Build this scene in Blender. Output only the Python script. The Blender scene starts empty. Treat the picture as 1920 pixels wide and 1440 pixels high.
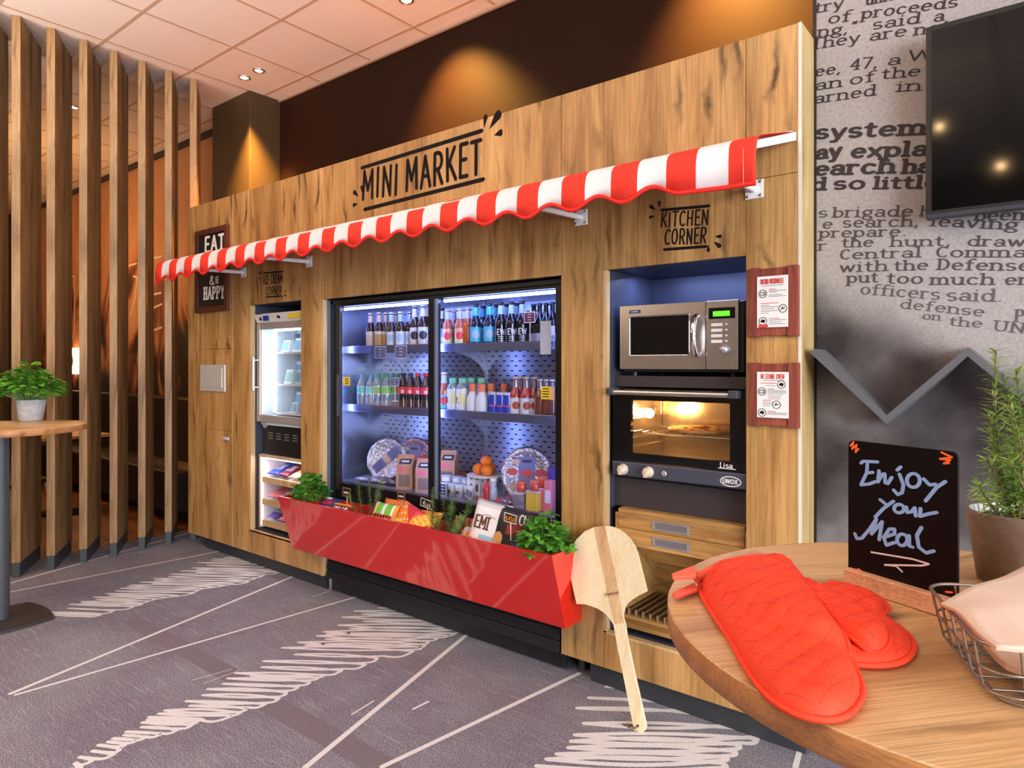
import bpy, bmesh, math, random
from mathutils import Vector, Matrix
random.seed(7)
S = bpy.context.scene
COL = S.collection
PI = math.pi

# ---------------------------------------------------------------- camera
CAMH = 1.42
cam_d = bpy.data.cameras.new('camera')
cam_d.sensor_width = 36.0
cam_d.lens = 1253.0 / 1920.0 * 36.0
cam_d.shift_y = -36.0 / 1920.0
cam_d.clip_start = 0.02
cam = bpy.data.objects.new('camera', cam_d)
COL.objects.link(cam)
cam.location = (0, 0, CAMH)
cam.rotation_euler = (PI / 2, 0, math.atan2(0.62378, 0.78160))
S.camera = cam

# ---------------------------------------------------------------- world, exposure
W = bpy.data.worlds.new('world')
S.world = W
W.use_nodes = True
W.node_tree.nodes['Background'].inputs[0].default_value = (0.95, 0.97, 1.0, 1)
W.node_tree.nodes['Background'].inputs[1].default_value = 1.7
S.view_settings.view_transform = 'Standard'
S.view_settings.look = 'None'
S.view_settings.exposure = 0.0
S.view_settings.gamma = 1.0
S.view_settings.use_curve_mapping = False
S.cycles.max_bounces = 8
S.cycles.transparent_max_bounces = 24
S.cycles.sample_clamp_indirect = 6.0
S.cycles.caustics_reflective = False
S.cycles.caustics_refractive = False


def light(name, kind, loc, energy, color, size=None, size_y=None, target=None, spot=None, blend=0.6, radius=None):
    d = bpy.data.lights.new(name, kind)
    d.energy = energy
    d.color = color
    if kind == 'AREA':
        d.shape = 'RECTANGLE'
        d.size = size
        d.size_y = size_y or size
    if kind == 'SPOT':
        d.spot_size = math.radians(spot)
        d.spot_blend = blend
    if radius is not None and kind in ('SPOT', 'POINT'):
        d.shadow_soft_size = radius
    o = bpy.data.objects.new(name, d)
    COL.objects.link(o)
    o.location = loc
    if target is not None:
        v = Vector(target) - Vector(loc)
        o.rotation_euler = v.to_track_quat('-Z', 'Y').to_euler()
    return o


WARM = (1.0, 0.62, 0.28)
WARM2 = (1.0, 0.74, 0.5)
# daylight through the tall shop windows at the right end of the room
light('window_daylight', 'AREA', (6.8, -1.9, 1.9), 1000, (0.88, 0.94, 1.0), 6.0, 3.2, target=(-2.0, 1.0, 0.9))
# warm pendant lamps hanging in the room behind the viewer
for i, (px, py) in enumerate(((-3.4, -0.8), (-5.0, -0.4), (-4.4, -2.4))):
    light('pendant_light', 'POINT', (px, py, 2.55), 16, WARM2, radius=0.18)
for px, pz in ((-.65, 3.29), (-.26, 2.91)):
    light('pendant_light', 'POINT', (px, -1.0, pz), 4, WARM, radius=0.022)
# warm fill areas out of view, added to brighten the ceiling
for px in (-4.4, -2.2):
    light('ceiling_fill', 'AREA', (px, -1.0, 2.0), 122, (1.0, 0.86, 0.75), 1.2, 0.5, target=(px, -0.75, 3.75)).data.spread = math.radians(150)

# ---------------------------------------------------------------- pixel rays (1920 x 1440) onto real planes
FW = Vector((-0.62378, 0.78160, 0))
RT = Vector((0.78160, 0.62378, 0))
UP = Vector((0, 0, 1))
EYE = Vector((0, 0, CAMH))


def ray(u, v):
    return FW * 1253.0 + RT * (u - 960.0) - UP * (v - 684.0)


def at(u, v, Y):
    d = ray(u, v)
    return EYE + d * (Y / d.y)


def onz(u, v, z=0.0):
    d = ray(u, v)
    return EYE + d * ((z - CAMH) / d.z)


# ---------------------------------------------------------------- mesh builder
class G:
    def __init__(s):
        s.v = []
        s.f = []
        s.m = []
        s.s = []

    def add(s, vs, fs, m=0, smooth=False):
        b = len(s.v)
        s.v += [tuple(v) for v in vs]
        for f in fs:
            s.f.append([b + i for i in f])
            s.m.append(m)
            s.s.append(smooth)
        return s

    def box(s, x0, x1, y0, y1, z0, z1, m=0):
        vs = [(x, y, z) for x in (x0, x1) for y in (y0, y1) for z in (z0, z1)]
        return s.add(vs, [(0, 1, 3, 2), (4, 6, 7, 5), (0, 4, 5, 1), (2, 3, 7, 6), (0, 2, 6, 4), (1, 5, 7, 3)], m)

    def hexa(s, p, m=0):
        # p: 4 bottom points, 4 top points, both counter-clockwise seen from above
        return s.add(p, [(3, 2, 1, 0), (4, 5, 6, 7), (0, 1, 5, 4), (1, 2, 6, 5), (2, 3, 7, 6), (3, 0, 4, 7)], m)

    def poly(s, pts, m=0):
        return s.add(pts, [list(range(len(pts)))], m)

    def prism(s, pts, vec, m=0, smooth=False):
        n = len(pts)
        a = [Vector(p) for p in pts]
        b = [p + Vector(vec) for p in a]
        s.add(a + b, [list(range(n))[::-1], list(range(n, 2 * n))], m)
        s.add(a + b, [(i, (i + 1) % n, n + (i + 1) % n, n + i) for i in range(n)], m, smooth)
        return s

    def tube(s, pts, r, n=8, m=0, closed=False, caps=True):
        P = [Vector(p) for p in pts]
        k = len(P)
        rr = r if isinstance(r, (list, tuple)) else [r] * k
        rings = []
        prev = None
        for i in range(k):
            if closed:
                t = P[(i + 1) % k] - P[i - 1]
            else:
                t = P[min(i + 1, k - 1)] - P[max(i - 1, 0)]
            if t.length < 1e-9:
                t = Vector((0, 0, 1))
            t.normalize()
            if prev is None:
                a = Vector((0, 0, 1)) if abs(t.z) < 0.9 else Vector((1, 0, 0))
                u = t.cross(a).normalized()
            else:
                u = (prev - t * prev.dot(t))
                u = u.normalized() if u.length > 1e-6 else t.orthogonal().normalized()
            prev = u
            w = t.cross(u)
            rings.append([P[i] + (u * math.cos(2 * PI * j / n) + w * math.sin(2 * PI * j / n)) * rr[i] for j in range(n)])
        vs = [p for ring in rings for p in ring]
        fs = []
        for i in range(k if closed else k - 1):
            i2 = (i + 1) % k
            for j in range(n):
                j2 = (j + 1) % n
                fs.append((i * n + j, i * n + j2, i2 * n + j2, i2 * n + j))
        s.add(vs, fs, m, True)
        if caps and not closed:
            s.add(rings[0], [list(range(n))[::-1]], m)
            s.add(rings[-1], [list(range(n))], m)
        return s

    def lathe(s, prof, c=(0, 0, 0), n=20, m=0, smooth=True, sx=1.0, sy=1.0):
        # prof: list of (r, z) or (r, z, mat)
        c = Vector(c)
        vs = []
        for p in prof:
            for j in range(n):
                a = 2 * PI * j / n
                vs.append(c + Vector((p[0] * math.cos(a) * sx, p[0] * math.sin(a) * sy, p[1])))
        b = len(s.v)
        s.v += [tuple(v) for v in vs]
        for i in range(len(prof) - 1):
            mm = prof[i][2] if len(prof[i]) > 2 else m
            for j in range(n):
                j2 = (j + 1) % n
                s.f.append([b + i * n + j, b + i * n + j2, b + (i + 1) * n + j2, b + (i + 1) * n + j])
                s.m.append(mm)
                s.s.append(smooth)
        return s

    def sphere(s, c, r, m=0, n=12, k=8, sz=1.0):
        prof = [(max(1e-5, r * math.sin(PI * i / k)), -r * sz * math.cos(PI * i / k)) for i in range(k + 1)]
        return s.lathe(prof, c, n, m)

    def xform(s, M, start=0):
        s.v = s.v[:start] + [tuple(M @ Vector(v)) for v in s.v[start:]]
        return s

    def ob(s, name, mats, parent=None, loc=(0, 0, 0), bevel=0.0, merge=False, wloc=None):
        """link as ONE object; vertices are given in world space, loc is the world place of the origin"""
        L = Vector(loc)
        me = bpy.data.meshes.new(name)
        me.from_pydata([tuple(Vector(v) - L) for v in s.v], [], s.f)
        if not isinstance(mats, (list, tuple)):
            mats = [mats]
        for mt in mats:
            me.materials.append(mt)
        me.polygons.foreach_set('material_index', s.m)
        me.polygons.foreach_set('use_smooth', s.s)
        me.update()
        bm = bmesh.new()
        bm.from_mesh(me)
        if merge:
            bmesh.ops.remove_doubles(bm, verts=bm.verts, dist=1e-5)
        bmesh.ops.recalc_face_normals(bm, faces=bm.faces)
        bm.to_mesh(me)
        bm.free()
        o = bpy.data.objects.new(name, me)
        COL.objects.link(o)
        if parent is not None:
            o.parent = parent
        else:
            o.location = L
        if bevel:
            md = o.modifiers.new('bevel', 'BEVEL')
            md.width = bevel
            md.segments = 2
            md.limit_method = 'ANGLE'
        return o


def thing(name, label, cat, loc=(0, 0, 0), group=None, rz=0.0):
    o = bpy.data.objects.new(name, None)
    o.empty_display_size = 0.05
    COL.objects.link(o)
    o.location = loc
    o.rotation_euler = (0, 0, rz)
    tag(o, label, cat, group)
    return o


def tag(o, label, cat, group=None):
    o['label'] = label
    o['category'] = cat
    if group:
        o['group'] = group
    return o


def struct(o):
    o['kind'] = 'structure'
    return o


def dup(root, loc, label, rz=0.0, group=None, scale=None):
    r = root.copy()
    COL.objects.link(r)
    r.location = loc
    r.rotation_euler = (0, 0, rz)
    r['label'] = label
    if group:
        r['group'] = group
    if scale is not None:
        r.scale = scale
    for ch in list(root.children):
        c = ch.copy()
        COL.objects.link(c)
        c.parent = r
        for g in list(ch.children):
            d = g.copy()
            COL.objects.link(d)
            d.parent = c
    return r


ORD = ['first', 'second', 'third', 'fourth', 'fifth', 'sixth', 'seventh', 'eighth', 'ninth', 'tenth', 'eleventh', 'twelfth',
       'thirteenth', 'fourteenth', 'fifteenth', 'sixteenth']

# ---------------------------------------------------------------- materials


def nt(name):
    m = bpy.data.materials.new(name)
    m.use_nodes = True
    t = m.node_tree
    return m, t, t.nodes, t.links, t.nodes['Principled BSDF']


def srgb(r, g, b):
    f = lambda c: ((c / 255.0) / 12.92) if c <= 10 else (((c / 255.0) + 0.055) / 1.055) ** 2.4
    return (f(r), f(g), f(b), 1.0)


def mat(name, col, rough=0.5, metal=0.0, emit=0.0, spec=0.5, var=0.0, vscale=12.0, bump=0.0, bscale=60.0, coat=0.0, alpha=None):
    m, t, N, L, B = nt(name)
    B.inputs['Base Color'].default_value = col
    B.inputs['Roughness'].default_value = rough
    B.inputs['Metallic'].default_value = metal
    B.inputs['Specular IOR Level'].default_value = spec
    B.inputs['Coat Weight'].default_value = coat
    if emit:
        B.inputs['Emission Color'].default_value = col
        B.inputs['Emission Strength'].default_value = emit
    if var or bump:
        tc = N.new('ShaderNodeTexCoord')
    if var:
        n = N.new('ShaderNodeTexNoise')
        n.inputs['Scale'].default_value = vscale
        n.inputs['Detail'].default_value = 5
        L.new(tc.outputs['Object'], n.inputs['Vector'])
        mr = N.new('ShaderNodeMapRange')
        mr.inputs['From Min'].default_value = 0.3
        mr.inputs['From Max'].default_value = 0.7
        mr.inputs['To Min'].default_value = 1 - var
        mr.inputs['To Max'].default_value = 1 + var
        L.new(n.outputs['Fac'], mr.inputs['Value'])
        mx = N.new('ShaderNodeVectorMath')
        mx.operation = 'SCALE'
        mx.inputs[0].default_value = col[:3]
        L.new(mr.outputs['Result'], mx.inputs['Scale'])
        L.new(mx.outputs['Vector'], B.inputs['Base Color'])
    if bump:
        n2 = N.new('ShaderNodeTexNoise')
        n2.inputs['Scale'].default_value = bscale
        n2.inputs['Detail'].default_value = 3
        L.new(tc.outputs['Object'], n2.inputs['Vector'])
        bp = N.new('ShaderNodeBump')
        bp.inputs['Strength'].default_value = bump
        bp.inputs['Distance'].default_value = 0.01
        L.new(n2.outputs['Fac'], bp.inputs['Height'])
        L.new(bp.outputs['Normal'], B.inputs['Normal'])
    return m


def glassy(name, tint=(1, 1, 1, 1), refl=0.06, rough=0.02, body=0.0, bodycol=(1, 1, 1, 1)):
    """thin clear sheet or small clear vessel: tinted see-through, Fresnel reflection, optional milky body"""
    m, t, N, L, B = nt(name)
    N.remove(B)
    tr = N.new('ShaderNodeBsdfTransparent')
    tr.inputs['Color'].default_value = tint
    gl = N.new('ShaderNodeBsdfGlossy')
    gl.inputs['Roughness'].default_value = rough
    gl.inputs['Color'].default_value = (1, 1, 1, 1)
    fr = N.new('ShaderNodeLayerWeight')
    fr.inputs['Blend'].default_value = 0.25
    mr = N.new('ShaderNodeMapRange')
    mr.inputs['To Min'].default_value = refl
    mr.inputs['To Max'].default_value = min(1.0, refl + (0.22 if refl < .03 else .5))
    L.new(fr.outputs['Fresnel'], mr.inputs['Value'])
    mx = N.new('ShaderNodeMixShader')
    L.new(mr.outputs['Result'], mx.inputs['Fac'])
    if body:
        df = N.new('ShaderNodeBsdfDiffuse')
        df.inputs['Color'].default_value = bodycol
        m2 = N.new('ShaderNodeMixShader')
        m2.inputs['Fac'].default_value = body
        L.new(tr.outputs[0], m2.inputs[1])
        L.new(df.outputs[0], m2.inputs[2])
        L.new(m2.outputs[0], mx.inputs[1])
    else:
        L.new(tr.outputs[0], mx.inputs[1])
    L.new(gl.outputs[0], mx.inputs[2])
    L.new(mx.outputs[0], N['Material Output'].inputs['Surface'])
    return m


def wood(name, light_c, mid_c, dark_c, axis='z', rough=0.45, plank=0.19, knots=1.0, grain=1.0, scale=1.0, rot=0.0):
    m, t, N, L, B = nt(name)
    tc = N.new('ShaderNodeTexCoord')
    mp = N.new('ShaderNodeMapping')
    k = {'x': (0.16, 1, 1), 'y': (1, 0.16, 1), 'z': (1, 1, 0.16)}[axis]
    if rot:
        tcr = N.new('ShaderNodeVectorRotate')
        tcr.rotation_type = 'Z_AXIS'
        tcr.inputs['Angle'].default_value = math.radians(rot)
        L.new(tc.outputs['Object'], tcr.inputs['Vector'])
        src = tcr.outputs[0]
    else:
        src = tc.outputs['Object']
    mp.inputs['Scale'].default_value = [c * scale for c in k]
    L.new(src, mp.inputs['Vector'])
    # broad figure
    n1 = N.new('ShaderNodeTexNoise')
    n1.inputs['Scale'].default_value = 7
    n1.inputs['Detail'].default_value = 6
    n1.inputs['Roughness'].default_value = 0.6
    n1.inputs['Distortion'].default_value = 0.8
    L.new(mp.outputs['Vector'], n1.inputs['Vector'])
    cr = N.new('ShaderNodeValToRGB')
    e = cr.color_ramp.elements
    e[0].position = 0.30
    e[0].color = dark_c
    e[1].position = 0.66
    e[1].color = light_c
    em = e.new(0.46)
    em.color = mid_c
    L.new(n1.outputs['Fac'], cr.inputs['Fac'])
    # fine pores
    mp2 = N.new('ShaderNodeMapping')
    k2 = {'x': (1.5, 60, 60), 'y': (60, 1.5, 60), 'z': (60, 60, 1.5)}[axis]
    mp2.inputs['Scale'].default_value = [c * scale for c in k2]
    L.new(src, mp2.inputs['Vector'])
    n2 = N.new('ShaderNodeTexNoise')
    n2.inputs['Scale'].default_value = 3.0
    n2.inputs['Detail'].default_value = 4
    L.new(mp2.outputs['Vector'], n2.inputs['Vector'])
    r2 = N.new('ShaderNodeMapRange')
    r2.inputs['From Min'].default_value = 0.3
    r2.inputs['From Max'].default_value = 0.6
    r2.inputs['To Min'].default_value = 1 - 0.30 * grain
    r2.inputs['To Max'].default_value = 1.06
    L.new(n2.outputs['Fac'], r2.inputs['Value'])
    v1 = N.new('ShaderNodeVectorMath')
    v1.operation = 'SCALE'
    L.new(cr.outputs['Color'], v1.inputs[0])
    L.new(r2.outputs['Result'], v1.inputs['Scale'])
    # boards of slightly different tone
    sx = N.new('ShaderNodeSeparateXYZ')
    L.new(src, sx.inputs[0])
    dv = N.new('ShaderNodeMath')
    dv.operation = 'DIVIDE'
    L.new(sx.outputs['X' if axis != 'x' else 'Z'], dv.inputs[0])
    dv.inputs[1].default_value = plank
    fl = N.new('ShaderNodeMath')
    fl.operation = 'FLOOR'
    L.new(dv.outputs[0], fl.inputs[0])
    wn = N.new('ShaderNodeTexWhiteNoise')
    wn.noise_dimensions = '1D'
    L.new(fl.outputs[0], wn.inputs['W'])
    r3 = N.new('ShaderNodeMapRange')
    r3.inputs['To Min'].default_value = 0.86
    r3.inputs['To Max'].default_value = 1.10
    L.new(wn.outputs['Value'], r3.inputs['Value'])
    v2 = N.new('ShaderNodeVectorMath')
    v2.operation = 'SCALE'
    L.new(v1.outputs['Vector'], v2.inputs[0])
    L.new(r3.outputs['Result'], v2.inputs['Scale'])
    # knots and short dark cracks
    sp = N.new('ShaderNodeSeparateXYZ')
    L.new(src, sp.inputs[0])

    def M(op, p, q, r=None):
        n = N.new('ShaderNodeMath')
        n.operation = op
        for i, v in enumerate((p, q, r)):
            if v is None:
                continue
            if isinstance(v, (int, float)):
                n.inputs[i].default_value = v
            else:
                L.new(v, n.inputs[i])
        return n.outputs[0]
    ac, lo = {'x': (('Y', 'Z'), 'X'), 'y': (('X', 'Z'), 'Y'), 'z': (('X', 'Y'), 'Z')}[axis]
    across = M('ADD', sp.outputs[ac[0]], sp.outputs[ac[1]])

    def cracks(ka, kl, share, lo_d, hi_d, wob):
        nd = N.new('ShaderNodeTexNoise')
        nd.inputs['Scale'].default_value = 9 * scale
        nd.inputs['Detail'].default_value = 3
        L.new(src, nd.inputs['Vector'])
        va = M('ADD', M('MULTIPLY', across, ka * scale), M('MULTIPLY', nd.outputs['Fac'], wob))
        cb = N.new('ShaderNodeCombineXYZ')
        L.new(va, cb.inputs[0])
        L.new(M('MULTIPLY', sp.outputs[lo], kl * scale), cb.inputs[1])
        vo = N.new('ShaderNodeTexVoronoi')
        vo.voronoi_dimensions = '2D'
        vo.inputs['Scale'].default_value = 1.0
        L.new(cb.outputs[0], vo.inputs['Vector'])
        cs = N.new('ShaderNodeSeparateXYZ')
        L.new(vo.outputs['Color'], cs.inputs[0])
        r = N.new('ShaderNodeMapRange')
        r.inputs['From Min'].default_value = lo_d
        r.inputs['From Max'].default_value = hi_d
        r.inputs['To Min'].default_value = 1.0
        r.inputs['To Max'].default_value = 0.0
        L.new(vo.outputs['Distance'], r.inputs['Value'])
        return M('MULTIPLY', M('MULTIPLY', r.outputs['Result'], M('LESS_THAN', cs.outputs['X'], share)), M('MULTIPLY_ADD', cs.outputs['Y'], .7, .3))
    r4 = N.new('ShaderNodeMath')
    r4.operation = 'MULTIPLY'
    r4.use_clamp = True
    L.new(M('ADD', cracks(16, 1.9, .42, .03, .30, 1.1), M('MULTIPLY', cracks(8, 3.2, .30, .03, .26, 1.6), .8)), r4.inputs[0])
    r4.inputs[1].default_value = .62 * knots
    mx = N.new('ShaderNodeMix')
    mx.data_type = 'RGBA'
    L.new(r4.outputs[0], mx.inputs['Factor'])
    L.new(v2.outputs['Vector'], mx.inputs['A'])
    mx.inputs['B'].default_value = [c * 0.35 for c in dark_c[:3]] + [1]
    L.new(mx.outputs['Result'], B.inputs['Base Color'])
    B.inputs['Roughness'].default_value = rough
    bp = N.new('ShaderNodeBump')
    bp.inputs['Strength'].default_value = 0.12
    bp.inputs['Distance'].default_value = 0.004
    L.new(n2.outputs['Fac'], bp.inputs['Height'])
    L.new(bp.outputs['Normal'], B.inputs['Normal'])
    return m


OAK = wood('knotty_oak', srgb(206, 162, 102), srgb(186, 140, 82), srgb(140, 98, 52), knots=1.55)
OAKH = wood('knotty_oak_horizontal', srgb(206, 162, 100), srgb(186, 140, 80), srgb(144, 100, 50), axis='x')
OAKE = wood('oak_edge', srgb(222, 190, 140), srgb(210, 176, 128), srgb(190, 150, 100), knots=0.0, plank=5)
TOPW = wood('oak_table_top', srgb(220, 184, 136), srgb(204, 164, 114), srgb(160, 118, 76), axis='x', knots=1.7, plank=9, scale=1.6, rough=0.4, rot=-50)
EDGEW = wood('oak_table_edge', srgb(196, 138, 86), srgb(176, 118, 70), srgb(140, 90, 52), axis='x', knots=0.0, plank=9, scale=2)
FINW = wood('oak_fin', srgb(182, 148, 104), srgb(158, 122, 78), srgb(114, 80, 42), knots=0.9, plank=5)
PEELW = wood('pale_wood', srgb(252, 236, 200), srgb(246, 226, 184), srgb(236, 208, 160), knots=0.0, plank=0.07, grain=0.4, scale=1.5)
PEELD = wood('brown_strip_wood', srgb(234, 200, 154), srgb(220, 182, 134), srgb(184, 140, 98), knots=0.0, plank=5, grain=0.6, scale=1.5)
BEECH = wood('beech', srgb(236, 184, 146), srgb(224, 168, 130), srgb(200, 142, 104), axis='x', knots=0.0, plank=5, scale=2)
REDW = wood('worn_red_wood', srgb(164, 84, 62), srgb(140, 62, 46), srgb(88, 40, 30), knots=0.8, plank=0.05, scale=2, rough=0.7)
DARKW = wood('dark_floor_wood', srgb(150, 90, 44), srgb(120, 68, 32), srgb(80, 42, 20), axis='x', knots=0.3, plank=0.12)
BLACK = mat('black_satin', srgb(24, 24, 26), 0.4)
BLKGL = mat('black_gloss', srgb(10, 10, 12), 0.08, coat=0.3)
ANTHR = mat('anthracite', srgb(62, 66, 72), 0.45)
LINER = mat('dark_blue_grey_laminate', srgb(58, 62, 76), 0.4)
PLINTH = mat('plinth_grey', srgb(52, 55, 60), 0.5)
STEEL = mat('brushed_steel', srgb(205, 200, 196), 0.28, metal=1.0, var=0.05, vscale=30)
CHROME = mat('chrome', srgb(235, 235, 238), 0.08, metal=1.0)
ALU = mat('aluminium', srgb(205, 204, 206), 0.38, metal=0.8)
WHITE = mat('white_paint', srgb(238, 238, 240), 0.4)
PAPER = mat('white_paper', srgb(240, 238, 236), 0.7)
CHALK = mat('chalk_white', srgb(235, 232, 228), 0.8)
INK = mat('black_ink', srgb(30, 26, 26), 0.8, spec=.1)
REDPL = mat('red_lacquer', srgb(214, 26, 16), 0.10, spec=0.6, coat=0.8)
REDIN = mat('red_lacquer_matte', srgb(216, 34, 26), 0.45)
LEDBL = mat('led_cool', (0.30, 0.40, 1.0, 1), 0.5, emit=30.0)
LEDWH = mat('led_white', (0.80, 0.90, 1.0, 1), 0.5, emit=9.0)
GLASS = glassy('door_glass', (0.96, 0.97, 1.0, 1), 0.015)
# ---------------------------------------------------------------- stroke lettering


def A(cx, cy, rx, ry, a0, a1, n=12):
    return [(cx + rx * math.cos(math.radians(a0 + (a1 - a0) * i / n)), cy + ry * math.sin(math.radians(a0 + (a1 - a0) * i / n))) for i in range(n + 1)]


F = {}
F['a'] = (.56, [[(.08, .52)] + A(.28, .45, .19, .2, 140, 0) + [(.47, .06), (.55, 0)], A(.25, .18, .21, .18, 0, 360)])
F['b'] = (.6, [[(.08, 1), (.08, 0)], A(.32, .325, .24, .325, 0, 360)])
F['c'] = (.56, [A(.3, .325, .25, .325, 45, 315)])
F['d'] = (.62, [[(.52, 1), (.52, 0)], A(.28, .325, .24, .325, 0, 360)])
F['e'] = (.58, [[(.06, .35), (.52, .35)] + A(.29, .325, .24, .325, 5, 310)])
F['f'] = (.42, [A(.36, .82, .18, .18, 50, 180, 8) + [(.18, 0)], [(.02, .65), (.36, .65)]])
F['g'] = (.58, [A(.27, .42, .21, .23, 0, 360), [(.4, .62), (.56, .66)], [(.12, .22)] + A(.28, -.1, .25, .16, 140, 360) + A(.28, -.1, .25, .16, 0, 120)])
F['h'] = (.62, [[(.08, 1), (.08, 0)], [(.08, .4)] + A(.3, .42, .22, .23, 170, 0) + [(.52, 0)]])
F['i'] = (.26, [[(.11, .65), (.11, 0)], [(.11, .88), (.11, .9)]])
F['j'] = (.28, [[(.14, .65), (.14, -.12)] + A(.0, -.12, .14, .16, 0, -110), [(.14, .88), (.14, .9)]])
F['k'] = (.6, [[(.08, 1), (.08, 0)], [(.5, .65), (.12, .27)], [(.24, .38), (.54, 0)]])
F['l'] = (.26, [[(.11, 1), (.11, 0)]])
F['m'] = (.95, [[(.08, .65), (.08, 0)], [(.08, .4)] + A(.26, .42, .19, .23, 170, 0) + [(.45, 0)], [(.45, .4)] + A(.64, .42, .19, .23, 170, 0) + [(.83, 0)]])
F['n'] = (.62, [[(.08, .65), (.08, 0)], [(.08, .4)] + A(.3, .42, .22, .23, 170, 0) + [(.52, 0)]])
F['o'] = (.6, [A(.3, .325, .25, .325, 0, 360, 18)])
F['p'] = (.62, [[(.08, .65), (.08, -.3)], A(.32, .325, .24, .325, 0, 360)])
F['q'] = (.62, [[(.52, .65), (.52, -.3)], A(.28, .325, .24, .325, 0, 360)])
F['r'] = (.46, [[(.08, .65), (.08, 0)], [(.08, .4)] + A(.28, .42, .2, .22, 170, 55)])
F['s'] = (.5, [A(.25, .48, .19, .17, 40, 250) + A(.25, .165, .2, .165, 80, -140)])
F['t'] = (.42, [[(.17, .88), (.17, .16)] + A(.31, .16, .14, .16, 180, 300), [(.02, .65), (.36, .65)]])
F['u'] = (.62, [[(.08, .65), (.08, .24)] + A(.29, .24, .21, .24, 180, 340) + [(.52, .2)], [(.52, .65), (.52, 0)]])
F['v'] = (.56, [[(.04, .65), (.28, 0), (.52, .65)]])
F['w'] = (.82, [[(.04, .65), (.22, 0), (.4, .6), (.58, 0), (.76, .65)]])
F['x'] = (.56, [[(.05, .65), (.5, 0)], [(.5, .65), (.05, 0)]])
F['y'] = (.56, [[(.04, .65), (.28, .02)], [(.52, .65), (.2, -.28), (.06, -.28)]])
F['z'] = (.5, [[(.05, .65), (.45, .65), (.05, 0), (.45, 0)]])
F['A'] = (.62, [[(.03, 0), (.3, 1), (.57, 0)], [(.14, .36), (.47, .36)]])
F['B'] = (.58, [[(.08, 0), (.08, 1)], [(.08, 1)] + A(.28, .76, .2, .24, 90, -90) + [(.08, .52)], [(.08, .52)] + A(.3, .26, .22, .26, 90, -90) + [(.08, 0)]])
F['C'] = (.56, [A(.32, .5, .26, .5, 50, 310)])
F['D'] = (.62, [[(.08, 0), (.08, 1)], [(.08, 1), (.2, 1)] + A(.2, .5, .35, .5, 90, -90) + [(.08, 0)]])
F['E'] = (.5, [[(.44, 1), (.08, 1), (.08, 0), (.46, 0)], [(.08, .52), (.38, .52)]])
F['H'] = (.6, [[(.08, 1), (.08, 0)], [(.5, 1), (.5, 0)], [(.08, .5), (.5, .5)]])
F['I'] = (.24, [[(.1, 1), (.1, 0)]])
F['K'] = (.58, [[(.08, 1), (.08, 0)], [(.5, 1), (.1, .42)], [(.2, .55), (.54, 0)]])
F['L'] = (.48, [[(.08, 1), (.08, 0), (.44, 0)]])
F['M'] = (.76, [[(.06, 0), (.1, 1), (.37, .3), (.64, 1), (.68, 0)]])
F['N'] = (.62, [[(.08, 0), (.08, 1), (.52, 0), (.52, 1)]])
F['O'] = (.66, [A(.32, .5, .26, .5, 0, 360, 20)])
F['P'] = (.56, [[(.08, 0), (.08, 1)], [(.08, 1)] + A(.27, .74, .22, .26, 90, -90) + [(.08, .48)]])
F['R'] = (.58, [[(.08, 0), (.08, 1)], [(.08, 1)] + A(.27, .74, .22, .26, 90, -90) + [(.08, .48)], [(.26, .48), (.52, 0)]])
F['S'] = (.54, [A(.27, .75, .2, .25, 30, 260) + A(.27, .25, .22, .25, 80, -150)])
F['T'] = (.54, [[(.27, 1), (.27, 0)], [(.02, 1), (.52, 1)]])
F['U'] = (.6, [[(.08, 1), (.08, .3)] + A(.3, .3, .22, .3, 180, 360) + [(.52, 1)]])
F['V'] = (.58, [[(.03, 1), (.29, 0), (.55, 1)]])
F['W'] = (.9, [[(.03, 1), (.24, 0), (.45, .9), (.66, 0), (.87, 1)]])
F['X'] = (.58, [[(.04, 1), (.54, 0)], [(.54, 1), (.04, 0)]])
F['Y'] = (.56, [[(.03, 1), (.28, .48), (.53, 1)], [(.28, .48), (.28, 0)]])
F['&'] = (.66, [[(.6, 0), (.16, .72)] + A(.28, .82, .14, .16, 200, -60) + A(.28, .26, .24, .26, 130, 340)])
F['4'] = (.56, [[(.4, 0), (.4, 1), (.04, .32), (.54, .32)]])
F['7'] = (.52, [[(.04, 1), (.48, 1), (.2, 0)]])
F['0'] = (.56, [A(.28, .5, .22, .5, 0, 360)])
F['2'] = (.54, [A(.27, .74, .21, .26, 170, -20) + [(.06, 0), (.5, 0)]])
F['5'] = (.54, [[(.46, 1), (.12, 1), (.1, .56)] + A(.26, .3, .22, .3, 110, -140)])
F['.'] = (.22, [[(.08, .03), (.1, .03)]])
F[','] = (.22, [[(.1, .05), (.04, -.16)]])
F["'"] = (.2, [[(.1, 1), (.06, .8)]])
F['"'] = (.34, [[(.1, 1), (.06, .8)], [(.24, 1), (.2, .8)]])
F['€'] = (.6, [A(.36, .5, .24, .5, 50, 310), [(.02, .6), (.44, .6)], [(.02, .42), (.44, .42)]])
F['~'] = (2.0, [[(.1 + .12 * k, .45 + (.28 if k % 2 else -.1) * (.6 + .4 * ((k * 7) % 5) / 4)) for k in range(15)]])
F[' '] = (.34, [])


PENC = [0]


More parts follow.
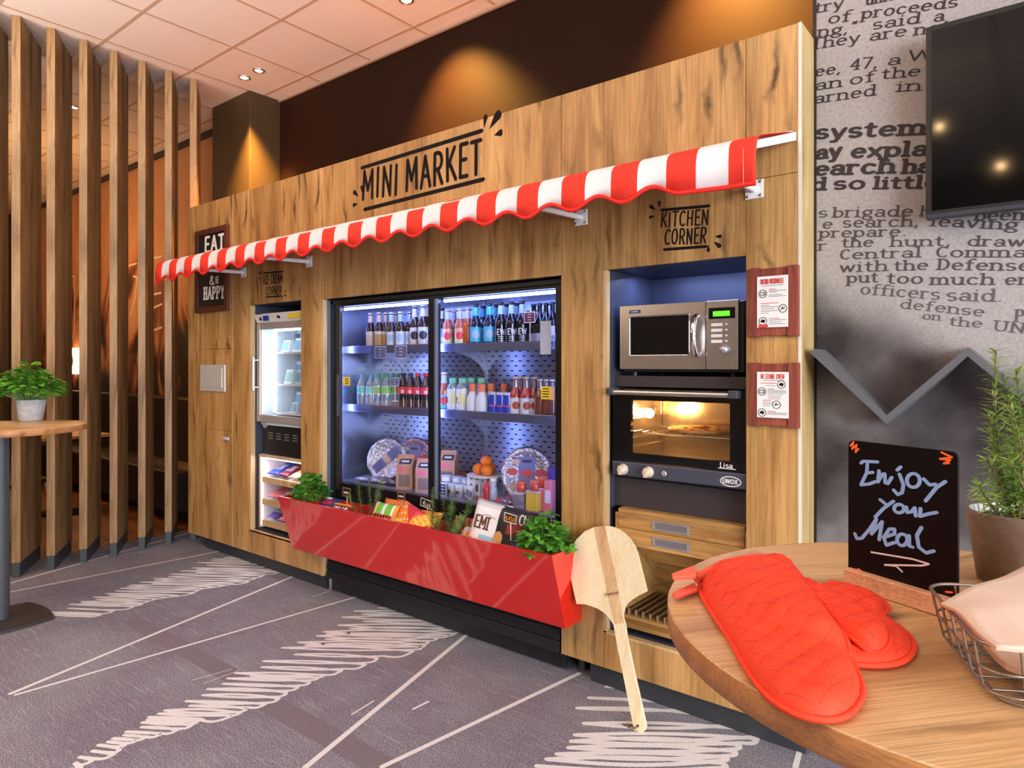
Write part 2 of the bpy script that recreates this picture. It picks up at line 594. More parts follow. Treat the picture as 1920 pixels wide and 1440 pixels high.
def pen(g, pts, place, wx, wy, m=0, n=8):
    """sweep an elliptical nib (half widths wx, wy) along 2-D points and lay it on a surface through place()"""
    x, y = pts[0]
    o = Vector(place(x, y))
    nv = (Vector(place(x + 1e-3, y)) - o).cross(Vector(place(x, y + 1e-3)) - o).normalized()
    flat = place
    lay = [PENC[0]]

    def place(a, b):
        return Vector(flat(a, b)) + nv * ((lay[0] % 53) * 5e-6)
    for i, (x, y) in enumerate(pts):
        lay[0] += 1
        g.poly([place(x + wx * math.cos(2 * PI * k / n), y + wy * math.sin(2 * PI * k / n)) for k in range(n)], m)
    for (x0, y0), (x1, y1) in zip(pts[:-1], pts[1:]):
        dx, dy = x1 - x0, y1 - y0
        l = math.hypot(dx, dy)
        if l < 1e-6:
            continue
        nx, ny = -dy / l, dx / l
        # support of the ellipse in the normal direction
        k = math.sqrt((nx * wx) ** 2 + (ny * wy) ** 2)
        ox, oy = nx * wx * wx / k, ny * wy * wy / k
        lay[0] += 1
        g.poly([place(x0 + ox, y0 + oy), place(x1 + ox, y1 + oy), place(x1 - ox, y1 - oy), place(x0 - ox, y0 - oy)], m)
    PENC[0] = lay[0]


def text(g, s, place, wx=.06, wy=.06, sp=.1, xs=1.0, m=0, slab=0.0, jit=0.0, rnd=None):
    """lettering in em units along x from 0; returns the total advance"""
    x = 0.0
    for ch in s:
        w, strokes = F.get(ch, F[' '])
        jx, jy, sh = (0, 0, 0)
        if rnd:
            jy = rnd.uniform(-jit, jit)
            sh = rnd.uniform(-jit, jit)
        for st in strokes:
            q = [(x + (px + sh * (py - .5)) * xs, py + jy) for px, py in st]
            pen(g, q, place, wx, wy, m)
            if slab:
                for (ex, ey), (fx, fy) in ((st[0], st[1]), (st[-1], st[-2])):
                    if abs(ex - fx) < .12 and abs(ey - fy) > .2 and min(abs(ey - k) for k in (0, .65, 1, -.3)) < .02:
                        lo = -slab
                        hi = slab if ey < .3 or ch in 'TIPUHNKMWVAXY' else slab * .2
                        pen(g, [(x + (ex + lo) * xs, ey), (x + (ex + hi) * xs, ey)], place, wy, wy, m, 6)
        x += (w + sp) * xs
    return x - sp * xs


def width(s, sp=.1, xs=1.0):
    return sum((F.get(c, F[' '])[0] + sp) * xs for c in s) - sp * xs


def on_wall(Y, x0, z0, x1, z1, em):
    """text frame on a plane of constant Y: baseline from (x0,z0) towards (x1,z1), em = cap height in metres"""
    d = Vector((x1 - x0, 0, z1 - z0)).normalized()
    u = Vector((-d.z, 0, d.x))
    o = Vector((x0, Y, z0))
    return lambda a, b: o + (d * a + u * b) * em


def fit_line(g, s, Y, p0, p1, em, wx, wy, m=0, slab=0.0, sp=.1, jit=0.0, rnd=None):
    """set the words between two pixels' points on the wall plane Y"""
    a, b = at(p0[0], p0[1], Y), at(p1[0], p1[1], Y)
    L = (b - a).length
    xs = (L / em) / width(s, sp)
    text(g, s, on_wall(Y, a.x, a.z, b.x, b.z, em), wx, wy, sp, xs, m, slab, jit, rnd)


# ---------------------------------------------------------------- the room
ZC = 3.75      # ceiling
YB = 3.33      # back wall
YF = 2.525     # cabinet fronts
YN = 2.70      # newspaper wall


def carpet_mat():
    m, t, N, L, B = nt('carpet')
    tc = N.new('ShaderNodeTexCoord')
    n1 = N.new('ShaderNodeTexNoise')
    n1.inputs['Scale'].default_value = 170
    n1.inputs['Detail'].default_value = 4
    n1.inputs['Roughness'].default_value = 0.8
    L.new(tc.outputs['Object'], n1.inputs['Vector'])
    c1 = N.new('ShaderNodeValToRGB')
    e = c1.color_ramp.elements
    e[0].position = .36
    e[0].color = srgb(82, 84, 96)
    e[1].position = .68
    e[1].color = srgb(196, 200, 204)
    x = e.new(.5)
    x.color = srgb(126, 127, 138)
    L.new(n1.outputs['Fac'], c1.inputs['Fac'])
    # large cloudy tone: violet to grey
    n2 = N.new('ShaderNodeTexNoise')
    n2.inputs['Scale'].default_value = 1.4
    n2.inputs['Detail'].default_value = 7
    n2.inputs['Roughness'].default_value = .65
    L.new(tc.outputs['Object'], n2.inputs['Vector'])
    c2 = N.new('ShaderNodeValToRGB')
    e = c2.color_ramp.elements
    e[0].position = .36
    e[0].color = (.80, .71, .80, 1)
    e[1].position = .64
    e[1].color = (1.08, 1.10, 1.12, 1)
    L.new(n2.outputs['Fac'], c2.inputs['Fac'])
    mx = N.new('ShaderNodeMix')
    mx.data_type = 'RGBA'
    mx.blend_type = 'MULTIPLY'
    mx.inputs['Factor'].default_value = 1
    L.new(c1.outputs['Color'], mx.inputs['A'])
    L.new(c2.outputs['Color'], mx.inputs['B'])
    # pale brushed streaks
    mp = N.new('ShaderNodeMapping')
    mp.inputs['Rotation'].default_value = (0, 0, math.radians(-38))
    mp.inputs['Scale'].default_value = (5, 70, 1)
    L.new(tc.outputs['Object'], mp.inputs['Vector'])
    n3 = N.new('ShaderNodeTexNoise')
    n3.inputs['Scale'].default_value = 1.2
    n3.inputs['Detail'].default_value = 8
    n3.inputs['Roughness'].default_value = .75
    L.new(mp.outputs['Vector'], n3.inputs['Vector'])
    r3 = N.new('ShaderNodeMapRange')
    r3.inputs['From Min'].default_value = .54
    r3.inputs['From Max'].default_value = .74
    r3.inputs['To Max'].default_value = .6
    L.new(n3.outputs['Fac'], r3.inputs['Value'])
    m2 = N.new('ShaderNodeMix')
    m2.data_type = 'RGBA'
    L.new(r3.outputs['Result'], m2.inputs['Factor'])
    L.new(mx.outputs['Result'], m2.inputs['A'])
    m2.inputs['B'].default_value = srgb(214, 206, 206)
    L.new(m2.outputs['Result'], B.inputs['Base Color'])
    B.inputs['Roughness'].default_value = .95
    B.inputs['Specular IOR Level'].default_value = .1
    bp = N.new('ShaderNodeBump')
    bp.inputs['Strength'].default_value = .15
    bp.inputs['Distance'].default_value = .004
    L.new(n1.outputs['Fac'], bp.inputs['Height'])
    L.new(bp.outputs['Normal'], B.inputs['Normal'])
    return m


CARPET = carpet_mat()
CPRINT = mat('carpet_white_print', srgb(230, 232, 236), .95, var=.10, vscale=150, bump=.2, bscale=200)
CVIOL = mat('carpet_violet_print', srgb(118, 110, 122), .95, var=.25, vscale=150)
g = G()
g.box(-12.5, 7.0, -4.6, YB, -.1, 0)
floor = struct(g.ob('floor', CARPET))

# printed lines and scribbles of the carpet
g = G()


def fl2(p):
    q = onz(p[0], p[1])
    return (q.x, q.y)


def on_floor(x, y):
    return (x, y, .0012)


def fline(p0, p1, w=.011):
    a, b = fl2(p0), fl2(p1)
    pen(g, [a, b], on_floor, w, w)


fline((22, 1093), (352, 1000), .009)
fline((0, 1114), (415, 1033), .008)
fline((20, 1301), (552, 1080), .011)
fline((30, 1303), (680, 1116), .009)
fline((572, 1440), (882, 1185), .012)
fline((717, 1438), (1086, 1263), .011)
fline((1491, 1440), (1500, 1405), .010)
fline((587, 1119), (640, 1101), .003)
fline((360, 1276), (435, 1255), .002)
fline((382, 1282), (450, 1257), .002)
fline((660, 1340), (700, 1315), .004)
fline((775, 1330), (803, 1316), .006)


def scribble(UL, LR, w, mids=True):
    """hand-brushed loops: long slender strokes between a left and a right envelope"""
    rnd = random.Random(3)
    env = sorted(LR, key=lambda p: p[1])

    def right(y):
        if y <= env[0][1]:
            return env[0][0]
        for (xa, ya), (xb, yb) in zip(env[:-1], env[1:]):
            if ya <= y <= yb:
                return xa + (xb - xa) * (y - ya) / max(1e-6, yb - ya)
        return env[-1][0]
    L0_ = sorted(UL, key=lambda p: -p[1])
    L_ = []
    for i, p in enumerate(L0_):
        L_.append(p)
        if mids and i + 1 < len(L0_):
            q = L0_[i + 1]
            xm, ym = (p[0] + q[0]) / 2, (p[1] + q[1]) / 2
            L_.append((xm + (right(ym) - xm) * rnd.uniform(.02, .22), ym))
    out = []

    def arcto(a, b, bulge):
        a, b = Vector(fl2(a)), Vector(fl2(b))
        d = b - a
        nrm = Vector((-d.y, d.x)) * bulge
        for k in range(10):
            t = k / 10
            out.append(tuple(a + d * t + nrm * math.sin(PI * t)))
    for i in range(len(L_) - 1):
        (x0, y0), (x1, y1) = L_[i], L_[i + 1]
        xr = right(y0 + 3) + rnd.uniform(-4, 4)
        arcto((x0, y0), (xr, y0 + 3), rnd.uniform(-.05, -.02))
        ym = (y0 * .4 + y1 * .6)
        xr2 = right(ym) + rnd.uniform(-6, 3)
        arcto((xr, y0 + 3), (xr2, ym + 2), -.25)
        arcto((xr2, ym + 2), (x1, y1), rnd.uniform(-.06, -.02))
    pen(g, out, on_floor, w * .66, w * .66)


def S3(l, ox, oy, k):
    return [(ox + a / k, oy + b / k) for a, b in l]


scribble(S3([(285, 1045), (300, 1060), (395, 1000), (460, 985), (530, 960), (600, 940), (680, 910), (735, 892), (790, 875), (870, 855), (960, 830), (1020, 812), (1085, 795), (1115, 765), (1195, 745), (1265, 730)], 0, 800, 3),
         S3([(330, 1085), (450, 1080), (560, 1055), (660, 1030), (780, 1000), (860, 970), (945, 950), (1090, 930), (1170, 900), (1280, 885), (1385, 870), (1450, 845), (1490, 825), (1575, 815), (1500, 795), (1460, 780)], 0, 800, 3), .013)
scribble(S3([(265, 885), (300, 840), (370, 795), (425, 770), (475, 745), (535, 710), (560, 690), (620, 665), (700, 630), (780, 585), (855, 545), (885, 525), (990, 480), (1060, 430), (1120, 410), (1190, 385), (1215, 370), (1270, 345), (1285, 315), (1330, 292), (1385, 268)], 0, 1000, 2),
         S3([(290, 865), (340, 850), (430, 825), (465, 790), (540, 765), (625, 745), (700, 725), (760, 690), (870, 685), (930, 650), (1035, 630), (1060, 600), (1120, 575), (1180, 545), (1250, 515), (1355, 500), (1415, 465), (1575, 435), (1610, 400), (1700, 375), (1735, 355)], 0, 1000, 2), .014)
scribble(S3([(1100, 600), (1055, 645), (1010, 685), (1035, 745), (1000, 790), (985, 815), (975, 840), (930, 865), (890, 885), (850, 912)], 600, 1000, 2.087),
         S3([(1330, 640), (1500, 700), (1600, 745), (1690, 775), (1715, 805), (1600, 835), (1630, 865), (1560, 885), (1600, 915), (1500, 950)], 600, 1000, 2.087), .018, False)
o = g.ob('carpet_print', CPRINT, floor)
o['label'] = 'white brushed lines and scribbles printed on the grey carpet'
g = G()
for p0, p1, w in (((250, 1165), (440, 1270), .05), ((510, 1322), (725, 1440), .055)):
    a, b = fl2(p0), fl2(p1)
    pen(g, [a, b], lambda x, y: (x, y, .0007), w, w)
o = g.ob('violet_band_print', CVIOL, floor)
# bare timber floor of the lounge behind the fins
g = G()
g.box(-12.5, -5.75, -2.0, YB, .0005, .004)
struct(g.ob('floor_lounge', DARKW))

# ceiling
TILE = mat('ceiling_tile', srgb(236, 222, 212), .85, var=.02, vscale=40)
TBAR = mat('ceiling_grid_shaded', srgb(196, 168, 146), .6)  # bars tinted darker for the shadow lines at the recessed tile edges
g = G()
g.box(-12.5, 7.0, -4.6, YB, ZC, ZC + .1)
ceil = struct(g.ob('ceiling', TILE))
g = G()
x = -5.278 - .625 * 11
while x < 7.0:
    g.box(x - .011, x + .011, -4.6, YB, ZC - .003, ZC)
    x += .625
y = 2.551 + .625
while y > -4.6:
    g.box(-12.5, 7.0, y - .011, y + .011, ZC - .0035, ZC)
    y -= .625
g.ob('grid_bars', TBAR, ceil)
g = G()
g.box(-5.27, -.684, YB - .02, YB, ZC - .018, ZC - .004)
struct(g.ob('trim_1', mat('ceiling_edge_profile', srgb(176, 150, 132), .5)))

# walls
BROWN = mat('dark_brown_paint', srgb(32, 18, 11), .6, spec=.12, var=.06, vscale=3, bump=.05)
BROWNC = mat('bronze_column_paint', srgb(60, 50, 34), .45, spec=.3, var=.05, vscale=3, bump=.05)
g = G()
g.box(-5.95, -.684, YB, YB + .15, 0, ZC)
struct(g.ob('wall_back', BROWN))


def lounge_mural():
    m, t, N, L, B = nt('lounge_mural')
    tc = N.new('ShaderNodeTexCoord')
    mp = N.new('ShaderNodeMapping')
    mp.inputs['Scale'].default_value = (1.2, 1, .5)
    L.new(tc.outputs['Object'], mp.inputs['Vector'])
    n = N.new('ShaderNodeTexNoise')
    n.inputs['Scale'].default_value = 1.9
    n.inputs['Detail'].default_value = 3
    n.inputs['Distortion'].default_value = 1.0
    L.new(mp.outputs['Vector'], n.inputs['Vector'])
    sp = N.new('ShaderNodeSeparateXYZ')
    L.new(tc.outputs['Object'], sp.inputs[0])
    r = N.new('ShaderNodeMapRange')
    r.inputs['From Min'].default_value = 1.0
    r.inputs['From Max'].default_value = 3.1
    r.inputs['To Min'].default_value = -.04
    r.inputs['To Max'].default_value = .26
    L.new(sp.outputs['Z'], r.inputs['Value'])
    ad = N.new('ShaderNodeMath')
    ad.operation = 'ADD'
    L.new(n.outputs['Fac'], ad.inputs[0])
    L.new(r.outputs['Result'], ad.inputs[1])
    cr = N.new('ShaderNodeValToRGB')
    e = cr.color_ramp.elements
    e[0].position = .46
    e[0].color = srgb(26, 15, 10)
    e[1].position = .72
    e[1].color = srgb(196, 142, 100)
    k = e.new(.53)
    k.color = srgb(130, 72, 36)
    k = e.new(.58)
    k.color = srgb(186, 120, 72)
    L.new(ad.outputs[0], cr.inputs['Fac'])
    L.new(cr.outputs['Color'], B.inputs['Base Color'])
    B.inputs['Roughness'].default_value = .7
    return m


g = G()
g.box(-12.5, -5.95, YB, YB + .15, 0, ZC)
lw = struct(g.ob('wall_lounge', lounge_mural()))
g = G()
g.box(-12.5, -5.95, YB - .03, YB, ZC - .06, ZC - .004)
struct(g.ob('trim_2', BLACK))
# pale whisker-like strokes printed on the lounge mural
g = G()
for pts in (((242, 498), (256, 494)), ((245, 590), (254, 555), (257, 520), (250, 518)), ((288, 484), (302, 481)), ((288, 552), (302, 549)), ((288, 577), (303, 570)), ((288, 619), (303, 614)), ((134, 640), (140, 620), (140, 520), (134, 516))):
    P = [at(u, v, YB - .002) for u, v in pts]
    pen(g, [(p.x, p.z) for p in P], lambda a, b: (a, YB - .002, b), .012, .012)
g.ob('printed_strokes', mat('mural_pale_print', srgb(226, 200, 176), .7), lw)
g = G()
g.box(-12.65, -12.5, -2.0, YB, 0, ZC)
struct(g.ob('wall_left', mat('dark_lounge_paint', srgb(52, 34, 26), .7)))
g = G()
g.box(-12.5, -5.42, -2.05, -1.9, 0, ZC)
g.box(-5.6, -5.45, -1.9, .55, 0, ZC)  # unseen wall pieces, added to block daylight from the lounge
struct(g.ob('wall_daylight_block', mat('dark_block_wall', srgb(46, 32, 26), .7)))

g = G()
g.box(-12.5, 7.0, -4.75, -4.6, 0, ZC)  # unseen rear wall, added so sky light enters only from the right
struct(g.ob('wall_unseen_rear', mat('warm_grey_wall', srgb(124, 112, 102), .8)))

# bronze column between the fins and the cabinets
g = G()
g.box(-5.903, -5.272, 3.04, YB, 0, ZC)
struct(g.ob('column', BROWNC, bevel=.004))


def newsprint():
    m, t, N, L, B = nt('newsprint_mural')
    tc = N.new('ShaderNodeTexCoord')
    sp = N.new('ShaderNodeSeparateXYZ')
    L.new(tc.outputs['Object'], sp.inputs[0])
    # edge of the pictured sheet: falls from z~1.72 at the left to z~1.42 further right
    s1 = N.new('ShaderNodeMath')
    s1.operation = 'MULTIPLY_ADD'
    s1.inputs[1].default_value = .62
    L.new(sp.outputs['X'], s1.inputs[0])
    L.new(sp.outputs['Z'], s1.inputs[2])
    n1 = N.new('ShaderNodeTexNoise')
    n1.inputs['Scale'].default_value = 5
    n1.inputs['Detail'].default_value = 8
    n1.inputs['Roughness'].default_value = .6
    L.new(tc.outputs['Object'], n1.inputs['Vector'])
    s2 = N.new('ShaderNodeMath')
    s2.operation = 'MULTIPLY_ADD'
    s2.inputs[1].default_value = .16
    L.new(n1.outputs['Fac'], s2.inputs[0])
    L.new(s1.outputs[0], s2.inputs[2])
    r = N.new('ShaderNodeMapRange')
    r.interpolation_type = 'SMOOTHSTEP'
    r.inputs['From Min'].default_value = 1.26
    r.inputs['From Max'].default_value = 1.47
    L.new(s2.outputs[0], r.inputs['Value'])
    # dark out-of-focus ground, paler again low down
    n2 = N.new('ShaderNodeTexNoise')
    n2.inputs['Scale'].default_value = 3.2
    n2.inputs['Detail'].default_value = 4
    n2.inputs['Roughness'].default_value = .5
    L.new(tc.outputs['Object'], n2.inputs['Vector'])
    r2 = N.new('ShaderNodeMapRange')
    r2.inputs['From Min'].default_value = .6
    r2.inputs['From Max'].default_value = 1.15
    r2.inputs['To Min'].default_value = .22
    r2.inputs['To Max'].default_value = -.03
    L.new(sp.outputs['Z'], r2.inputs['Value'])
    s3 = N.new('ShaderNodeMath')
    s3.operation = 'ADD'
    L.new(n2.outputs['Fac'], s3.inputs[0])
    L.new(r2.outputs['Result'], s3.inputs[1])
    cr = N.new('ShaderNodeValToRGB')
    e = cr.color_ramp.elements
    e[0].position = .36
    e[0].color = srgb(44, 40, 42)
    e[1].position = .74
    e[1].color = srgb(150, 148, 152)
    k = e.new(.55)
    k.color = srgb(92, 86, 88)
    L.new(s3.outputs[0], cr.inputs['Fac'])
    n4 = N.new('ShaderNodeTexNoise')
    n4.inputs['Scale'].default_value = 90
    n4.inputs['Detail'].default_value = 3
    L.new(tc.outputs['Object'], n4.inputs['Vector'])
    cp = N.new('ShaderNodeValToRGB')
    e = cp.color_ramp.elements
    e[0].position = .3
    e[0].color = srgb(156, 150, 148)
    e[1].position = .7
    e[1].color = srgb(180, 174, 172)
    L.new(n4.outputs['Fac'], cp.inputs['Fac'])
    mx = N.new('ShaderNodeMix')
    mx.data_type = 'RGBA'
    L.new(r.outputs['Result'], mx.inputs['Factor'])
    L.new(cr.outputs['Color'], mx.inputs['A'])
    L.new(cp.outputs['Color'], mx.inputs['B'])
    L.new(mx.outputs['Result'], B.inputs['Base Color'])
    B.inputs['Roughness'].default_value = .6
    return m


g = G()
g.box(-.678, 7.0, YN, YB + .15, 0, ZC)
wr = struct(g.ob('wall_right', newsprint()))
# the printed newspaper lines
NINK = mat('newsprint_ink', srgb(52, 42, 42), .7)
NINK2 = mat('newsprint_ink_soft', srgb(96, 84, 84), .7)
g = G()
g2 = G()
YI = YN - .0015


def c3(x, y):
    return (1500 + x / 3.4286, y / 3.4286)


def c4(x, y):
    return (1500 + x / 3.0, 380 + y / 3.0)


def news(gg, s, p0, p1, xh, bold=0.0, k=3.4286):
    # xh: x-height in the pixels of the crop; convert to metres at that place
    a = at(p0[0], p0[1], YI)
    dist = (a - EYE).dot(FW)
    em = xh / k / 1253.0 * dist / .65
    fit_line(gg, s, YI, p0, p1, em, .098 + bold, .050 + bold * .6, 0, .15 if True else 0, .13)


news(g, 'try', c3(95, 85), c3(275, 48), 42)
news(g, 'unit', c3(425, 32), c3(600, -2), 42)
news(g, 'of', c3(180, 152), c3(322, 132), 42)
news(g, 'proceeds', c3(395, 120), c3(1010, 42), 42)
news(g, 'ing,"', c3(70, 242), c3(365, 205), 42)
news(g, 'said', c3(465, 190), c3(770, 145), 42)
news(g, 'a', c3(862, 140), c3(925, 130), 44)
news(g, 'They', c3(75, 318), c3(380, 270), 42)
news(g, 'are', c3(450, 262), c3(682, 228), 43)
news(g, 'not', c3(735, 225), c3(960, 195), 43)
news(g, 'ee,', c3(98, 490), c3(262, 468), 42)
news(g, '47,', c3(320, 450), c3(500, 430), 42)
news(g, 'a', c3(565, 420), c3(645, 410), 42)
news(g, 'W', c3(690, 392), c3(860, 378), 42)
news(g, 'an', c3(100, 580), c3(268, 555), 42)
news(g, 'of', c3(320, 545), c3(478, 520), 42)
news(g, 'the', c3(522, 508), c3(770, 485), 42)
news(g, 'arned', c3(95, 665), c3(485, 610), 42)
news(g, 'in', c3(620, 588), c3(775, 578), 42)
news(g, 'system', c3(100, 890), c3(805, 860), 55, .07)
news(g, 'ay', c3(105, 1022), c3(262, 1005), 55, .07)
news(g, 'explain', c3(330, 1012), c3(1010, 990), 55, .07)
news(g, 'earch', c3(95, 1125), c3(605, 1108), 55, .07)
news(g, 'has', c3(660, 1112), c3(930, 1100), 55, .07)
news(g, 'd', c3(80, 1220), c3(162, 1218), 48, .07)
news(g, 'so', c3(215, 1215), c3(412, 1212), 48, .07)
news(g, 'little', c3(475, 1212), c3(890, 1206), 48, .07)
g.ob('printed_text', NINK, wr)
for a in (('s', (105, 82), (152, 80), 34), ('brigade', (185, 82), (632, 74), 36), ('had', (675, 74), (860, 78), 36), ('been', (985, 100), (1262, 96), 38),
          ('e', (128, 145), (182, 143), 34), ('search,', (240, 138), (670, 132), 36), ('leaving', (735, 130), (1225, 152), 38),
          ('prepare.', (110, 196), (600, 186), 34), ('r', (105, 268), (150, 266), 34), ('the', (235, 250), (412, 246), 34), ('hunt,', (510, 246), (850, 240), 34), ('draw', (945, 242), (1265, 246), 36),
          ('Central', (225, 318), (682, 305), 34), ('Command', (765, 305), (1480, 306), 36), ('with', (225, 390), (492, 382), 36), ('the', (530, 382), (720, 376), 36), ('Defense', (775, 376), (1300, 382), 38),
          ('put', (265, 450), (440, 446), 36), ('too', (490, 452), (690, 455), 38), ('much', (735, 460), (1092, 460), 38), ('en', (1155, 460), (1300, 460), 38)):
    news(g2, a[0], c4(*a[1]), c4(*a[2]), a[3], 0.0, 3.0)
g2.ob('printed_text_soft', mat('newsprint_ink_mid', srgb(78, 66, 66), .7), wr)
g2 = G()
for a in (('officers', (340, 512), (785, 545), 38), ('said.', (825, 550), (1140, 556), 43), ('defense', (565, 592), (1035, 640), 34), ('P', (1210, 668), (1260, 670), 43), ('on', (690, 655), (790, 662), 28), ('the', (840, 690), (1025, 702), 32), ('UN', (1090, 718), (1262, 735), 36)):
    news(g2, a[0], c4(*a[1]), c4(*a[2]), a[3], -.012, 3.0)
g2.ob('printed_text_blurred', NINK2, wr)
g = G()
g.box(-.684, -.679, 2.69, 2.72, .0, 2.655)
g.box(-.690, -.678, 2.695, 2.715, 2.66, ZC)  # black strips paint the shaded gap between cabinet and newspaper wall
struct(g.ob('gap_strip', BLACK))

# ---------------------------------------------------------------- oak fins
fins = []
for i in range(8):
    if i == 7:
        lab = 'oak louvre fin half hidden behind the left end of the cabinets'
    elif i == 0:
        lab = 'oak louvre fin at the very left edge, behind the left bar table plant'
    else:
        lab = ['', 'oak louvre fin standing next to the left bar table pole, left of all whole fins', 'second whole oak louvre fin from the left, behind the grey plant pot',
               'third whole oak louvre fin from the left, touching the rim of the bar table', 'fourth whole oak louvre fin from the left',
               'fifth whole oak louvre fin from the left, third before the cabinets', 'sixth whole oak louvre fin, nearest to the cabinets, under the left awning tip'][i]
    k = i - 1
    bx, by_ = -5.35 - .01 * k, 1.44 + .2025 * k
    dr = Vector((math.cos(math.radians(150)), math.sin(math.radians(150)), 0))
    dn = Vector((-math.cos(math.radians(60)), -math.sin(math.radians(60)), 0))
    r = thing('louvre_fin', lab, 'fin', (bx, by_, 0), 'oak louvre fins')

    def fin_box(ins, z0, z1):
        p = Vector((bx, by_, z0)) + dr * ins + dn * ins
        q = [p, p + dr * (.485 - 2 * ins), p + dr * (.485 - 2 * ins) + dn * (.050 - 2 * ins), p + dn * (.050 - 2 * ins)]
        g = G()
        g.prism(q, (0, 0, z1 - z0))
        return g
    fin_box(0, .10, ZC - .001).ob('board', FINW, r, r.location, bevel=.002)
    fin_box(.005, 0, .10).ob('foot', ANTHR, r, r.location)
    fins.append(r)


# ---------------------------------------------------------------- ceiling downlights
def downlight(x, y, label, power, emit, aim, spot=58):
    r = thing('downlight', label, 'ceiling light', (x, y, ZC), 'recessed ceiling downlights')
    g = G()
    g.lathe([(.047, -.001), (.047, -.006), (.036, -.008), (.033, -.001)], (x, y, ZC), 24)
    g.ob('ring', CHROME, r, r.location)
    g = G()
    g.lathe([(.0335, -.002), (.0, -.0021)], (x, y, ZC), 20)
    g.ob('lamp', mat('downlight_lamp', (1.0, .78, .48, 1), .5, emit=emit), r, r.location)
    if power:
        light('downlight_beam', 'SPOT', (x, y, ZC - .012), power, (1.0, .46, .09), target=aim, spot=spot, blend=1.0, radius=.05)


downlight(-5.075, 2.88, 'warm lit downlight in the ceiling right in front of the bronze column', 1900, 16, (-5.24, 3.04, 2.7), 62)
downlight(-4.866, 2.883, 'dimmer downlight with black inside, right beside the warm one at the column', 0, 3, None)
downlight(-3.19, 2.915, 'downlight cut by the top edge of the photo above the mini market sign', 800, 14, (-3.08, 3.33, 2.92), 88)
downlight(-1.31, 2.915, 'downlight above the kitchen corner near the dark back wall', 1050, 14, (-1.18, 3.33, 2.92), 90)
downlight(-6.87, 2.25, 'small bright downlight seen through the gaps of the oak fins', 70, 20, (-7.0, 3.0, 1.2), 80)
light('lounge_glow', 'POINT', (-8.2, 2.2, 2.6), 46, (1.0, .52, .20), radius=.15)
light('lounge_glow', 'POINT', (-10.3, 2.0, 2.6), 26, (1.0, .52, .20), radius=.15)

# lounge furniture seen between the fins
LEATH = mat('dark_leather', srgb(40, 28, 26), .5)
r = thing('bench', 'dark upholstered wall bench in the lounge behind the oak fins', 'bench', (-7.6, 3.1, 0))
g = G()
g.box(-10.5, -6.0, 3.16, 3.32, .35, 1.09)
g.ob('backrest', LEATH, r, r.location, bevel=.02)
g = G()
g.box(-10.5, -6.0, 2.75, 3.16, .1, .46)
g.ob('seat', LEATH, r, r.location, bevel=.02)


def lounge_table(x, y, lab):
    r = thing('lounge_table', lab, 'table', (x, y, 0), 'lounge tables')
    g = G()
    g.box(x - .32, x + .32, y - .32, y + .32, .73, .755)
    g.ob('tabletop', OAKH, r, r.location)
    g = G()
    g.lathe([(.025, .02), (.025, .73)], (x, y, 0), 12)
    g.ob('leg', BLACK, r, r.location)
    g = G()
    g.lathe([(.0, .03), (.20, .02), (.20, .004), (0, .004)], (x, y, 0), 20)
    g.ob('foot_plate', BLACK, r, r.location)
    return r


lounge_table(-7.35, 2.32, 'lit oak lounge table glimpsed between the third and fifth fins')
lounge_table(-9.2, 2.35, 'oak lounge table further left, glimpsed beside the rim of the bar table')


def lounge_chair(x, y, rz, lab):
    r = thing('lounge_chair', lab, 'chair', (x, y, 0), 'lounge chairs', rz)
    base = Matrix.Translation((x, y, 0))
    g = G()
    g.box(x - .21, x + .21, y - .21, y + .21, .42, .46)
    g.ob('seat', LEATH, r, r.location, bevel=.015)
    g = G()
    g.box(x - .2, x + .2, y - .23, y - .19, .5, .84)
    g.ob('backrest', ANTHR, r, r.location, bevel=.012)
    for sx in (-1, 1):
        for sy in (-1, 1):
            g = G()
            g.tube([(x + sx * .17, y + sy * .17, .42), (x + sx * .22, y + sy * .22, .005)], [.016, .011], 8)
            g.ob('leg', OAKE, r, r.location)
    return r


lounge_chair(-6.75, 1.75, .5, 'dark lounge chair with slim wooden legs behind the fourth fin')
r = thing('wall_lamp', 'glowing wall lamp with a dark round middle seen through the fins', 'lamp', (-9.95, YB, 1.47))
g = G()
g.box(-10.15, -9.70, YB - .10, YB - .01, 1.30, 1.64)
g.ob('lamp_shade', mat('lamp_glow', (1.0, .62, .28, 1), .5, emit=7.0), r, r.location, bevel=.02)
g = G()
g.lathe([(0, 0), (.09, 0), (.09, .05), (0, .05)], (0, 0, 0), 20)
g.xform(Matrix.Translation((-9.93, YB - .11, 1.47)) @ Matrix.Rotation(PI / 2, 4, 'X'))
g.ob('disc', BLACK, r, r.location)
# ---------------------------------------------------------------- cabinets
ZT = 2.653
TH = .02
CB = 3.28      # cabinet backs


def panel(r, name, x0, x1, z0, z1, m=OAK, y0=YF, th=TH, bevel=.0015, label=None):
    g = G()
    g.box(x0 + .001, x1 - .001, y0, y0 + th, z0 + .001, z1 - .001)
    o = g.ob(name, m, r, r.location, bevel=bevel)
    if label:
        o['label'] = label
    return o


def strip(r, name, x0, x1, y0, y1, z0, z1, m):
    g = G()
    g.box(x0, x1, y0, y1, z0, z1)
    return g.ob(name, m, r, r.location)


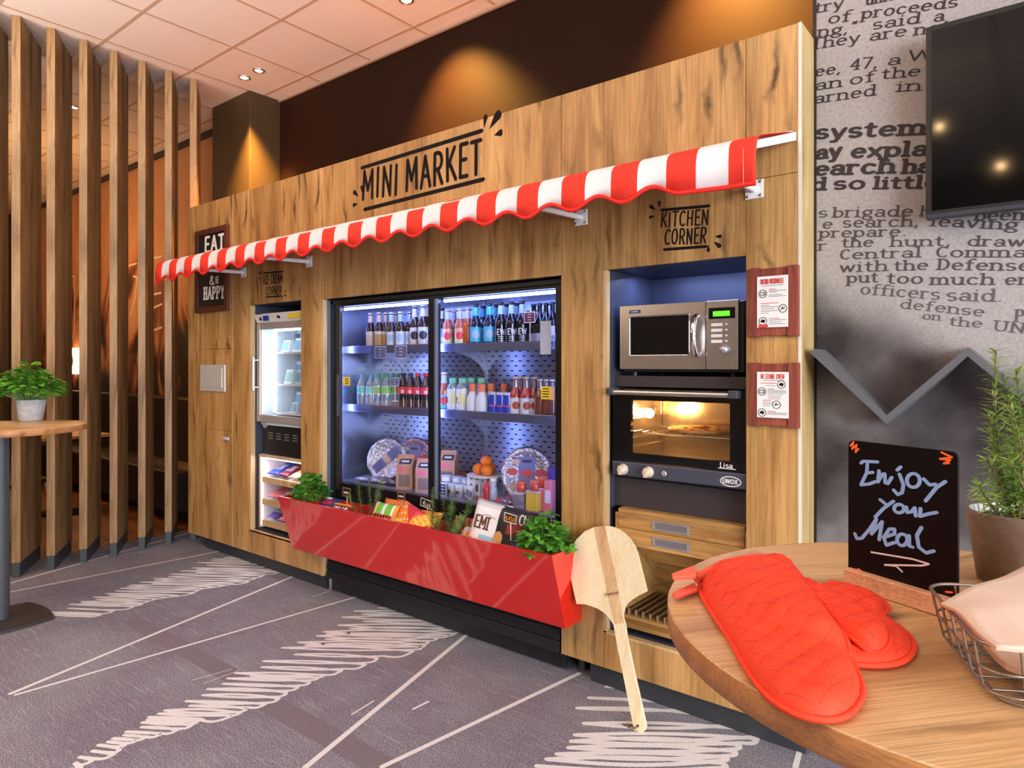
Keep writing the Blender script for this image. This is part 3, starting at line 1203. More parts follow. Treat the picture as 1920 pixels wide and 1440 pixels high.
# left storage cabinet
r = thing('storage_cabinet', 'tall narrow oak cabinet at the left end with an aluminium flap and lower door', 'cabinet', (-4.85, 2.9, 0))
g = G()
arc = [(-5.32 + .05 - .05 * math.cos(a * PI / 16), YF + .05 - .05 * math.sin(a * PI / 16)) for a in range(9)]
prof = [(-5.118, YF), (-5.118, CB), (-5.32, CB)] + arc
g.prism([(x, y, .10) for x, y in prof], (0, 0, ZT - .10), 0)
g.ob('end_panel', OAK, r, r.location)
panel(r, 'top_panel', -5.116, -4.61, 1.538, ZT)
fp = panel(r, 'flap_panel', -5.116, -4.61, .932, 1.538)
g = G()
g.box(-5.07, -4.70, YF - .012, YF, 1.22, 1.42)
SILV = mat('silver_lacquer', srgb(206, 202, 198), .4, metal=.25)
dsp = g.ob('metal_flap_frame', SILV, r, r.location, bevel=.004)
dsp['label'] = 'aluminium frame with a spring flap'
g = G()
g.box(-5.035, -4.735, YF - .016, YF - .011, 1.25, 1.395)
g.ob('flap', SILV, dsp, r.location, bevel=.003)
dr = panel(r, 'door', -5.116, -4.61, .10, .932)
g = G()
g.box(-4.735, -4.655, YF - .012, YF, .868, .892)
g.box(-4.715, -4.675, YF - .016, YF - .010, .872, .888)
lk = g.ob('lock_handle', SILV, dr, r.location, bevel=.003)
lk['label'] = 'small chrome lock handle'
g = G()
g.lathe([(.008, -.003), (.006, .004), (0, .005)], (0, 0, 0), 12)
g.xform(Matrix.Translation((-4.66, YF, 1.625)) @ Matrix.Rotation(PI / 2, 4, 'X'))
g.ob('lock_button', CHROME, r, r.location)
panel(r, 'stile', -4.61, -4.38, .10, ZT)
strip(r, 'carcass', -5.11, -4.40, YF + .022, CB, .11, ZT - .004, OAK)
strip(r, 'plinth', -5.10, -4.38, YF + .055, YF + .07, 0, .108, PLINTH)

# freezer tower
r = thing('freezer_tower', 'oak tower with the ice cream freezer niche and the snack rack', 'cabinet', (-4.0, 2.9, 0))
panel(r, 'header_panel', -4.38, -3.762, 1.838, ZT)
panel(r, 'apron_panel', -4.38, -3.762, .10, .262)
panel(r, 'stile', -3.762, -3.5235, .10, ZT)
g = G()
g.box(-3.5505, -3.5235, YF - .0008, YF + .03, .10, 1.828)
g.ob('edge_band', OAKE, r, r.location)
g = G()
g.box(-4.380, -4.366, YF, YF + .035, .262, 1.838)
g.box(-4.380, -3.762, YF, YF + .035, .250, .264)
g.ob('niche_edge', OAKE, r, r.location)
g = G()
g.box(-4.378, -4.362, YF + .035, CB, .262, 1.838)
g.box(-3.764, -3.535, YF + .025, CB, .262, 1.838)
g.box(-4.362, -3.764, CB - .02, CB, .262, 1.838)
g.box(-4.362, -3.764, YF + .022, CB - .02, 1.838, 1.858)
g.box(-4.362, -3.764, YF + .022, CB - .02, .244, .264)
g.ob('niche_liner', LINER, r, r.location)
strip(r, 'top_board', -4.378, -3.526, YF + .021, CB, ZT - .03, ZT - .002, OAK)
strip(r, 'plinth', -4.38, -3.56, YF + .055, YF + .07, 0, .105, PLINTH)
# writing on the tower
g = G()


def ray_marks(g, x, z, s, Y, mirror=1, m=0, upper=True):
    """three little burst drops beside a sign"""
    for ang, d, l, w in ((100, .9, .9, .20), (140, 1.0, 1.15, .26), (185, .9, .85, .22)) if upper else ((-5, .9, .8, .22), (-40, 1.0, 1.1, .26), (-85, .9, .85, .2)):
        a = math.radians(ang if mirror > 0 else 180 - ang)
        dx, dz = math.cos(a), math.sin(a)
        cx, cz = x + dx * d * s, z + dz * d * s
        px, pz = -dz, dx
        pts = []
        for t, ww in ((0, .02), (.35, .5), (.75, 1.0), (.95, .8), (1.0, .3)):
            pts.append((t, ww))
        P = [(cx + dx * l * s * t + px * w * s * ww, Y, cz + dz * l * s * t + pz * w * s * ww) for t, ww in pts] + \
            [(cx + dx * l * s * t - px * w * s * ww, Y, cz + dz * l * s * t - pz * w * s * ww) for t, ww in reversed(pts)]
        g.poly(P, m)


def bar(g, p0, p1, w, Y, m=0):
    a, b = at(p0[0], p0[1], Y), at(p1[0], p1[1], Y)
    pen(g, [(a.x, a.z), (b.x, b.z)], lambda x, z: (x, Y, z), w, w, m, 4)


YT = YF - .0008
rn = random.Random(5)
fit_line(g, 'ICE CREAM', YT, (494, 533), (530, 529), .058, .07, .07, 0, 0, .12, .02, rn)
fit_line(g, 'CORNER', YT, (499, 553), (528, 551), .052, .07, .07, 0, 0, .12, .02, rn)
bar(g, (494, 512), (531, 509), .005, YT)
bar(g, (499, 557), (528, 555), .005, YT)
p = at(493, 520, YT)
ray_marks(g, p.x, p.z, .028, YT)
p = at(529, 546, YT)
ray_marks(g, p.x, p.z, .028, YT, 1, 0, False)
o = g.ob('ice_cream_corner_lettering', INK, r, r.location)
o['label'] = 'black hand lettering ICE CREAM CORNER'

# pale edge bands between the cabinet boards
for x, z0, z1, own in ((-5.1165, .10, ZT, 0), (-4.611, .10, ZT, 0), (-4.3805, 1.838, ZT, 1), (-3.7625, 1.838, ZT, 1), (-3.5535, 1.828, ZT, 1)):
    g = G()
    g.box(x - .0014, x + .0014, YF - .0007, YF + .012, z0, z1)
    q = [o for o in bpy.data.objects if o.name == ('storage_cabinet', 'freezer_tower')[own]][0]
    g.ob('edge_band', OAKE, q, q.location)

# long header above the glass fridge
r = thing('fridge_header', 'wide oak header board above the glass fridge with the black MINI MARKET lettering', 'panel', (-2.6, 2.6, 1.83))
panel(r, 'board', -3.5235, -1.7285, 1.828, ZT)
strip(r, 'top_board', -3.52, -1.732, YF + .021, CB, ZT - .03, ZT - .002, OAK)
strip(r, 'soffit', -3.52, -1.732, YF + .021, CB, 1.83, 1.85, BLACK)
g = G()
rn = random.Random(11)
a, b = at(679, 375, YT), at(748, 362, YT)


def hand(g, s, p0, p1, capz, wx, wy, sp, jit):
    a, b = at(p0[0], p0[1], YT), at(p1[0], p1[1], YT)
    L = (b - a).length
    xs = L / capz / width(s, sp)
    text(g, s, on_wall(YT, a.x, a.z, b.x, b.z, capz), wx, wy, sp, xs, 0, 0, jit, rn)


hand(g, 'MINI', (679, 374), (746, 363), .163, .066, .066, .16, .03)
hand(g, 'MARKET', (761, 358), (902, 325), .166, .066, .066, .16, .03)
bar(g, (678, 315), (904, 245), .011, YT)
bar(g, (683, 393), (907, 336), .011, YT)
p = at(681, 378, YT)
ray_marks(g, p.x, p.z, .055, YT)
g2 = G()
p = at(905, 262, YT)
for ang, d, l, w in ((80, .8, 1.0, .2), (45, .9, 1.5, .34), (5, 1.1, .8, .26)):
    s = .068
    a = math.radians(ang)
    dx, dz = math.cos(a), math.sin(a)
    px, pz = -dz, dx
    cx, cz = p.x + dx * d * s, p.z + dz * d * s
    pts = ((0, .02), (.35, .5), (.75, 1.0), (.95, .8), (1.0, .3))
    g.poly([(cx + dx * l * s * t + px * w * s * k, YT, cz + dz * l * s * t + pz * w * s * k) for t, k in pts] +
           [(cx + dx * l * s * t - px * w * s * k, YT, cz + dz * l * s * t - pz * w * s * k) for t, k in reversed(pts)])
o = g.ob('mini_market_lettering', INK, r, r.location)
o['label'] = 'large black brush lettering MINI MARKET between two lines'

# kitchen tower
KX0, KX1, NX0, NX1 = -1.7285, -.684, -1.505, -.885
r = thing('kitchen_tower', 'oak tower at the right end with microwave niche, oven and drawers', 'cabinet', (-1.2, 2.9, 0))
kt = r
panel(r, 'stile', KX0, NX0, .10, ZT)
panel(r, 'stile', NX1, KX1 - .012, .10, 2.115)
panel(r, 'corner_panel', NX1, KX1 - .012, 2.115, ZT)
panel(r, 'header_panel', NX0, NX1, 1.832, ZT)
panel(r, 'apron_panel', NX0, NX1, .10, .255)
g = G()
g.box(KX1 - .02, KX1 - .001, YF + .003, YN - .006, .10, ZT)
g.ob('side_panel', wood('oak_side', srgb(206, 178, 122), srgb(188, 158, 102), srgb(156, 124, 72), knots=.3, plank=9), r, r.location)
g = G()
g.box(KX1 - .012, KX1 - .0005, YF - .001, YF + .004, .10, ZT)
g.ob('corner_edge', mat('pale_edge', srgb(232, 222, 206), .4), r, r.location)
g = G()
g.box(NX0 - .002, NX0 + .014, YF - .0006, YF + .03, .255, 1.832)
g.box(NX0, NX1, YF - .0006, YF + .03, .252, .262)
g.ob('niche_edge', OAKE, r, r.location)
g = G()
g.box(NX0 - .004, NX0 + .012, YF + .03, CB, .262, 1.834)
g.box(NX1 + .004, NX1 + .02, YF + .022, CB, .262, 1.834)
g.box(NX0 + .012, NX1 + .004, 2.98, 3.0, .262, 1.834)
g.box(NX0 + .012, NX1 + .004, YF + .022, 2.98, 1.834, 1.85)
g.box(NX0 + .012, NX1 + .004, YF + .05, 2.98, .24, .262)
g.ob('niche_liner', LINER, r, r.location)
g = G()
FILL = mat('dark_filler_panel', srgb(62, 54, 56), .35)
g.box(NX0 + .012, NX1 + .004, 2.60, 2.98, 1.325, 1.372)
g.ob('shelf_panel', FILL, r, r.location)
g = G()
g.box(NX0 + .012, NX1 + .004, 2.60, 2.98, .80, .925)
g.ob('shelf_panel', FILL, r, r.location)
strip(r, 'top_board', KX0, KX1 - .02, YF + .021, CB, ZT - .03, ZT - .002, OAK)
strip(r, 'plinth', KX0 + .13, KX1, YF + .045, YF + .06, 0, .10, PLINTH)
for i, x in enumerate((KX0 + .04, KX0 + .11)):
    g = G()
    g.lathe([(.02, .0), (.02, .10)], (x, YF + .12, 0), 12)
    g.ob('levelling_foot', CHROME if i else ANTHR, r, r.location)
# drawer block
SHELL_SHADE = mat('handle_recess_shade', srgb(150, 146, 150), .3, metal=.6)  # darker tone paints the shade inside the flat handle recess
g = G()
g.box(-1.463, -1.448, 2.555, 2.95, .262 + .03, .80)
g.box(-.899, -.884, 2.555, 2.95, .292, .80)
g.box(-1.463, -.884, 2.555, 2.95, .782, .80)
g.box(-1.463, -.884, 2.575, 2.95, .64, .65)
g.box(-1.463, -.884, 2.555, 2.95, .292, .31)
g.box(-1.463, -.884, 2.93, 2.95, .31, .782)
g.box(-1.463, -.884, 2.80, 2.81, .52, .65)
g.ob('drawer_carcass', OAKH, r, r.location)
for z0, z1 in ((.719, .781), (.645, .717)):
    g = G()
    g.box(-1.447, -.90, 2.552, 2.57, z0, z1)
    d = g.ob('drawer', OAKH, r, r.location, bevel=.0015)
    zc = (z0 + z1) / 2
    g = G()
    x0, x1 = -1.285, -1.12
    g.box(x0, x1, 2.549, 2.5525, zc - .019, zc - .014)
    g.box(x0, x1, 2.549, 2.5525, zc + .014, zc + .019)
    g.box(x0, x0 + .012, 2.549, 2.5525, zc - .014, zc + .014)
    g.box(x1 - .012, x1, 2.549, 2.5525, zc - .014, zc + .014)
    g.add([(x0, 2.5515, zc - .014), (x1, 2.5515, zc - .014), (x1, 2.5515, zc + .014), (x0, 2.5515, zc + .014)], [(0, 1, 2, 3)], 1)
    h = g.ob('handle', [ALU, SHELL_SHADE], d, r.location)
    h['label'] = 'recessed aluminium shell handle'
# LED under the niche top
light('niche_led', 'AREA', (-1.2, 2.75, 1.825), 4.5, (.35, .45, 1.0), .5, .05, target=(-1.2, 2.9, 1.0))
# lettering
g = G()
rn = random.Random(2)
fit_line(g, 'KITCHEN', YT, (1239, 426), (1328, 420.6), .058, .058, .058, 0, 0, .14, .03, rn)
fit_line(g, 'CORNER', YT, (1246, 459), (1324, 455), .060, .058, .058, 0, 0, .14, .03, rn)
bar(g, (1240, 394), (1330, 386), .006, YT)
bar(g, (1245, 468), (1324, 462), .006, YT)
p = at(1240, 402, YT)
ray_marks(g, p.x, p.z, .032, YT)
p = at(1326, 444, YT)
ray_marks(g, p.x, p.z, .034, YT, 1, 0, False)
o = g.ob('kitchen_corner_lettering', INK, r, r.location)
o['label'] = 'black hand lettering KITCHEN CORNER between two lines'

# ---------------------------------------------------------------- wall signs
r = thing('chalk_sign', 'black EAT & BE HAPPY sign in a dark red wooden frame, half behind the awning', 'sign', (-4.886, YF, 2.13))
g = G()
x0, x1, z0, z1 = -5.125, -4.645, 1.817, 2.443
for a in ((x0 + .04, x1 - .04, z0, z0 + .04), (x0 + .04, x1 - .04, z1 - .04, z1), (x0, x0 + .04, z0, z1), (x1 - .04, x1, z0, z1)):
    g.box(a[0], a[1], YF - .025, YF - .001, a[2], a[3])
g.ob('frame', wood('mahogany_frame', srgb(104, 52, 34), srgb(84, 40, 28), srgb(54, 26, 20), knots=0, plank=5), r, r.location)
g = G()
g.box(x0 + .035, x1 - .035, YF - .014, YF - .002, z0 + .035, z1 - .035)
sb = g.ob('board', BLACK, r, r.location)
g = G()
Ys = YF - .0155
fit_line(g, 'EAT', Ys, (384, 473), (420, 467), .110, .13, .09, 0, .15, .16)
fit_line(g, '&', Ys, (393, 533), (402, 533), .06, .12, .10, 0, 0, .1)
fit_line(g, 'BE', Ys, (404, 531), (410, 530), .045, .10, .10, 0, 0, .14)
fit_line(g, 'HAPPY', Ys, (382, 561), (420, 558), .085, .12, .09, 0, .12, .18)
g.ob('lettering', CHALK, sb, r.location)


def instruction_frame(x0, x1, z0, z1, lab, title, variant):
    r = thing('instruction_frame', lab, 'sign', ((x0 + x1) / 2, YF, (z0 + z1) / 2))
    g = G()
    w = .038
    for bx in ((x0, x0 + w), (x1 - w, x1)):
        g.box(bx[0], bx[1], YF - .022, YF - .001, z0, z1)
    g.box(x0 + w, x1 - w, YF - .018, YF - .001, z0 + .004, z0 + .045)
    g.box(x0 + w, x1 - w, YF - .018, YF - .001, z1 - .045, z1 - .004)
    g.ob('frame', REDW, r, r.location, bevel=.002)
    g = G()
    px0, px1, pz0, pz1 = x0 + .03, x1 - .034, z0 + .034, z1 - .034
    g.box(px0, px1, YF - .0255, YF - .0225, pz0, pz1)
    p = g.ob('sheet', PAPER, r, r.location, bevel=.001)
    Y = YF - .0262
    W_, H_ = px1 - px0, pz1 - pz0
    gr, gk, gg = G(), G(), G()
    em = .017
    xs = W_ * .74 / em / width(title, .12)
    text(gr, title, on_wall(Y, px0 + W_ * .13, pz1 - H_ * .15, px1, pz1 - H_ * .15, em), .07, .07, .12, xs)
    pl = lambda a, b: (a, Y, b)

    def line(g, u0, u1, v, w=.0011):
        pen(g, [(px0 + W_ * u0, pz1 - H_ * v), (px0 + W_ * u1, pz1 - H_ * v)], pl, w, w, 0, 4)

    def icon(u, v, rr, kind):
        c = (px0 + W_ * u, pz1 - H_ * v)
        pen(gk, [(c[0] + rr * math.cos(2 * PI * k / 20), c[1] + rr * math.sin(2 * PI * k / 20)) for k in range(21)], pl, .0011, .0011)
        if kind == 0:
            pen(gk, [(c[0] - rr * .6, c[1] - rr * .4), (c[0] + rr * .6, c[1] - rr * .4), (c[0] + rr * .6, c[1] + rr * .4), (c[0] - rr * .6, c[1] + rr * .4), (c[0] - rr * .6, c[1] - rr * .4)], pl, .001, .001)
            pen(gk, [(c[0] + rr * .25, c[1] - rr * .4), (c[0] + rr * .25, c[1] + rr * .4)], pl, .001, .001)
        elif kind == 1:
            pen(gk, [(c[0] - rr * .4, c[1] - rr * .3), (c[0] - rr * .1, c[1] + rr * .4), (c[0] + rr * .1, c[1] - .1 * rr), (c[0] + rr * .45, c[1] + rr * .2)], pl, .0013, .0013)
        else:
            pen(gk, [(c[0] - rr * .4, c[1] - rr * .1), (c[0], c[1] + rr * .3), (c[0] + rr * .1, c[1] - rr * .3), (c[0] + rr * .4, c[1] + rr * .1)], pl, .0032, .0032)

    line(gg, .2, .85, .185)
    if variant == 0:
        icon(.2, .34, .014, 0)
        icon(.84, .645, .014, 1)
        icon(.2, .875, .014, 2)
        line(gr, .4, .6, .26); line(gr, .12, .7, .53); line(gr, .4, .72, .83)
        for v, a, b in ((.29, .4, .95), (.315, .42, .65), (.37, .4, .8), (.4, .4, .92), (.57, .14, .4), (.6, .14, .7), (.64, .14, .55), (.68, .14, .66), (.72, .14, .36), (.86, .4, .95), (.9, .4, .8), (.935, .4, .9)):
            line(gg, a, b, v)
        pen(gr, [(px0 + W_ * .1, pz0 + .006), (px0 + W_ * .32, pz0 + .006)], pl, .006, .006)
    else:
        icon(.78, .27, .014, 2)
        icon(.17, .43, .014, 0)
        icon(.63, .71, .014, 1)
        icon(.17, .89, .014, 2)
        line(gr, .12, .6, .245); line(gr, .35, .55, .37); line(gr, .2, .45, .62); line(gr, .35, .6, .86)
        for v, a, b in ((.3, .3, .6), (.4, .35, .9), (.43, .35, .95), (.46, .35, .9), (.5, .35, .8), (.54, .35, .75), (.58, .4, .75), (.66, .2, .5), (.7, .2, .48), (.74, .2, .42), (.89, .35, .95), (.92, .35, .95)):
            line(gg, a, b, v)
    gr.ob('red_headings', mat('sign_red', srgb(206, 70, 64), .7), p, r.location)
    gk.ob('icons', INK, p, r.location)
    gg.ob('small_print', mat('sign_grey', srgb(150, 146, 146), .7), p, r.location)


instruction_frame(-.865, -.69, 1.523, 1.779, 'upper worn red frame with a white instruction sheet beside the microwave', 'BISTRO MICROWELLE', 0)
instruction_frame(-.865, -.688, 1.192, 1.428, 'lower worn red frame with a white instruction sheet beside the oven door', 'IN STONE OVEN', 1)

# ---------------------------------------------------------------- awning
AX0, AX1, AY = -4.86, -.703, 2.10
AWR = mat('awning_red', srgb(232, 52, 32), .75, var=.03, vscale=200)
AWW = mat('awning_white', srgb(238, 236, 238), .75, var=.02, vscale=200)
AWB = mat('awning_binding', srgb(226, 34, 22), .7)
r = thing('awning', 'red and white striped shop awning with scalloped valance along the cabinet fronts', 'awning', (-2.78, YF, 2.2))
P_ = .1075
edges = [AX1]
x = AX1 - .088
while x > AX0 + .03:
    edges.append(x)
    x -= P_
edges.append(AX0)
edges = edges[::-1]
ns = len(edges) - 1
sec = [(YF - .004, 2.262), (2.40, 2.226), (2.28, 2.190), (2.20, 2.166), (2.155, 2.152), (2.132, 2.143), (2.115, 2.131), (2.104, 2.114), (2.099, 2.09), (2.097, 2.065)]


def bow(x):
    return .018 * math.sin(PI * max(0, min(1, (x - AX0) / (AX1 - AX0))))



def zbot(x):
    # red stripes hang low, white ones arch up; flat at the right end
    i = max(0, min(ns - 1, next((k for k in range(ns) if edges[k + 1] >= x - 1e-9), ns - 1)))
    t = (x - edges[i]) / (edges[i + 1] - edges[i])
    red = (ns - 1 - i) % 2 == 0
    ph = math.cos(PI * (t - .5))
    z = 2.006 + bow(x) * .8 + (-.019 if red else .019) * ph
    x0 = AX1 - .088 - 1.5 * P_
    if x > x0:
        u = (x - x0) / (AX1 - x0)
        z = (2.006 - .019 + bow(x0) * .8) * (1 - u) + 1.981 * u
    return z


g = G()
gb = G()
cols = []
for i in range(ns):
    for k in range(6):
        cols.append((edges[i] + (edges[i + 1] - edges[i]) * k / 6, (ns - 1 - i) % 2))
cols.append((edges[-1], 0))
rows = []
for x, c in cols:
    zb = zbot(min(max(x, AX0 + 1e-4), AX1 - 1e-4))
    sag = .0025 * math.sin(x * 29)
    rows.append([Vector((x, y + (sag if z < 2.1 else 0), z)) for y, z in sec] + [Vector((x, AY - .003 + sag, zb + .008))])
for j in range(len(cols) - 1):
    for k in range(len(rows[0]) - 1):
        a, b, c_, d = rows[j][k], rows[j + 1][k], rows[j + 1][k + 1], rows[j][k + 1]
        g.add([a, b, c_, d], [(0, 1, 2, 3)], 0 if cols[j][1] == 0 else 1, True)
cv = g.ob('canopy', [AWR, AWW], r, r.location, merge=True)
cv['label'] = 'canopy cloth in red and white stripes'
sm = cv.modifiers.new('thickness', 'SOLIDIFY')
sm.thickness = .0015
pts = []
for x, c in cols:
    zb = zbot(min(max(x, AX0 + 1e-4), AX1 - 1e-4))
    pts.append((x, zb))
for (xa, za), (xb, zb) in zip(pts[:-1], pts[1:]):
    sa, sb_ = .0025 * math.sin(xa * 29), .0025 * math.sin(xb * 29)
    gb.add([(xa, AY - .0065 + sa, za - .004), (xb, AY - .0065 + sb_, zb - .004), (xb, AY - .0065 + sb_, zb + .010), (xa, AY - .0065 + sa, za + .010),
            (xa, AY - .001 + sa, za - .004), (xb, AY - .001 + sb_, zb - .004), (xb, AY - .001 + sb_, zb + .010), (xa, AY - .001 + sa, za + .010)],
           [(0, 1, 2, 3), (4, 7, 6, 5), (0, 4, 5, 1), (3, 2, 6, 7)], 0, True)
o = gb.ob('hem_binding', AWB, r, r.location, merge=True)
# seam near the right end
g = G()
pen(g, [(AX1 - .038, 2.10), (AX1 - .038, 1.99)], lambda a, b: (a, AY - .0075, b), .0012, .0012)
g.ob('seam', mat('pale_seam', srgb(244, 150, 140), .8), r, r.location)
g = G()
g.tube([(AX0 + .02 + (AX1 - AX0 - .03) * k / 20, 2.125, 2.110 + bow(AX0 + (AX1 - AX0) * k / 20)) for k in range(21)], .012, 12)
g.ob('front_tube', WHITE, r, r.location)
g = G()
g.box(AX0 + .02, AX1 - .005, YF - .03, YF, 2.235, 2.258)
g.ob('wall_rail', WHITE, r, r.location)
g = G()
a0, a1 = Vector((-.708, YF - .002, 2.246)), Vector((-.708, 2.115, 2.112))
for t in (0,):
    d = Vector((0, 0, .017))
    g.hexa([a1 + Vector((-.01, 0, -.014)), a1 + Vector((.006, 0, -.014)), a0 + Vector((.006, 0, -.017)), a0 + Vector((-.01, 0, -.017)),
            a1 + Vector((-.01, 0, .012)), a1 + Vector((.006, 0, .012)), a0 + Vector((.006, 0, .015)), a0 + Vector((-.01, 0, .015))])
g.ob('side_arm', WHITE, r, r.location, bevel=.002)
for x in (-4.457, -3.669, -1.619, -.852):
    g = G()
    g.tube([(x, YF - .006, 2.078), (x, 2.30, 2.068), (x, 2.135, 2.058)], [.013, .012, .011], 10)
    b = g.ob('bracket_arm', WHITE, r, r.location)
    g = G()
    g.box(x - .034, x + .034, YF - .006, YF - .0005, 2.042, 2.112)
    w = g.ob('wall_plate', WHITE, b, r.location, bevel=.002)
    for sx in (-1, 1):
        for sz in (-1, 1):
            pass
    g = G()
    for sx in (-1, 1):
        for sz in (-1, 1):
            s0 = len(g.v)
            g.lathe([(0, .003), (.006, .002), (.006, -.001)], (0, 0, 0), 8)
            g.xform(Matrix.Translation((x + sx * .024, YF - .0065, 2.077 + sz * .025)) @ Matrix.Rotation(PI / 2, 4, 'X'), s0)
    g.ob('screws', STEEL, b, r.location)

# ---------------------------------------------------------------- glass fridge
FX0, FX1 = -3.523, -1.729


def perforated():
    m, t, N, L, B = nt('perforated_back')
    tc = N.new('ShaderNodeTexCoord')
    sp = N.new('ShaderNodeSeparateXYZ')
    L.new(tc.outputs['Object'], sp.inputs[0])

    def M(op, a, b=None, c=None):
        n = N.new('ShaderNodeMath')
        n.operation = op
        for i, v in enumerate((a, b, c)):
            if v is None:
                continue
            if isinstance(v, (int, float)):
                n.inputs[i].default_value = v
            else:
                L.new(v, n.inputs[i])
        return n.outputs[0]
    row = M('DIVIDE', sp.outputs['Z'], .028)
    fr = M('FLOOR', row)
    off = M('MULTIPLY', M('MODULO', fr, 2.0), .5)
    cx = M('FRACT', M('ADD', M('DIVIDE', sp.outputs['X'], .058), off))
    cz = M('FRACT', row)
    a = M('LESS_THAN', M('ABSOLUTE', M('SUBTRACT', cx, .5)), .19)
    b = M('LESS_THAN', M('ABSOLUTE', M('SUBTRACT', cz, .5)), .12)
    k = M('MULTIPLY', a, b)
    mx = N.new('ShaderNodeMix')
    mx.data_type = 'RGBA'
    mx.inputs['A'].default_value = srgb(176, 180, 196)
    mx.inputs['B'].default_value = srgb(14, 14, 22)
    L.new(k, mx.inputs['Factor'])
    L.new(mx.outputs['Result'], B.inputs['Base Color'])
    B.inputs['Metallic'].default_value = .8
    B.inputs['Roughness'].default_value = .28
    return m


INOX = mat('fridge_inox', srgb(176, 182, 206), .22, metal=.8)
r = thing('display_fridge', 'black framed two door glass fridge lit blue white inside, full of drinks and snacks', 'fridge', (-2.626, 2.9, 0))
fr = r
g = G()
g.box(FX0, FX0 + .03, 2.575, 3.05, .30, 1.822)
g.box(FX1 - .03, FX1, 2.575, 3.05, .30, 1.822)
g.box(FX0, FX1, 2.575, 3.05, 1.80, 1.822)
g.box(FX0, FX1, 3.03, 3.05, .30, 1.82)
g.box(FX0 + .03, FX1 - .03, 2.60, 3.03, .30, .66)
g.ob('housing', BLACK, r, r.location)
g = G()
g.box(FX0, FX0 + .006, YF + .032, 2.576, .40, 1.822)
g.ob('jamb', mat('blue_grey_jamb', srgb(96, 108, 124), .35), r, r.location)
g = G()
g.box(FX0 + .03, FX0 + .042, 2.625, 3.0, .66, 1.79)
g.box(FX1 - .042, FX1 - .03, 2.625, 3.0, .66, 1.79)
g.box(FX0 + .042, FX1 - .042, 2.625, 3.0, 1.775, 1.79)
g.ob('liner', INOX, r, r.location)
g = G()
g.box(FX0 + .042, FX1 - .042, 3.0, 3.012, .66, 1.79)
g.ob('back_panel', perforated(), r, r.location)
g = G()
g.box(-2.612, -2.588, 2.985, 3.0, .69, 1.775)
g.ob('shelf_post', INOX, r, r.location)
g = G()
g.box(FX0 + .042, FX1 - .042, 2.63, 3.0, .66, .69)
dk = g.ob('deck', mat('deck_plate', srgb(150, 150, 176), .35, metal=.5), r, r.location)
SH = (1.50, 1.135)
for z in SH:
    g = G()
    g.box(FX0 + .043, FX1 - .043, 2.675, 2.995, z, z + .008)
    sh = g.ob('shelf', INOX, r, r.location)
    g = G()
    g.box(FX0 + .043, FX1 - .043, 2.660, 2.674, z - .008, z + .038)
    g.ob('shelf_lip', mat('shelf_lip_steel', srgb(150, 160, 196), .25, metal=.85), sh, r.location, bevel=.002)
    g = G()
    for x in (-3.30, -2.60, -1.95):
        g.prism([(x, 2.70, z - .002), (x, 2.99, z - .002), (x, 2.99, z - .13), (x, 2.95, z - .08), (x, 2.86, z - .035)], (.004, 0, 0))
    g.ob('shelf_bracket', INOX, sh, r.location)
# LED tubes
g = G()
g.box(FX0 + .08, -2.66, 2.622, 2.634, 1.762, 1.776)
g.box(-2.57, FX1 - .06, 2.622, 2.634, 1.762, 1.776)
g.ob('top_led', LEDBL, r, r.location)
for x in (-3.472, -2.665, -1.782):
    g = G()
    g.box(x - .006, x + .006, 2.612, 2.622, .72, 1.74)
    g.ob('upright_led', LEDBL, r, r.location)
# doors
DFR = mat('door_frame_black', srgb(20, 20, 24), .3)
DFL = mat('door_frame_blue_edge', srgb(150, 170, 220), .3, metal=.6)


def fdoor(x0, x1, yy, wl_, wr_, lab):
    g = G()
    z0, z1 = .64, 1.822
    g.box(x0, x0 + wl_, yy, yy + .02, z0, z1)
    g.box(x1 - wr_, x1, yy, yy + .02, z0, z1)
    g.box(x0 + wl_, x1 - wr_, yy, yy + .02, z1 - .04, z1)
    g.box(x0 + wl_, x1 - wr_, yy, yy + .02, z0, z0 + .05)
    d = g.ob('sliding_door', DFR, r, r.location, bevel=.002)
    d['label'] = lab
    g = G()
    g.box(x0 + wl_, x1 - wr_, yy + .008, yy + .011, z0 + .05, z1 - .04)
    g.ob('pane', GLASS, d, r.location)
    return d


d1 = fdoor(-3.50, -2.612, 2.588, .060, .045, 'left sliding glass door')
d2 = fdoor(-2.612, -1.745, 2.592, .03, .062, 'right sliding glass door')
g = G()
g.box(-2.607, -2.585, 2.589, 2.594, .69, 1.78)
g.ob('edge_profile', DFL, d2, r.location)
g = G()
g.box(-3.463, -3.445, 2.579, 2.589, 1.10, 1.36)
g.ob('handle', ANTHR, d1, r.location, bevel=.002)
g = G()
g.box(-3.502, -3.494, 2.580, 2.590, .66, 1.80)
g.ob('track', STEEL, d1, r.location)
# base below the red trough
g = G()
g.box(FX0 + .01, FX1 - .005, 2.56, 3.0, .10, .30)
g.ob('machine_base', BLACK, r, r.location)
g = G()
for i in range(4):
    z = .10 + .055 * i
    g.hexa([(FX0 + .03, 2.52 + .006 * i, z), (FX1 - .012, 2.52 + .006 * i, z), (FX1 - .012, 2.57, z), (FX0 + .03, 2.57, z),
            (FX0 + .03, 2.535 + .006 * i, z + .047), (FX1 - .012, 2.535 + .006 * i, z + .047), (FX1 - .012, 2.57, z + .05), (FX0 + .03, 2.57, z + .05)])
g.box(FX0 + .03, FX1 - .012, 2.575, 2.60, .012, .10)
g.ob('base_grille', mat('grille_black', srgb(32, 33, 38), .38), r, r.location, bevel=.003)
g = G()
g.lathe([(.014, 0), (.014, .10)], (FX0 + .02, 2.57, 0), 10)
g.ob('foot', CHROME, r, r.location)

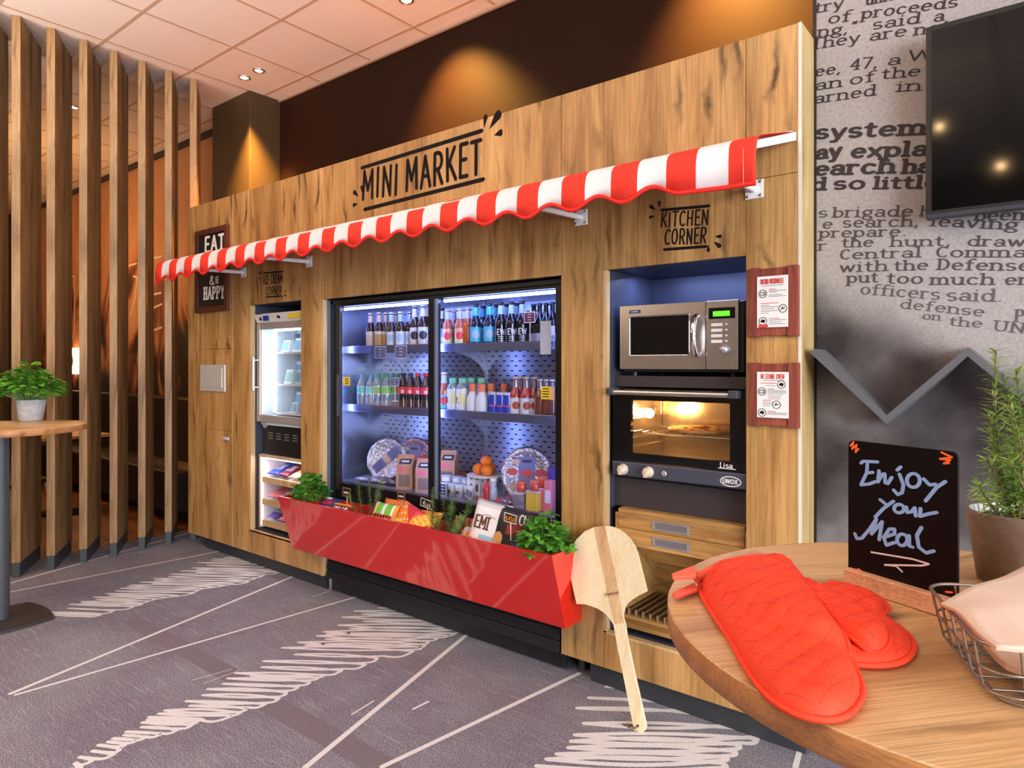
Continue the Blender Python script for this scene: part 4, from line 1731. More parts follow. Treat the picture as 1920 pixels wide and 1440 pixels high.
# stickers on the fridge panes
YEL = mat('sticker_yellow', srgb(236, 206, 50), .6)
for lab, x0, x1, z0, z1, mt in (('yellow notice sticker at the left edge of the left fridge door', -3.405, -3.35, 1.292, 1.345, YEL),
                                ('yellow notice sticker on the right fridge door beside the amber bottles', -1.895, -1.838, 1.255, 1.317, YEL),
                                ('grey translucent sheet on the right fridge door in front of the dark bottles', -1.90, -1.837, 1.47, 1.63, mat('sheet_grey', srgb(176, 184, 204), .7))):
    Y = 2.588 if x0 < -3 else 2.5915
    s = thing('notice_sticker', lab, 'sticker', ((x0 + x1) / 2, Y, (z0 + z1) / 2))
    g = G()
    g.box(x0, x1, Y + .0015 + .0055, Y + .0079, z0, z1)
    p = g.ob('sheet', mt, s, s.location)
    if mt is YEL:
        g = G()
        for k in range(4):
            zz = z1 - (z1 - z0) * (.2 + .2 * k)
            pen(g, [(x0 + .008, zz), (x1 - .012, zz)], lambda a, b: (a, Y + .0066, b), .0022, .0022, 0, 4)
        g.ob('print', INK, p, s.location)
        pn = mat('sticker_pink', srgb(230, 190, 186), .6)
        g = G()
        if x0 < -3:
            g.box(x0 - .018, x0 - .001, Y + .007, Y + .0079, z0, z1)
        else:
            g.box(x1 + .001, x1 + .022, Y + .007, Y + .0079, z0 - .003, z1)
        g.ob('pale_part', pn, s, s.location)

# ---------------------------------------------------------------- ice cream freezer and snack rack
r = thing('ice_cream_freezer', 'silver glass door freezer lit white inside, below the ICE CREAM CORNER lettering', 'freezer', (-4.0, 2.85, 1.0))
zx0, zx1 = -4.350, -3.70
zx1 = -3.77
FRM = mat('freezer_frame_silver', srgb(188, 182, 180), .35, metal=.5)
g = G()
g.box(zx0 + .02, zx0 + .035, 2.585, 3.1, 1.02, 1.78)
g.box(zx1 - .015, zx1, 2.585, 3.1, 1.02, 1.78)
g.box(zx0 + .035, zx1 - .015, 3.085, 3.1, 1.02, 1.78)
g.box(zx0 + .02, zx1, 2.585, 3.1, 1.72, 1.78)
g.box(zx0 + .02, zx1, 2.585, 3.1, 1.0, 1.03)
FIN_ = mat('freezer_inside', srgb(226, 234, 240), .5)
g.ob('body', FIN_, r, r.location)
g = G()
for k in range(22):
    z = 1.05 + .03 * k
    g.box(zx0 + .035, zx0 + .047, 2.70, 3.08, z, z + .008)
    g.box(zx0 + .05, zx1 - .02, 3.072, 3.085, z, z + .008)
g.ob('ribs', FIN_, r, r.location)
g = G()
g.hexa([(zx0 + .004, 2.562, 1.712), (zx1, 2.562, 1.712), (zx1, 2.60, 1.712), (zx0 + .004, 2.60, 1.712), (zx0 - .010, 2.545, 1.772), (zx1, 2.545, 1.772), (zx1, 2.60, 1.772), (zx0 - .010, 2.60, 1.772)])
ctl = g.ob('control_panel', mat('control_white', srgb(226, 222, 222), .4), r, r.location, bevel=.003)
g = G()
g.box(-4.245, -4.175, 2.546, 2.554, 1.725, 1.760)
g.ob('display', mat('display_blue', srgb(24, 40, 110), .2, emit=.5), ctl, r.location, bevel=.002)
g = G()
g.box(-4.29, -4.276, 2.548, 2.556, 1.73, 1.75)
g.box(-4.075, -4.06, 2.548, 2.556, 1.74, 1.755)
g.box(-4.055, -4.045, 2.548, 2.556, 1.735, 1.752)
g.ob('buttons', INK, ctl, r.location)
g = G()
g.box(-3.945, -3.80, 2.5475, 2.556, 1.73, 1.764)
g.ob('yellow_label', YEL, ctl, r.location)
z0, z1 = 1.022, 1.71
g = G()
g.box(zx0 + .004, zx0 + .045, 2.558, 2.582, z0, z1)
g.box(zx0 + .045, zx1, 2.558, 2.582, z1 - .045, z1)
g.box(zx0 + .045, zx1, 2.558, 2.582, z0, z0 + .05)
dd = g.ob('door', FRM, r, r.location, bevel=.003)
g = G()
g.box(zx0 + .045, zx0 + .062, 2.564, 2.58, z0 + .05, z1 - .045)
g.ob('gasket', mat('gasket_white', srgb(232, 236, 240), .5), dd, r.location)
g = G()
g.box(zx0 + .062, zx1, 2.568, 2.571, z0 + .05, z1 - .045)
g.ob('pane', GLASS, dd, r.location)
g = G()
g.tube([(zx0 + .012, 2.530, 1.24), (zx0 + .012, 2.530, 1.475)], .008, 10)
g.tube([(zx0 + .012, 2.530, 1.262), (zx0 + .03, 2.560, 1.262)], .005, 8)
g.tube([(zx0 + .012, 2.530, 1.452), (zx0 + .03, 2.560, 1.452)], .005, 8)
h = g.ob('handle', WHITE, dd, r.location)
for z in (1.51 - .012, 1.285 - .012, 1.07):
    g = G()
    g.box(zx0 + .06, zx1 - .02, 2.66, 3.07, z, z + .012)
    g.ob('shelf', WHITE, r, r.location)
g = G()
g.box(zx0 + .095, zx0 + .115, 2.63, 2.645, 1.09, 1.66)
g.box(zx0 + .12, zx1 - .02, 2.63, 2.645, 1.655, 1.67)
g.ob('led_tube', LEDWH, r, r.location)
g = G()
g.box(zx0 + .03, zx1, 2.60, 2.62, .795, 1.0)
vp = g.ob('vent_panel', BLACK, r, r.location)
g = G()
for k in range(6):
    for i in range(6):
        for j in range(3):
            x = zx0 + .09 + .098 * k + i * .0095
            g.box(x, x + .006, 2.5975, 2.6005, .940 - j * .018, .946 - j * .018)
g.ob('vent_slots', mat('vent_grey', srgb(120, 120, 124), .5), vp, r.location)
g = G()
g.prism([(zx0 + .03, 2.578, 1.018), (zx0 + .09, 2.578, 1.018), (zx0 + .08, 2.578, .985), (zx0 + .065, 2.578, .975)], (0, .02, 0))
g.ob('hinge', FRM, r, r.location)
# packs in the freezer
ICEM = [mat('ice_pack_a', srgb(150, 200, 186), .5), mat('ice_pack_b', srgb(130, 180, 214), .5), mat('ice_pack_c', srgb(80, 120, 170), .5)]
ICEC = mat('ice_pack_lid', srgb(225, 236, 240), .5)


def ice_pack(x, y, z, w, h, mt, lab):
    t = thing('ice_cream_box', lab, 'ice cream', (x, y, z), 'ice cream boxes in the freezer')
    g = G()
    g.hexa([(x - w, y, z), (x + w, y, z), (x + w, y + .05, z), (x - w, y + .05, z), (x - w * .8, y + .02, z + h), (x + w * .9, y + .02, z + h), (x + w * .9, y + .05, z + h), (x - w * .8, y + .05, z + h)])
    b = g.ob('carton', ICEC, t, t.location, bevel=.003)
    g = G()
    a = lambda u, v: (x + w * (u * (1 - .15 * v)), y - .0012 + .02 * v, z + h * v)
    g.add([a(-.8, .15), a(.8, .15), a(.8, .85), a(-.8, .85)], [(0, 1, 2, 3)])
    g.ob('label', mt, b, t.location)


for a in ((533, 2.70, 1.511, .050, .085, 0, 'pale green ice cream box on the upper freezer shelf, left one'), (556, 2.70, 1.511, .05, .095, 1, 'pale blue ice cream box on the upper freezer shelf beside the green one'),
          (554, 2.84, 1.511, .055, .16, 2, 'tall dark blue ice cream box standing behind on the upper freezer shelf'),
          (539, 2.69, 1.286, .048, .10, 0, 'white ice cream box with red print on the middle freezer shelf'), (557, 2.72, 1.286, .045, .095, 1, 'blue ice cream box on the middle freezer shelf'),
          (556, 2.84, 1.286, .055, .16, 1, 'taller blue ice cream box at the back of the middle freezer shelf'),
          (549, 2.69, 1.083, .042, .075, 1, 'small pale blue ice cream tub on the freezer floor'), (557, 2.82, 1.083, .045, .14, 1, 'upright blue ice cream box at the back of the freezer floor')):
    a = (at(a[0], 684, a[1]).x,) + a[1:]
    ice_pack(a[0], a[1], a[2], a[3], a[4], ICEM[a[5]], a[6])

r = thing('snack_rack', 'lit oak rack with three sloping shelves of snack bags under the freezer', 'rack', (-4.0, 2.75, .26))
g = G()
rx0, rx1 = -4.345, -3.77
g.box(rx0, rx0 + .018, 2.58, 2.95, .275, .79)
g.box(rx1 - .006, rx1, 2.58, 2.95, .275, .79)
g.box(rx0 + .018, rx1 - .006, 2.58, 2.95, .772, .79)
g.ob('case', mat('rack_white', srgb(232, 222, 226), .5), r, r.location)
g = G()
g.box(rx0, rx0 + .019, 2.576, 2.581, .275, .79)
g.box(rx0 + .018, rx1, 2.576, 2.581, .772, .79)
g.ob('front_edge', OAKE, r, r.location)
RZ = (.605, .448, .300)
for z in RZ:
    g = G()
    g.hexa([(rx0 + .018, 2.60, z), (rx1 - .006, 2.60, z), (rx1 - .006, 2.93, z + .11), (rx0 + .018, 2.93, z + .11), (rx0 + .018, 2.60, z + .01), (rx1 - .006, 2.60, z + .01), (rx1 - .006, 2.93, z + .12), (rx0 + .018, 2.93, z + .12)])
    sh = g.ob('shelf', WHITE, r, r.location)
    g = G()
    g.box(rx0 + .018, rx1 - .006, 2.585, 2.600, z - .012, z + .028)
    g.ob('shelf_lip', OAKE, sh, r.location)
g = G()
g.box(rx0 + .02, rx1 - .01, 2.93, 2.95, .275, .77)
g.ob('back', WHITE, r, r.location)
g = G()
g.box(rx0 + .05, rx1 - .02, 2.588, 2.598, .764, .771)
g.ob('led', mat('led_pinkish', (1.0, .84, .92, 1), .5, emit=10), r, r.location)
g = G()
g.box(rx0 + .021, rx0 + .026, 2.585, 2.592, .29, .76)
g.ob('upright_led', mat('led_lilac', (.86, .80, 1.0, 1), .5, emit=9), r, r.location)
light('rack_light', 'AREA', (-4.05, 2.60, .76), 1.8, (.86, .84, 1.0), .5, .03, target=(-4.05, 1.9, 0))


def pouch(name, lab, cat, M, w, h, t, mats, mat_fn, group=None, n=14, parts=None):
    """puffed flat bag: local x width, y height, z thickness; M places it in the world"""
    c = M @ Vector((0, 0, 0))
    g = G()
    k = n
    vs = []
    for s in (1, -1):
        for i in range(k + 1):
            for j in range(k + 1):
                u, v = 2 * i / k - 1, 2 * j / k - 1
                e = (max(0, 1 - u ** 4) * max(0, 1 - v ** 4)) ** .6
                cr = .06 * math.sin(9 * u + 4 * v) * e * (1 - e)
                vs.append(M @ Vector((u * w / 2 * (1 - .05 * (1 - v * v)), v * h / 2 * (1 - .03 * (1 - u * u)), s * t / 2 * (e + cr))))
    b = (k + 1) * (k + 1)
    for s in (0, 1):
        for i in range(k):
            for j in range(k):
                u, v = 2 * (i + .5) / k - 1, 2 * (j + .5) / k - 1
                f = [i * (k + 1) + j, (i + 1) * (k + 1) + j, (i + 1) * (k + 1) + j + 1, i * (k + 1) + j + 1]
                g.f.append([q + s * b for q in (f if s == 0 else f[::-1])])
                g.m.append(mat_fn(u, v) if s == 0 else 0)
                g.s.append(True)
    g.v = [tuple(v) for v in vs]
    o = g.ob(name, mats, None, c, merge=True)
    tag(o, lab, cat, group)
    return o


def frameM(c, right, up):
    x = Vector(right).normalized()
    y = Vector(up)
    y = (y - x * y.dot(x)).normalized()
    z = x.cross(y)
    return Matrix(((x.x, y.x, z.x, c[0]), (x.y, y.y, z.y, c[1]), (x.z, y.z, z.z, c[2]), (0, 0, 0, 1)))


def cm(name, r_, g_, b_, rough=.4):
    return mat(name, srgb(r_, g_, b_), rough)


BAGS = {'blue': cm('bag_blue', 40, 70, 170), 'white': cm('bag_white', 236, 234, 238), 'maroon': cm('bag_maroon', 110, 30, 60), 'yellow': cm('bag_yellow', 236, 206, 80), 'red': cm('bag_red', 206, 50, 60),
        'pink': cm('bag_pink', 232, 130, 140), 'teal': cm('bag_teal', 120, 196, 186), 'violet': cm('bag_violet', 90, 70, 170), 'orange': cm('bag_orange', 240, 140, 40), 'black': cm('bag_black', 26, 24, 28), 'green': cm('bag_green', 110, 190, 60),
        'navy': cm('bag_navy', 34, 50, 104), 'cream': cm('bag_cream', 240, 226, 180)}


def rack_bag(x, zi, a, b, lab, w=.12):
    z = RZ[zi]
    up = Vector((0, .33, .11)).normalized()
    c = Vector((x, 2.70, z + .075))
    M = frameM(c, (1, 0, 0), up)
    pouch('snack_bag', lab, 'snack', M, w, .19, .03, [BAGS[a], BAGS[b]], lambda u, v: 1 if abs(v - .05) < .45 and abs(u) < .62 and (u + v) % .5 > .12 else 0, 'snack bags in the lit rack', 10)


rack_bag(-4.245, 0, 'blue', 'white', 'blue snack bag at the left of the top rack shelf')
rack_bag(-4.12, 0, 'maroon', 'white', 'maroon snack bag second on the top rack shelf')
rack_bag(-3.985, 0, 'cream', 'yellow', 'cream and yellow snack bag third on the top rack shelf')
rack_bag(-3.85, 0, 'yellow', 'maroon', 'yellow snack bag at the right end of the top rack shelf')
rack_bag(-4.24, 1, 'pink', 'red', 'pink and red snack bag at the left of the middle rack shelf')
rack_bag(-4.11, 1, 'teal', 'white', 'pale teal snack bag on the middle rack shelf beside the pink one')
rack_bag(-3.98, 1, 'pink', 'white', 'pale pink snack bag behind the parsley on the middle rack shelf')
rack_bag(-4.24, 2, 'violet', 'white', 'violet snack bag at the left of the bottom rack shelf')
rack_bag(-4.11, 2, 'pink', 'red', 'rose snack bag on the bottom rack shelf beside the violet one')

# ---------------------------------------------------------------- microwave
MX0, MX1, MY, MZ0, MZ1 = -1.452, -.932, 2.575, 1.402, 1.674
r = thing('microwave', 'stainless steel microwave with a dark window and green display in the kitchen niche', 'microwave', (-1.19, 2.75, 1.372))
g = G()
g.box(MX0 + .004, MX1 + .018, MY + .02, 2.95, MZ0 - .012, MZ1 - .004)
g.ob('case', BLACK, r, r.location, bevel=.004)
g = G()
fx = -1.062
# door front as a frame around the window
wx0, wx1, wz0, wz1 = MX0 + .05, fx - .075, MZ0 + .06, MZ1 - .05
for a in ((MX0, wx0, MZ0, MZ1), (wx1, fx - .002, MZ0, MZ1), (wx0, wx1, MZ0, wz0), (wx0, wx1, wz1, MZ1)):
    g.box(a[0], a[1], MY, MY + .02, a[2], a[3])
d = g.ob('door', STEEL, r, r.location)
g = G()
g.box(wx0, wx1, MY + .006, MY + .012, wz0, wz1)
g.ob('window', BLKGL, d, r.location)
g = G()
for a in ((wx0 - .006, wx0, wz0 - .006, wz1 + .006), (wx1, wx1 + .006, wz0 - .006, wz1 + .006), (wx0, wx1, wz0 - .006, wz0), (wx0, wx1, wz1, wz1 + .006)):
    g.box(a[0], a[1], MY - .003, MY + .004, a[2], a[3])
g.ob('window_trim', CHROME, d, r.location, bevel=.002)
g = G()
hx = fx - .036
g.tube([(hx, MY + .004, MZ1 - .055), (hx, MY - .028, MZ1 - .066), (hx, MY - .042, MZ1 - .10), (hx, MY - .046, (MZ0 + MZ1) / 2), (hx, MY - .042, MZ0 + .10), (hx, MY - .028, MZ0 + .066), (hx, MY + .004, MZ0 + .055)], [.013, .013, .011, .011, .011, .013, .013], 12)
g.ob('handle', CHROME, d, r.location)
g = G()
text(g, '~', on_wall(MY - .0008, MX0 + .052, MZ1 - .030, MX1, MZ1 - .030, .008), .10, .10, .14, 2.6)
g.box(MX0 + .046, MX0 + .10, MY - .0006, MY + .001, MZ1 - .0335, MZ1 - .0195, 1)
g.ob('badge', [CHALK, cm('badge_blue', 40, 46, 110)], d, r.location)
g = G()
g.box(fx, MX1, MY, MY + .02, MZ0, MZ1)
cp = g.ob('control_panel', STEEL, r, r.location, bevel=.002)
g = G()
g.box(fx + .012, MX1 - .012, MY - .002, MY + .001, MZ1 - .072, MZ1 - .028)
g.ob('display_surround', BLKGL, cp, r.location)
g = G()
g.box(fx + .030, MX1 - .032, MY - .003, MY - .0015, MZ1 - .062, MZ1 - .042)
o = g.ob('display', mat('display_green', srgb(90, 226, 40), .4, emit=1.1), cp, r.location)
o['label'] = 'glowing green display'
for k in range(4):
    zz = MZ1 - .095 - .022 * k
    g = G()
    g.box(fx + .022, fx + .068, MY - .001, MY + .001, zz - .006, zz + .006)
    g.ob('key_label', PAPER, cp, r.location)
    g = G()
    g.lathe([(0, .006), (.007, .005), (.008, -.002)], (0, 0, 0), 14)
    g.xform(Matrix.Translation((fx + .082, MY - .001, zz)) @ Matrix.Rotation(PI / 2, 4, 'X'))
    g.ob('button', ALU, cp, r.location)
g = G()
g.lathe([(0, .022), (.016, .021), (.0185, .002), (.021, -.002)], (0, 0, 0), 24)
g.xform(Matrix.Translation((fx + .078, MY - .001, MZ0 + .078)) @ Matrix.Rotation(PI / 2, 4, 'X'))
g.ob('knob', ALU, cp, r.location)
g = G()
for sx in (MX0 + .04, MX1 - .04):
    g.lathe([(.014, 0), (.014, .02)], (sx, MY + .06, 1.3722), 10)
    g.lathe([(.014, 0), (.014, .02)], (sx, 2.9, 1.3722), 10)
g.ob('feet', BLACK, r, r.location)

# ---------------------------------------------------------------- oven
OX0, OX1, OZ0, OZ1 = -1.470, -.888, .945, 1.318
OY = 2.545
r = thing('oven', 'black convection oven with a lit glass door, pizza inside, below the microwave', 'oven', (-1.18, 2.75, .925))
wx0, wx1, wz0, wz1 = OX0 + .085, OX1 - .065, 1.045, 1.270
OVI = mat('oven_steel', srgb(214, 196, 168), .22, metal=.9)
g = G()
g.box(OX0 + .03, OX0 + .04, 2.585, 2.95, 1.01, 1.30)
g.box(OX1 - .04, OX1 - .03, 2.585, 2.95, 1.01, 1.30)
g.box(OX0 + .04, OX1 - .04, 2.585, 2.95, 1.00, 1.01)
g.box(OX0 + .04, OX1 - .04, 2.585, 2.95, 1.30, 1.31)
g.box(OX0 + .04, OX1 - .04, 2.94, 2.95, 1.01, 1.30)
g.ob('cavity', OVI, r, r.location)
g = G()
g.box(OX0 + .01, OX1 - .01, 2.955, 2.97, .93, 1.32)
g.box(OX0 + .005, OX0 + .028, 2.59, 2.96, .93, 1.32)
g.box(OX1 - .028, OX1 - .005, 2.59, 2.96, .93, 1.32)
g.box(OX0 + .028, OX1 - .028, 2.59, 2.955, .93, .998)
g.ob('case', BLACK, r, r.location)
g = G()
for i in range(7):
    for j in range(7):
        if (i - 3) ** 2 + (j - 3) ** 2 <= 12:
            x, z = -1.06 + i * .022, 1.135 + j * .02
            g.box(x - .006, x + .006, 2.936, 2.939, z - .007, z + .007)
g.ob('fan_holes', INK, r, r.location)
g = G()
for z in (1.06, 1.10, 1.185, 1.225):
    g.tube([(OX0 + .055, 2.60, z), (OX0 + .055, 2.92, z)], .0025, 6)
    g.tube([(OX1 - .055, 2.60, z), (OX1 - .055, 2.92, z)], .0025, 6)
for y in (2.61, 2.90):
    g.tube([(OX0 + .055, y, 1.02), (OX0 + .055, y, 1.28)], .0028, 6)
    g.tube([(OX1 - .055, y, 1.02), (OX1 - .055, y, 1.28)], .0028, 6)
g.ob('rack_rails', CHROME, r, r.location)
g = G()
g.sphere((OX0 + .065, 2.76, 1.20), .022, 0, 12, 8)
g.ob('oven_lamp', mat('oven_lamp_glow', (1.0, .62, .26, 1), .5, emit=55), r, r.location)
light('oven_lamp_light', 'POINT', (-1.36, 2.76, 1.215), 3.4, (1.0, .58, .24), radius=.02)
g = G()
g.box(OX0, wx0, OY, OY + .025, 1.008, OZ1)
g.box(wx1, OX1, OY, OY + .025, 1.008, OZ1)
g.box(wx0, wx1, OY, OY + .025, wz1, OZ1)
g.box(wx0, wx1, OY, OY + .025, 1.008, wz0)
dd = g.ob('door', BLKGL, r, r.location)
g = G()
g.box(wx0, wx1, OY + .004, OY + .008, wz0, wz1)
g.ob('pane', glassy('oven_pane', (.92, .88, .82, 1), .04), dd, r.location)
g = G()
g.tube([(OX0 + .012, OY - .042, 1.304), (OX1 - .035, OY - .042, 1.304)], .011, 12)
h = g.ob('handle', STEEL, dd, r.location)
for xa, xb in ((OX0 + .002, OX0 + .032), (OX1 - .055, OX1 - .018)):
    g = G()
    g.box(xa, xb, OY - .055, OY + .002, 1.291, 1.322)
    g.ob('handle_mount', ANTHR, dd, r.location, bevel=.004)
g = G()
Y = OY - .0008
a = at(1340, 874, Y)
text(g, 'Lisa', on_wall(Y, -.992, 1.020, -.9, 1.020, .020), .09, .055, .12, 1.15)
pen(g, [(-1.0, 1.017), (-.93, 1.017)], lambda x, z: (x, Y, z), .0012, .0012, 0, 4)
g.ob('script_lettering', CHALK, dd, r.location)
g = G()
g.box(OX0, OX1, OY - .006, OY + .03, OZ0, 1.004)
cp = g.ob('control_strip', mat('control_blue_grey', srgb(66, 70, 84), .35), r, r.location, bevel=.003)
for x in (-1.415, -1.296):
    g = G()
    g.lathe([(0, .028), (.0, .028), (.017, .027), (.019, .008), (.023, .006), (.024, -.002)], (0, 0, 0), 24)
    M = Matrix.Translation((x, OY - .0075, .972)) @ Matrix.Rotation(PI / 2, 4, 'X')
    g.box(-.006, .006, -.019, .019, .02, .036)
    g.xform(M)
    k = g.ob('knob', mat('knob_cream', srgb(206, 186, 166), .4), cp, r.location)
g = G()
g.lathe([(.008, .004), (.012, .003), (.012, -.002)], (0, 0, 0), 16)
g.lathe([(0, .002), (.008, .003)], (0, 0, 0), 16)
g.xform(Matrix.Translation((-1.226, OY - .0072, .972)) @ Matrix.Rotation(PI / 2, 4, 'X'))
g.ob('light_switch', ALU, cp, r.location)
Y = OY - .0072
g = G()
cx, cz = -.948, .970
pen(g, [(cx + .040 * math.cos(2 * PI * k / 28), cz + .0185 * math.sin(2 * PI * k / 28)) for k in range(29)], lambda x, z: (x, Y, z), .0018, .0018)
text(g, 'UNOX', on_wall(Y, cx - .031, cz - .0075, cx + .03, cz - .0075, .0155), .13, .10, .14, .058 / .0155 / width('UNOX', .14))
g.ob('oval_logo', CHALK, cp, r.location)
g = G()
g.box(wx0 + .0, wx0 + .0, OY, OY, 1.02, 1.02)
# pizza on a tray
g = G()
t = thing('pizza', 'round pizza glowing on the grid inside the lit oven', 'pizza', (-1.14, 2.74, 1.135))
rn = random.Random(4)
prof = [(0, .010), (.10, .010), (.125, .012), (.14, .017), (.150, .014), (.152, .006), (.145, .001), (0, .001)]
g.lathe(prof, (-1.14, 2.745, 1.135), 36)
g.ob('crust', mat('pizza_crust', srgb(226, 176, 110), .7, var=.2, vscale=25, bump=.5), t, t.location)
g = G()
g.lathe([(0, .0145), (.07, .0145), (.132, .0135), (.134, .012)], (-1.14, 2.745, 1.135), 36)
g.ob('cheese', mat('pizza_cheese', srgb(238, 196, 110), .5, var=.25, vscale=35, bump=.6), t, t.location)
g = G()
for k in range(16):
    a, q = rn.uniform(0, 6.28), rn.uniform(.01, .115)
    g.sphere((-1.14 + q * math.cos(a), 2.745 + q * math.sin(a), 1.1485), .014, 0, 8, 4, .35)
g.ob('toppings', mat('pizza_topping', srgb(186, 74, 40), .5), t, t.location)
g = G()
for k in range(12):
    x = -1.40 + .045 * k
    g.tube([(x, 2.60, 1.131), (x, 2.92, 1.131)], .0022, 6)
for y in (2.60, 2.92):
    g.tube([(-1.415, y, 1.1265), (-.943, y, 1.1265)], .003, 6)
o = g.ob('oven_grid', CHROME, None, (-1.18, 2.76, 1.1265))
tag(o, 'wire oven grid carrying the pizza behind the oven glass', 'oven rack')

# slotted tray in the open compartment under the drawers
t = thing('slotted_tray', 'wooden tray with rows of metal pegs in the open compartment under the drawers', 'tray', (-1.2, 2.7, .31))
g = G()
g.box(-1.445, -.902, 2.60, 2.92, .311, .325)
g.ob('tray', OAKH, t, t.location)
g = G()
for i in range(16):
    x = -1.43 + .034 * i
    g.box(x - .003, x + .003, 2.62, 2.90, .3255, .345)
g.ob('ribs', cm('rib_brown', 120, 92, 60), t, t.location)
g = G()
for i in range(16):
    x = -1.43 + .034 * i
    g.tube([(x, 2.615, .3255), (x, 2.615, .350)], .004, 8)
g.ob('pegs', CHROME, t, t.location)
# ---------------------------------------------------------------- drinks in the fridge
PROTO = {}


def wrap(g, R, z0, z1, m=0, half=None, n=14):
    """label strip glued on the front of a round bottle"""
    if half is None:
        g.lathe([(R, z0), (R, z1)], (0, 0, 0), 16, m)
        return
    c = -PI / 2 + .72
    vs = []
    for i in range(n + 1):
        a = c - half + 2 * half * i / n
        vs += [(R * math.cos(a), R * math.sin(a), z0), (R * math.cos(a), R * math.sin(a), z1)]
    g.add(vs, [(2 * i, 2 * i + 2, 2 * i + 3, 2 * i + 1) for i in range(n)], m, True)



def gls(n, r_, g_, b_, refl=.10, body=.25, tint=None):
    c = srgb(r_, g_, b_)
    return glassy('bottle_' + n, tint or c, refl, .05, body, c)


BROWN_G = mat('bottle_brown_glass', srgb(52, 22, 14), .08, coat=.5)
DARK_G = mat('bottle_dark_glass', srgb(16, 14, 22), .08, coat=.5)
NAVY_G = mat('bottle_navy_glass', srgb(20, 30, 60), .08, coat=.5)
AMBER_G = mat('bottle_amber_drink', srgb(206, 96, 40), .12, coat=.6)
PINK_G = mat('bottle_pink_drink', srgb(196, 104, 84), .12, coat=.6)
REDD_G = mat('bottle_red_drink', srgb(176, 58, 52), .12, coat=.6)
COLA_G = mat('cola_dark', srgb(44, 18, 16), .10, coat=.5)
CLEAR_G = gls('clear', 206, 224, 240, .10, .30, (.80, .88, .95, 1))
CLEARN = gls('clear_neck', 220, 230, 240, .12, .22, (.86, .9, .95, 1))
CAPM = {k: cm('cap_' + k, *v) for k, v in {'silver': (206, 200, 196), 'gold': (176, 140, 80), 'blue': (110, 176, 222), 'green': (60, 150, 90), 'mint': (120, 200, 170), 'red': (214, 40, 44), 'black': (28, 26, 30), 'white': (232, 232, 236), 'orange': (230, 120, 80)}.items()}
LAB = {k: cm('label_' + k, *v) for k, v in {'beige': (214, 184, 160), 'gold': (190, 150, 86), 'white': (226, 228, 236), 'cream': (222, 210, 186), 'cyan': (70, 190, 224), 'pinkyel': (236, 180, 150), 'ice': (170, 200, 226), 'aqua': (120, 212, 206), 'lime': (150, 206, 110), 'red': (232, 60, 76), 'blue': (34, 60, 190), 'silver': (196, 204, 220), 'lightyel': (232, 226, 170), 'darktext': (50, 44, 52), 'rust': (170, 70, 50)}.items()}


def bottle_proto(kind, h, r, glass, cap, label=None, neck=None, shape='long', extra=None, liquid=None, name='bottle'):
    t = thing(name, 'x', 'bottle')
    g = G()
    if shape == 'long':
        prof = [(0, 0), (r * .92, 0), (r, .006), (r, h * .54), (r * .93, h * .60), (r * .55, h * .72), (r * .42, h * .80), (r * .40, h * .955), (r * .46, h * .965), (0, h * .97)]
        lz = (h * .10, h * .50)
        nz = (h * .74, h * .93)
        nr = (r * .55, r * .44)
        cz, cr_ = h * .955, r * .50
    elif shape == 'pet':
        prof = [(0, 0), (r * .9, 0), (r, .010), (r * .97, h * .20), (r, h * .24), (r, h * .66), (r * .96, h * .72), (r * .62, h * .84), (r * .36, h * .90), (r * .36, h * .96), (0, h * .96)]
        lz = (h * .44, h * .66)
        nz = None
        cz, cr_ = h * .92, r * .44
    elif shape == 'cola':
        prof = [(0, 0), (r * .9, 0), (r, .012), (r * .98, h * .16), (r * .82, h * .30), (r * .88, h * .42), (r, h * .50), (r, h * .62), (r * .90, h * .70), (r * .50, h * .84), (r * .38, h * .90), (r * .38, h * .96), (0, h * .96)]
        lz = (h * .46, h * .64)
        nz = None
        cz, cr_ = h * .925, r * .46
    elif shape == 'wide':
        prof = [(0, 0), (r * .92, 0), (r, .01), (r, h * .72), (r * .9, h * .80), (r * .60, h * .86), (r * .58, h * .94), (0, h * .94)]
        lz = (h * .08, h * .74)
        nz = None
        cz, cr_ = h * .86, r * .64
    elif shape == 'cone':
        prof = [(0, 0), (r * .92, 0), (r, .01), (r, h * .48), (r * .92, h * .58), (r * .56, h * .74), (r * .46, h * .80), (r * .46, h * .95), (0, h * .95)]
        lz = None
        nz = None
        cz, cr_ = h * .76, r * .58
    g.lathe(prof, (0, 0, 0), 16)
    b = g.ob('glass_body', glass, t)
    g = G()
    e = h - cz
    g.lathe([(cr_, cz), (cr_, cz + e * .8), (cr_ * .85, h), (0, h)], (0, 0, 0), 14)
    g.ob('cap', cap, t)
    if label is not None and lz:
        g = G()
        R = r * 1.015
        z0, z1 = lz
        if callable(label):
            label(g, R, z0, z1)
            g.ob('label', label.mats, t)
        else:
            g.lathe([(R, z0), (R, z1)], (0, 0, 0), 16)
            g.ob('label', label, t)
    if neck is not None and nz:
        g = G()
        g.lathe([(nr[0], nz[0]), (nr[1], nz[1])], (0, 0, 0), 14)
        g.ob('neck_label', neck, t)
    return t


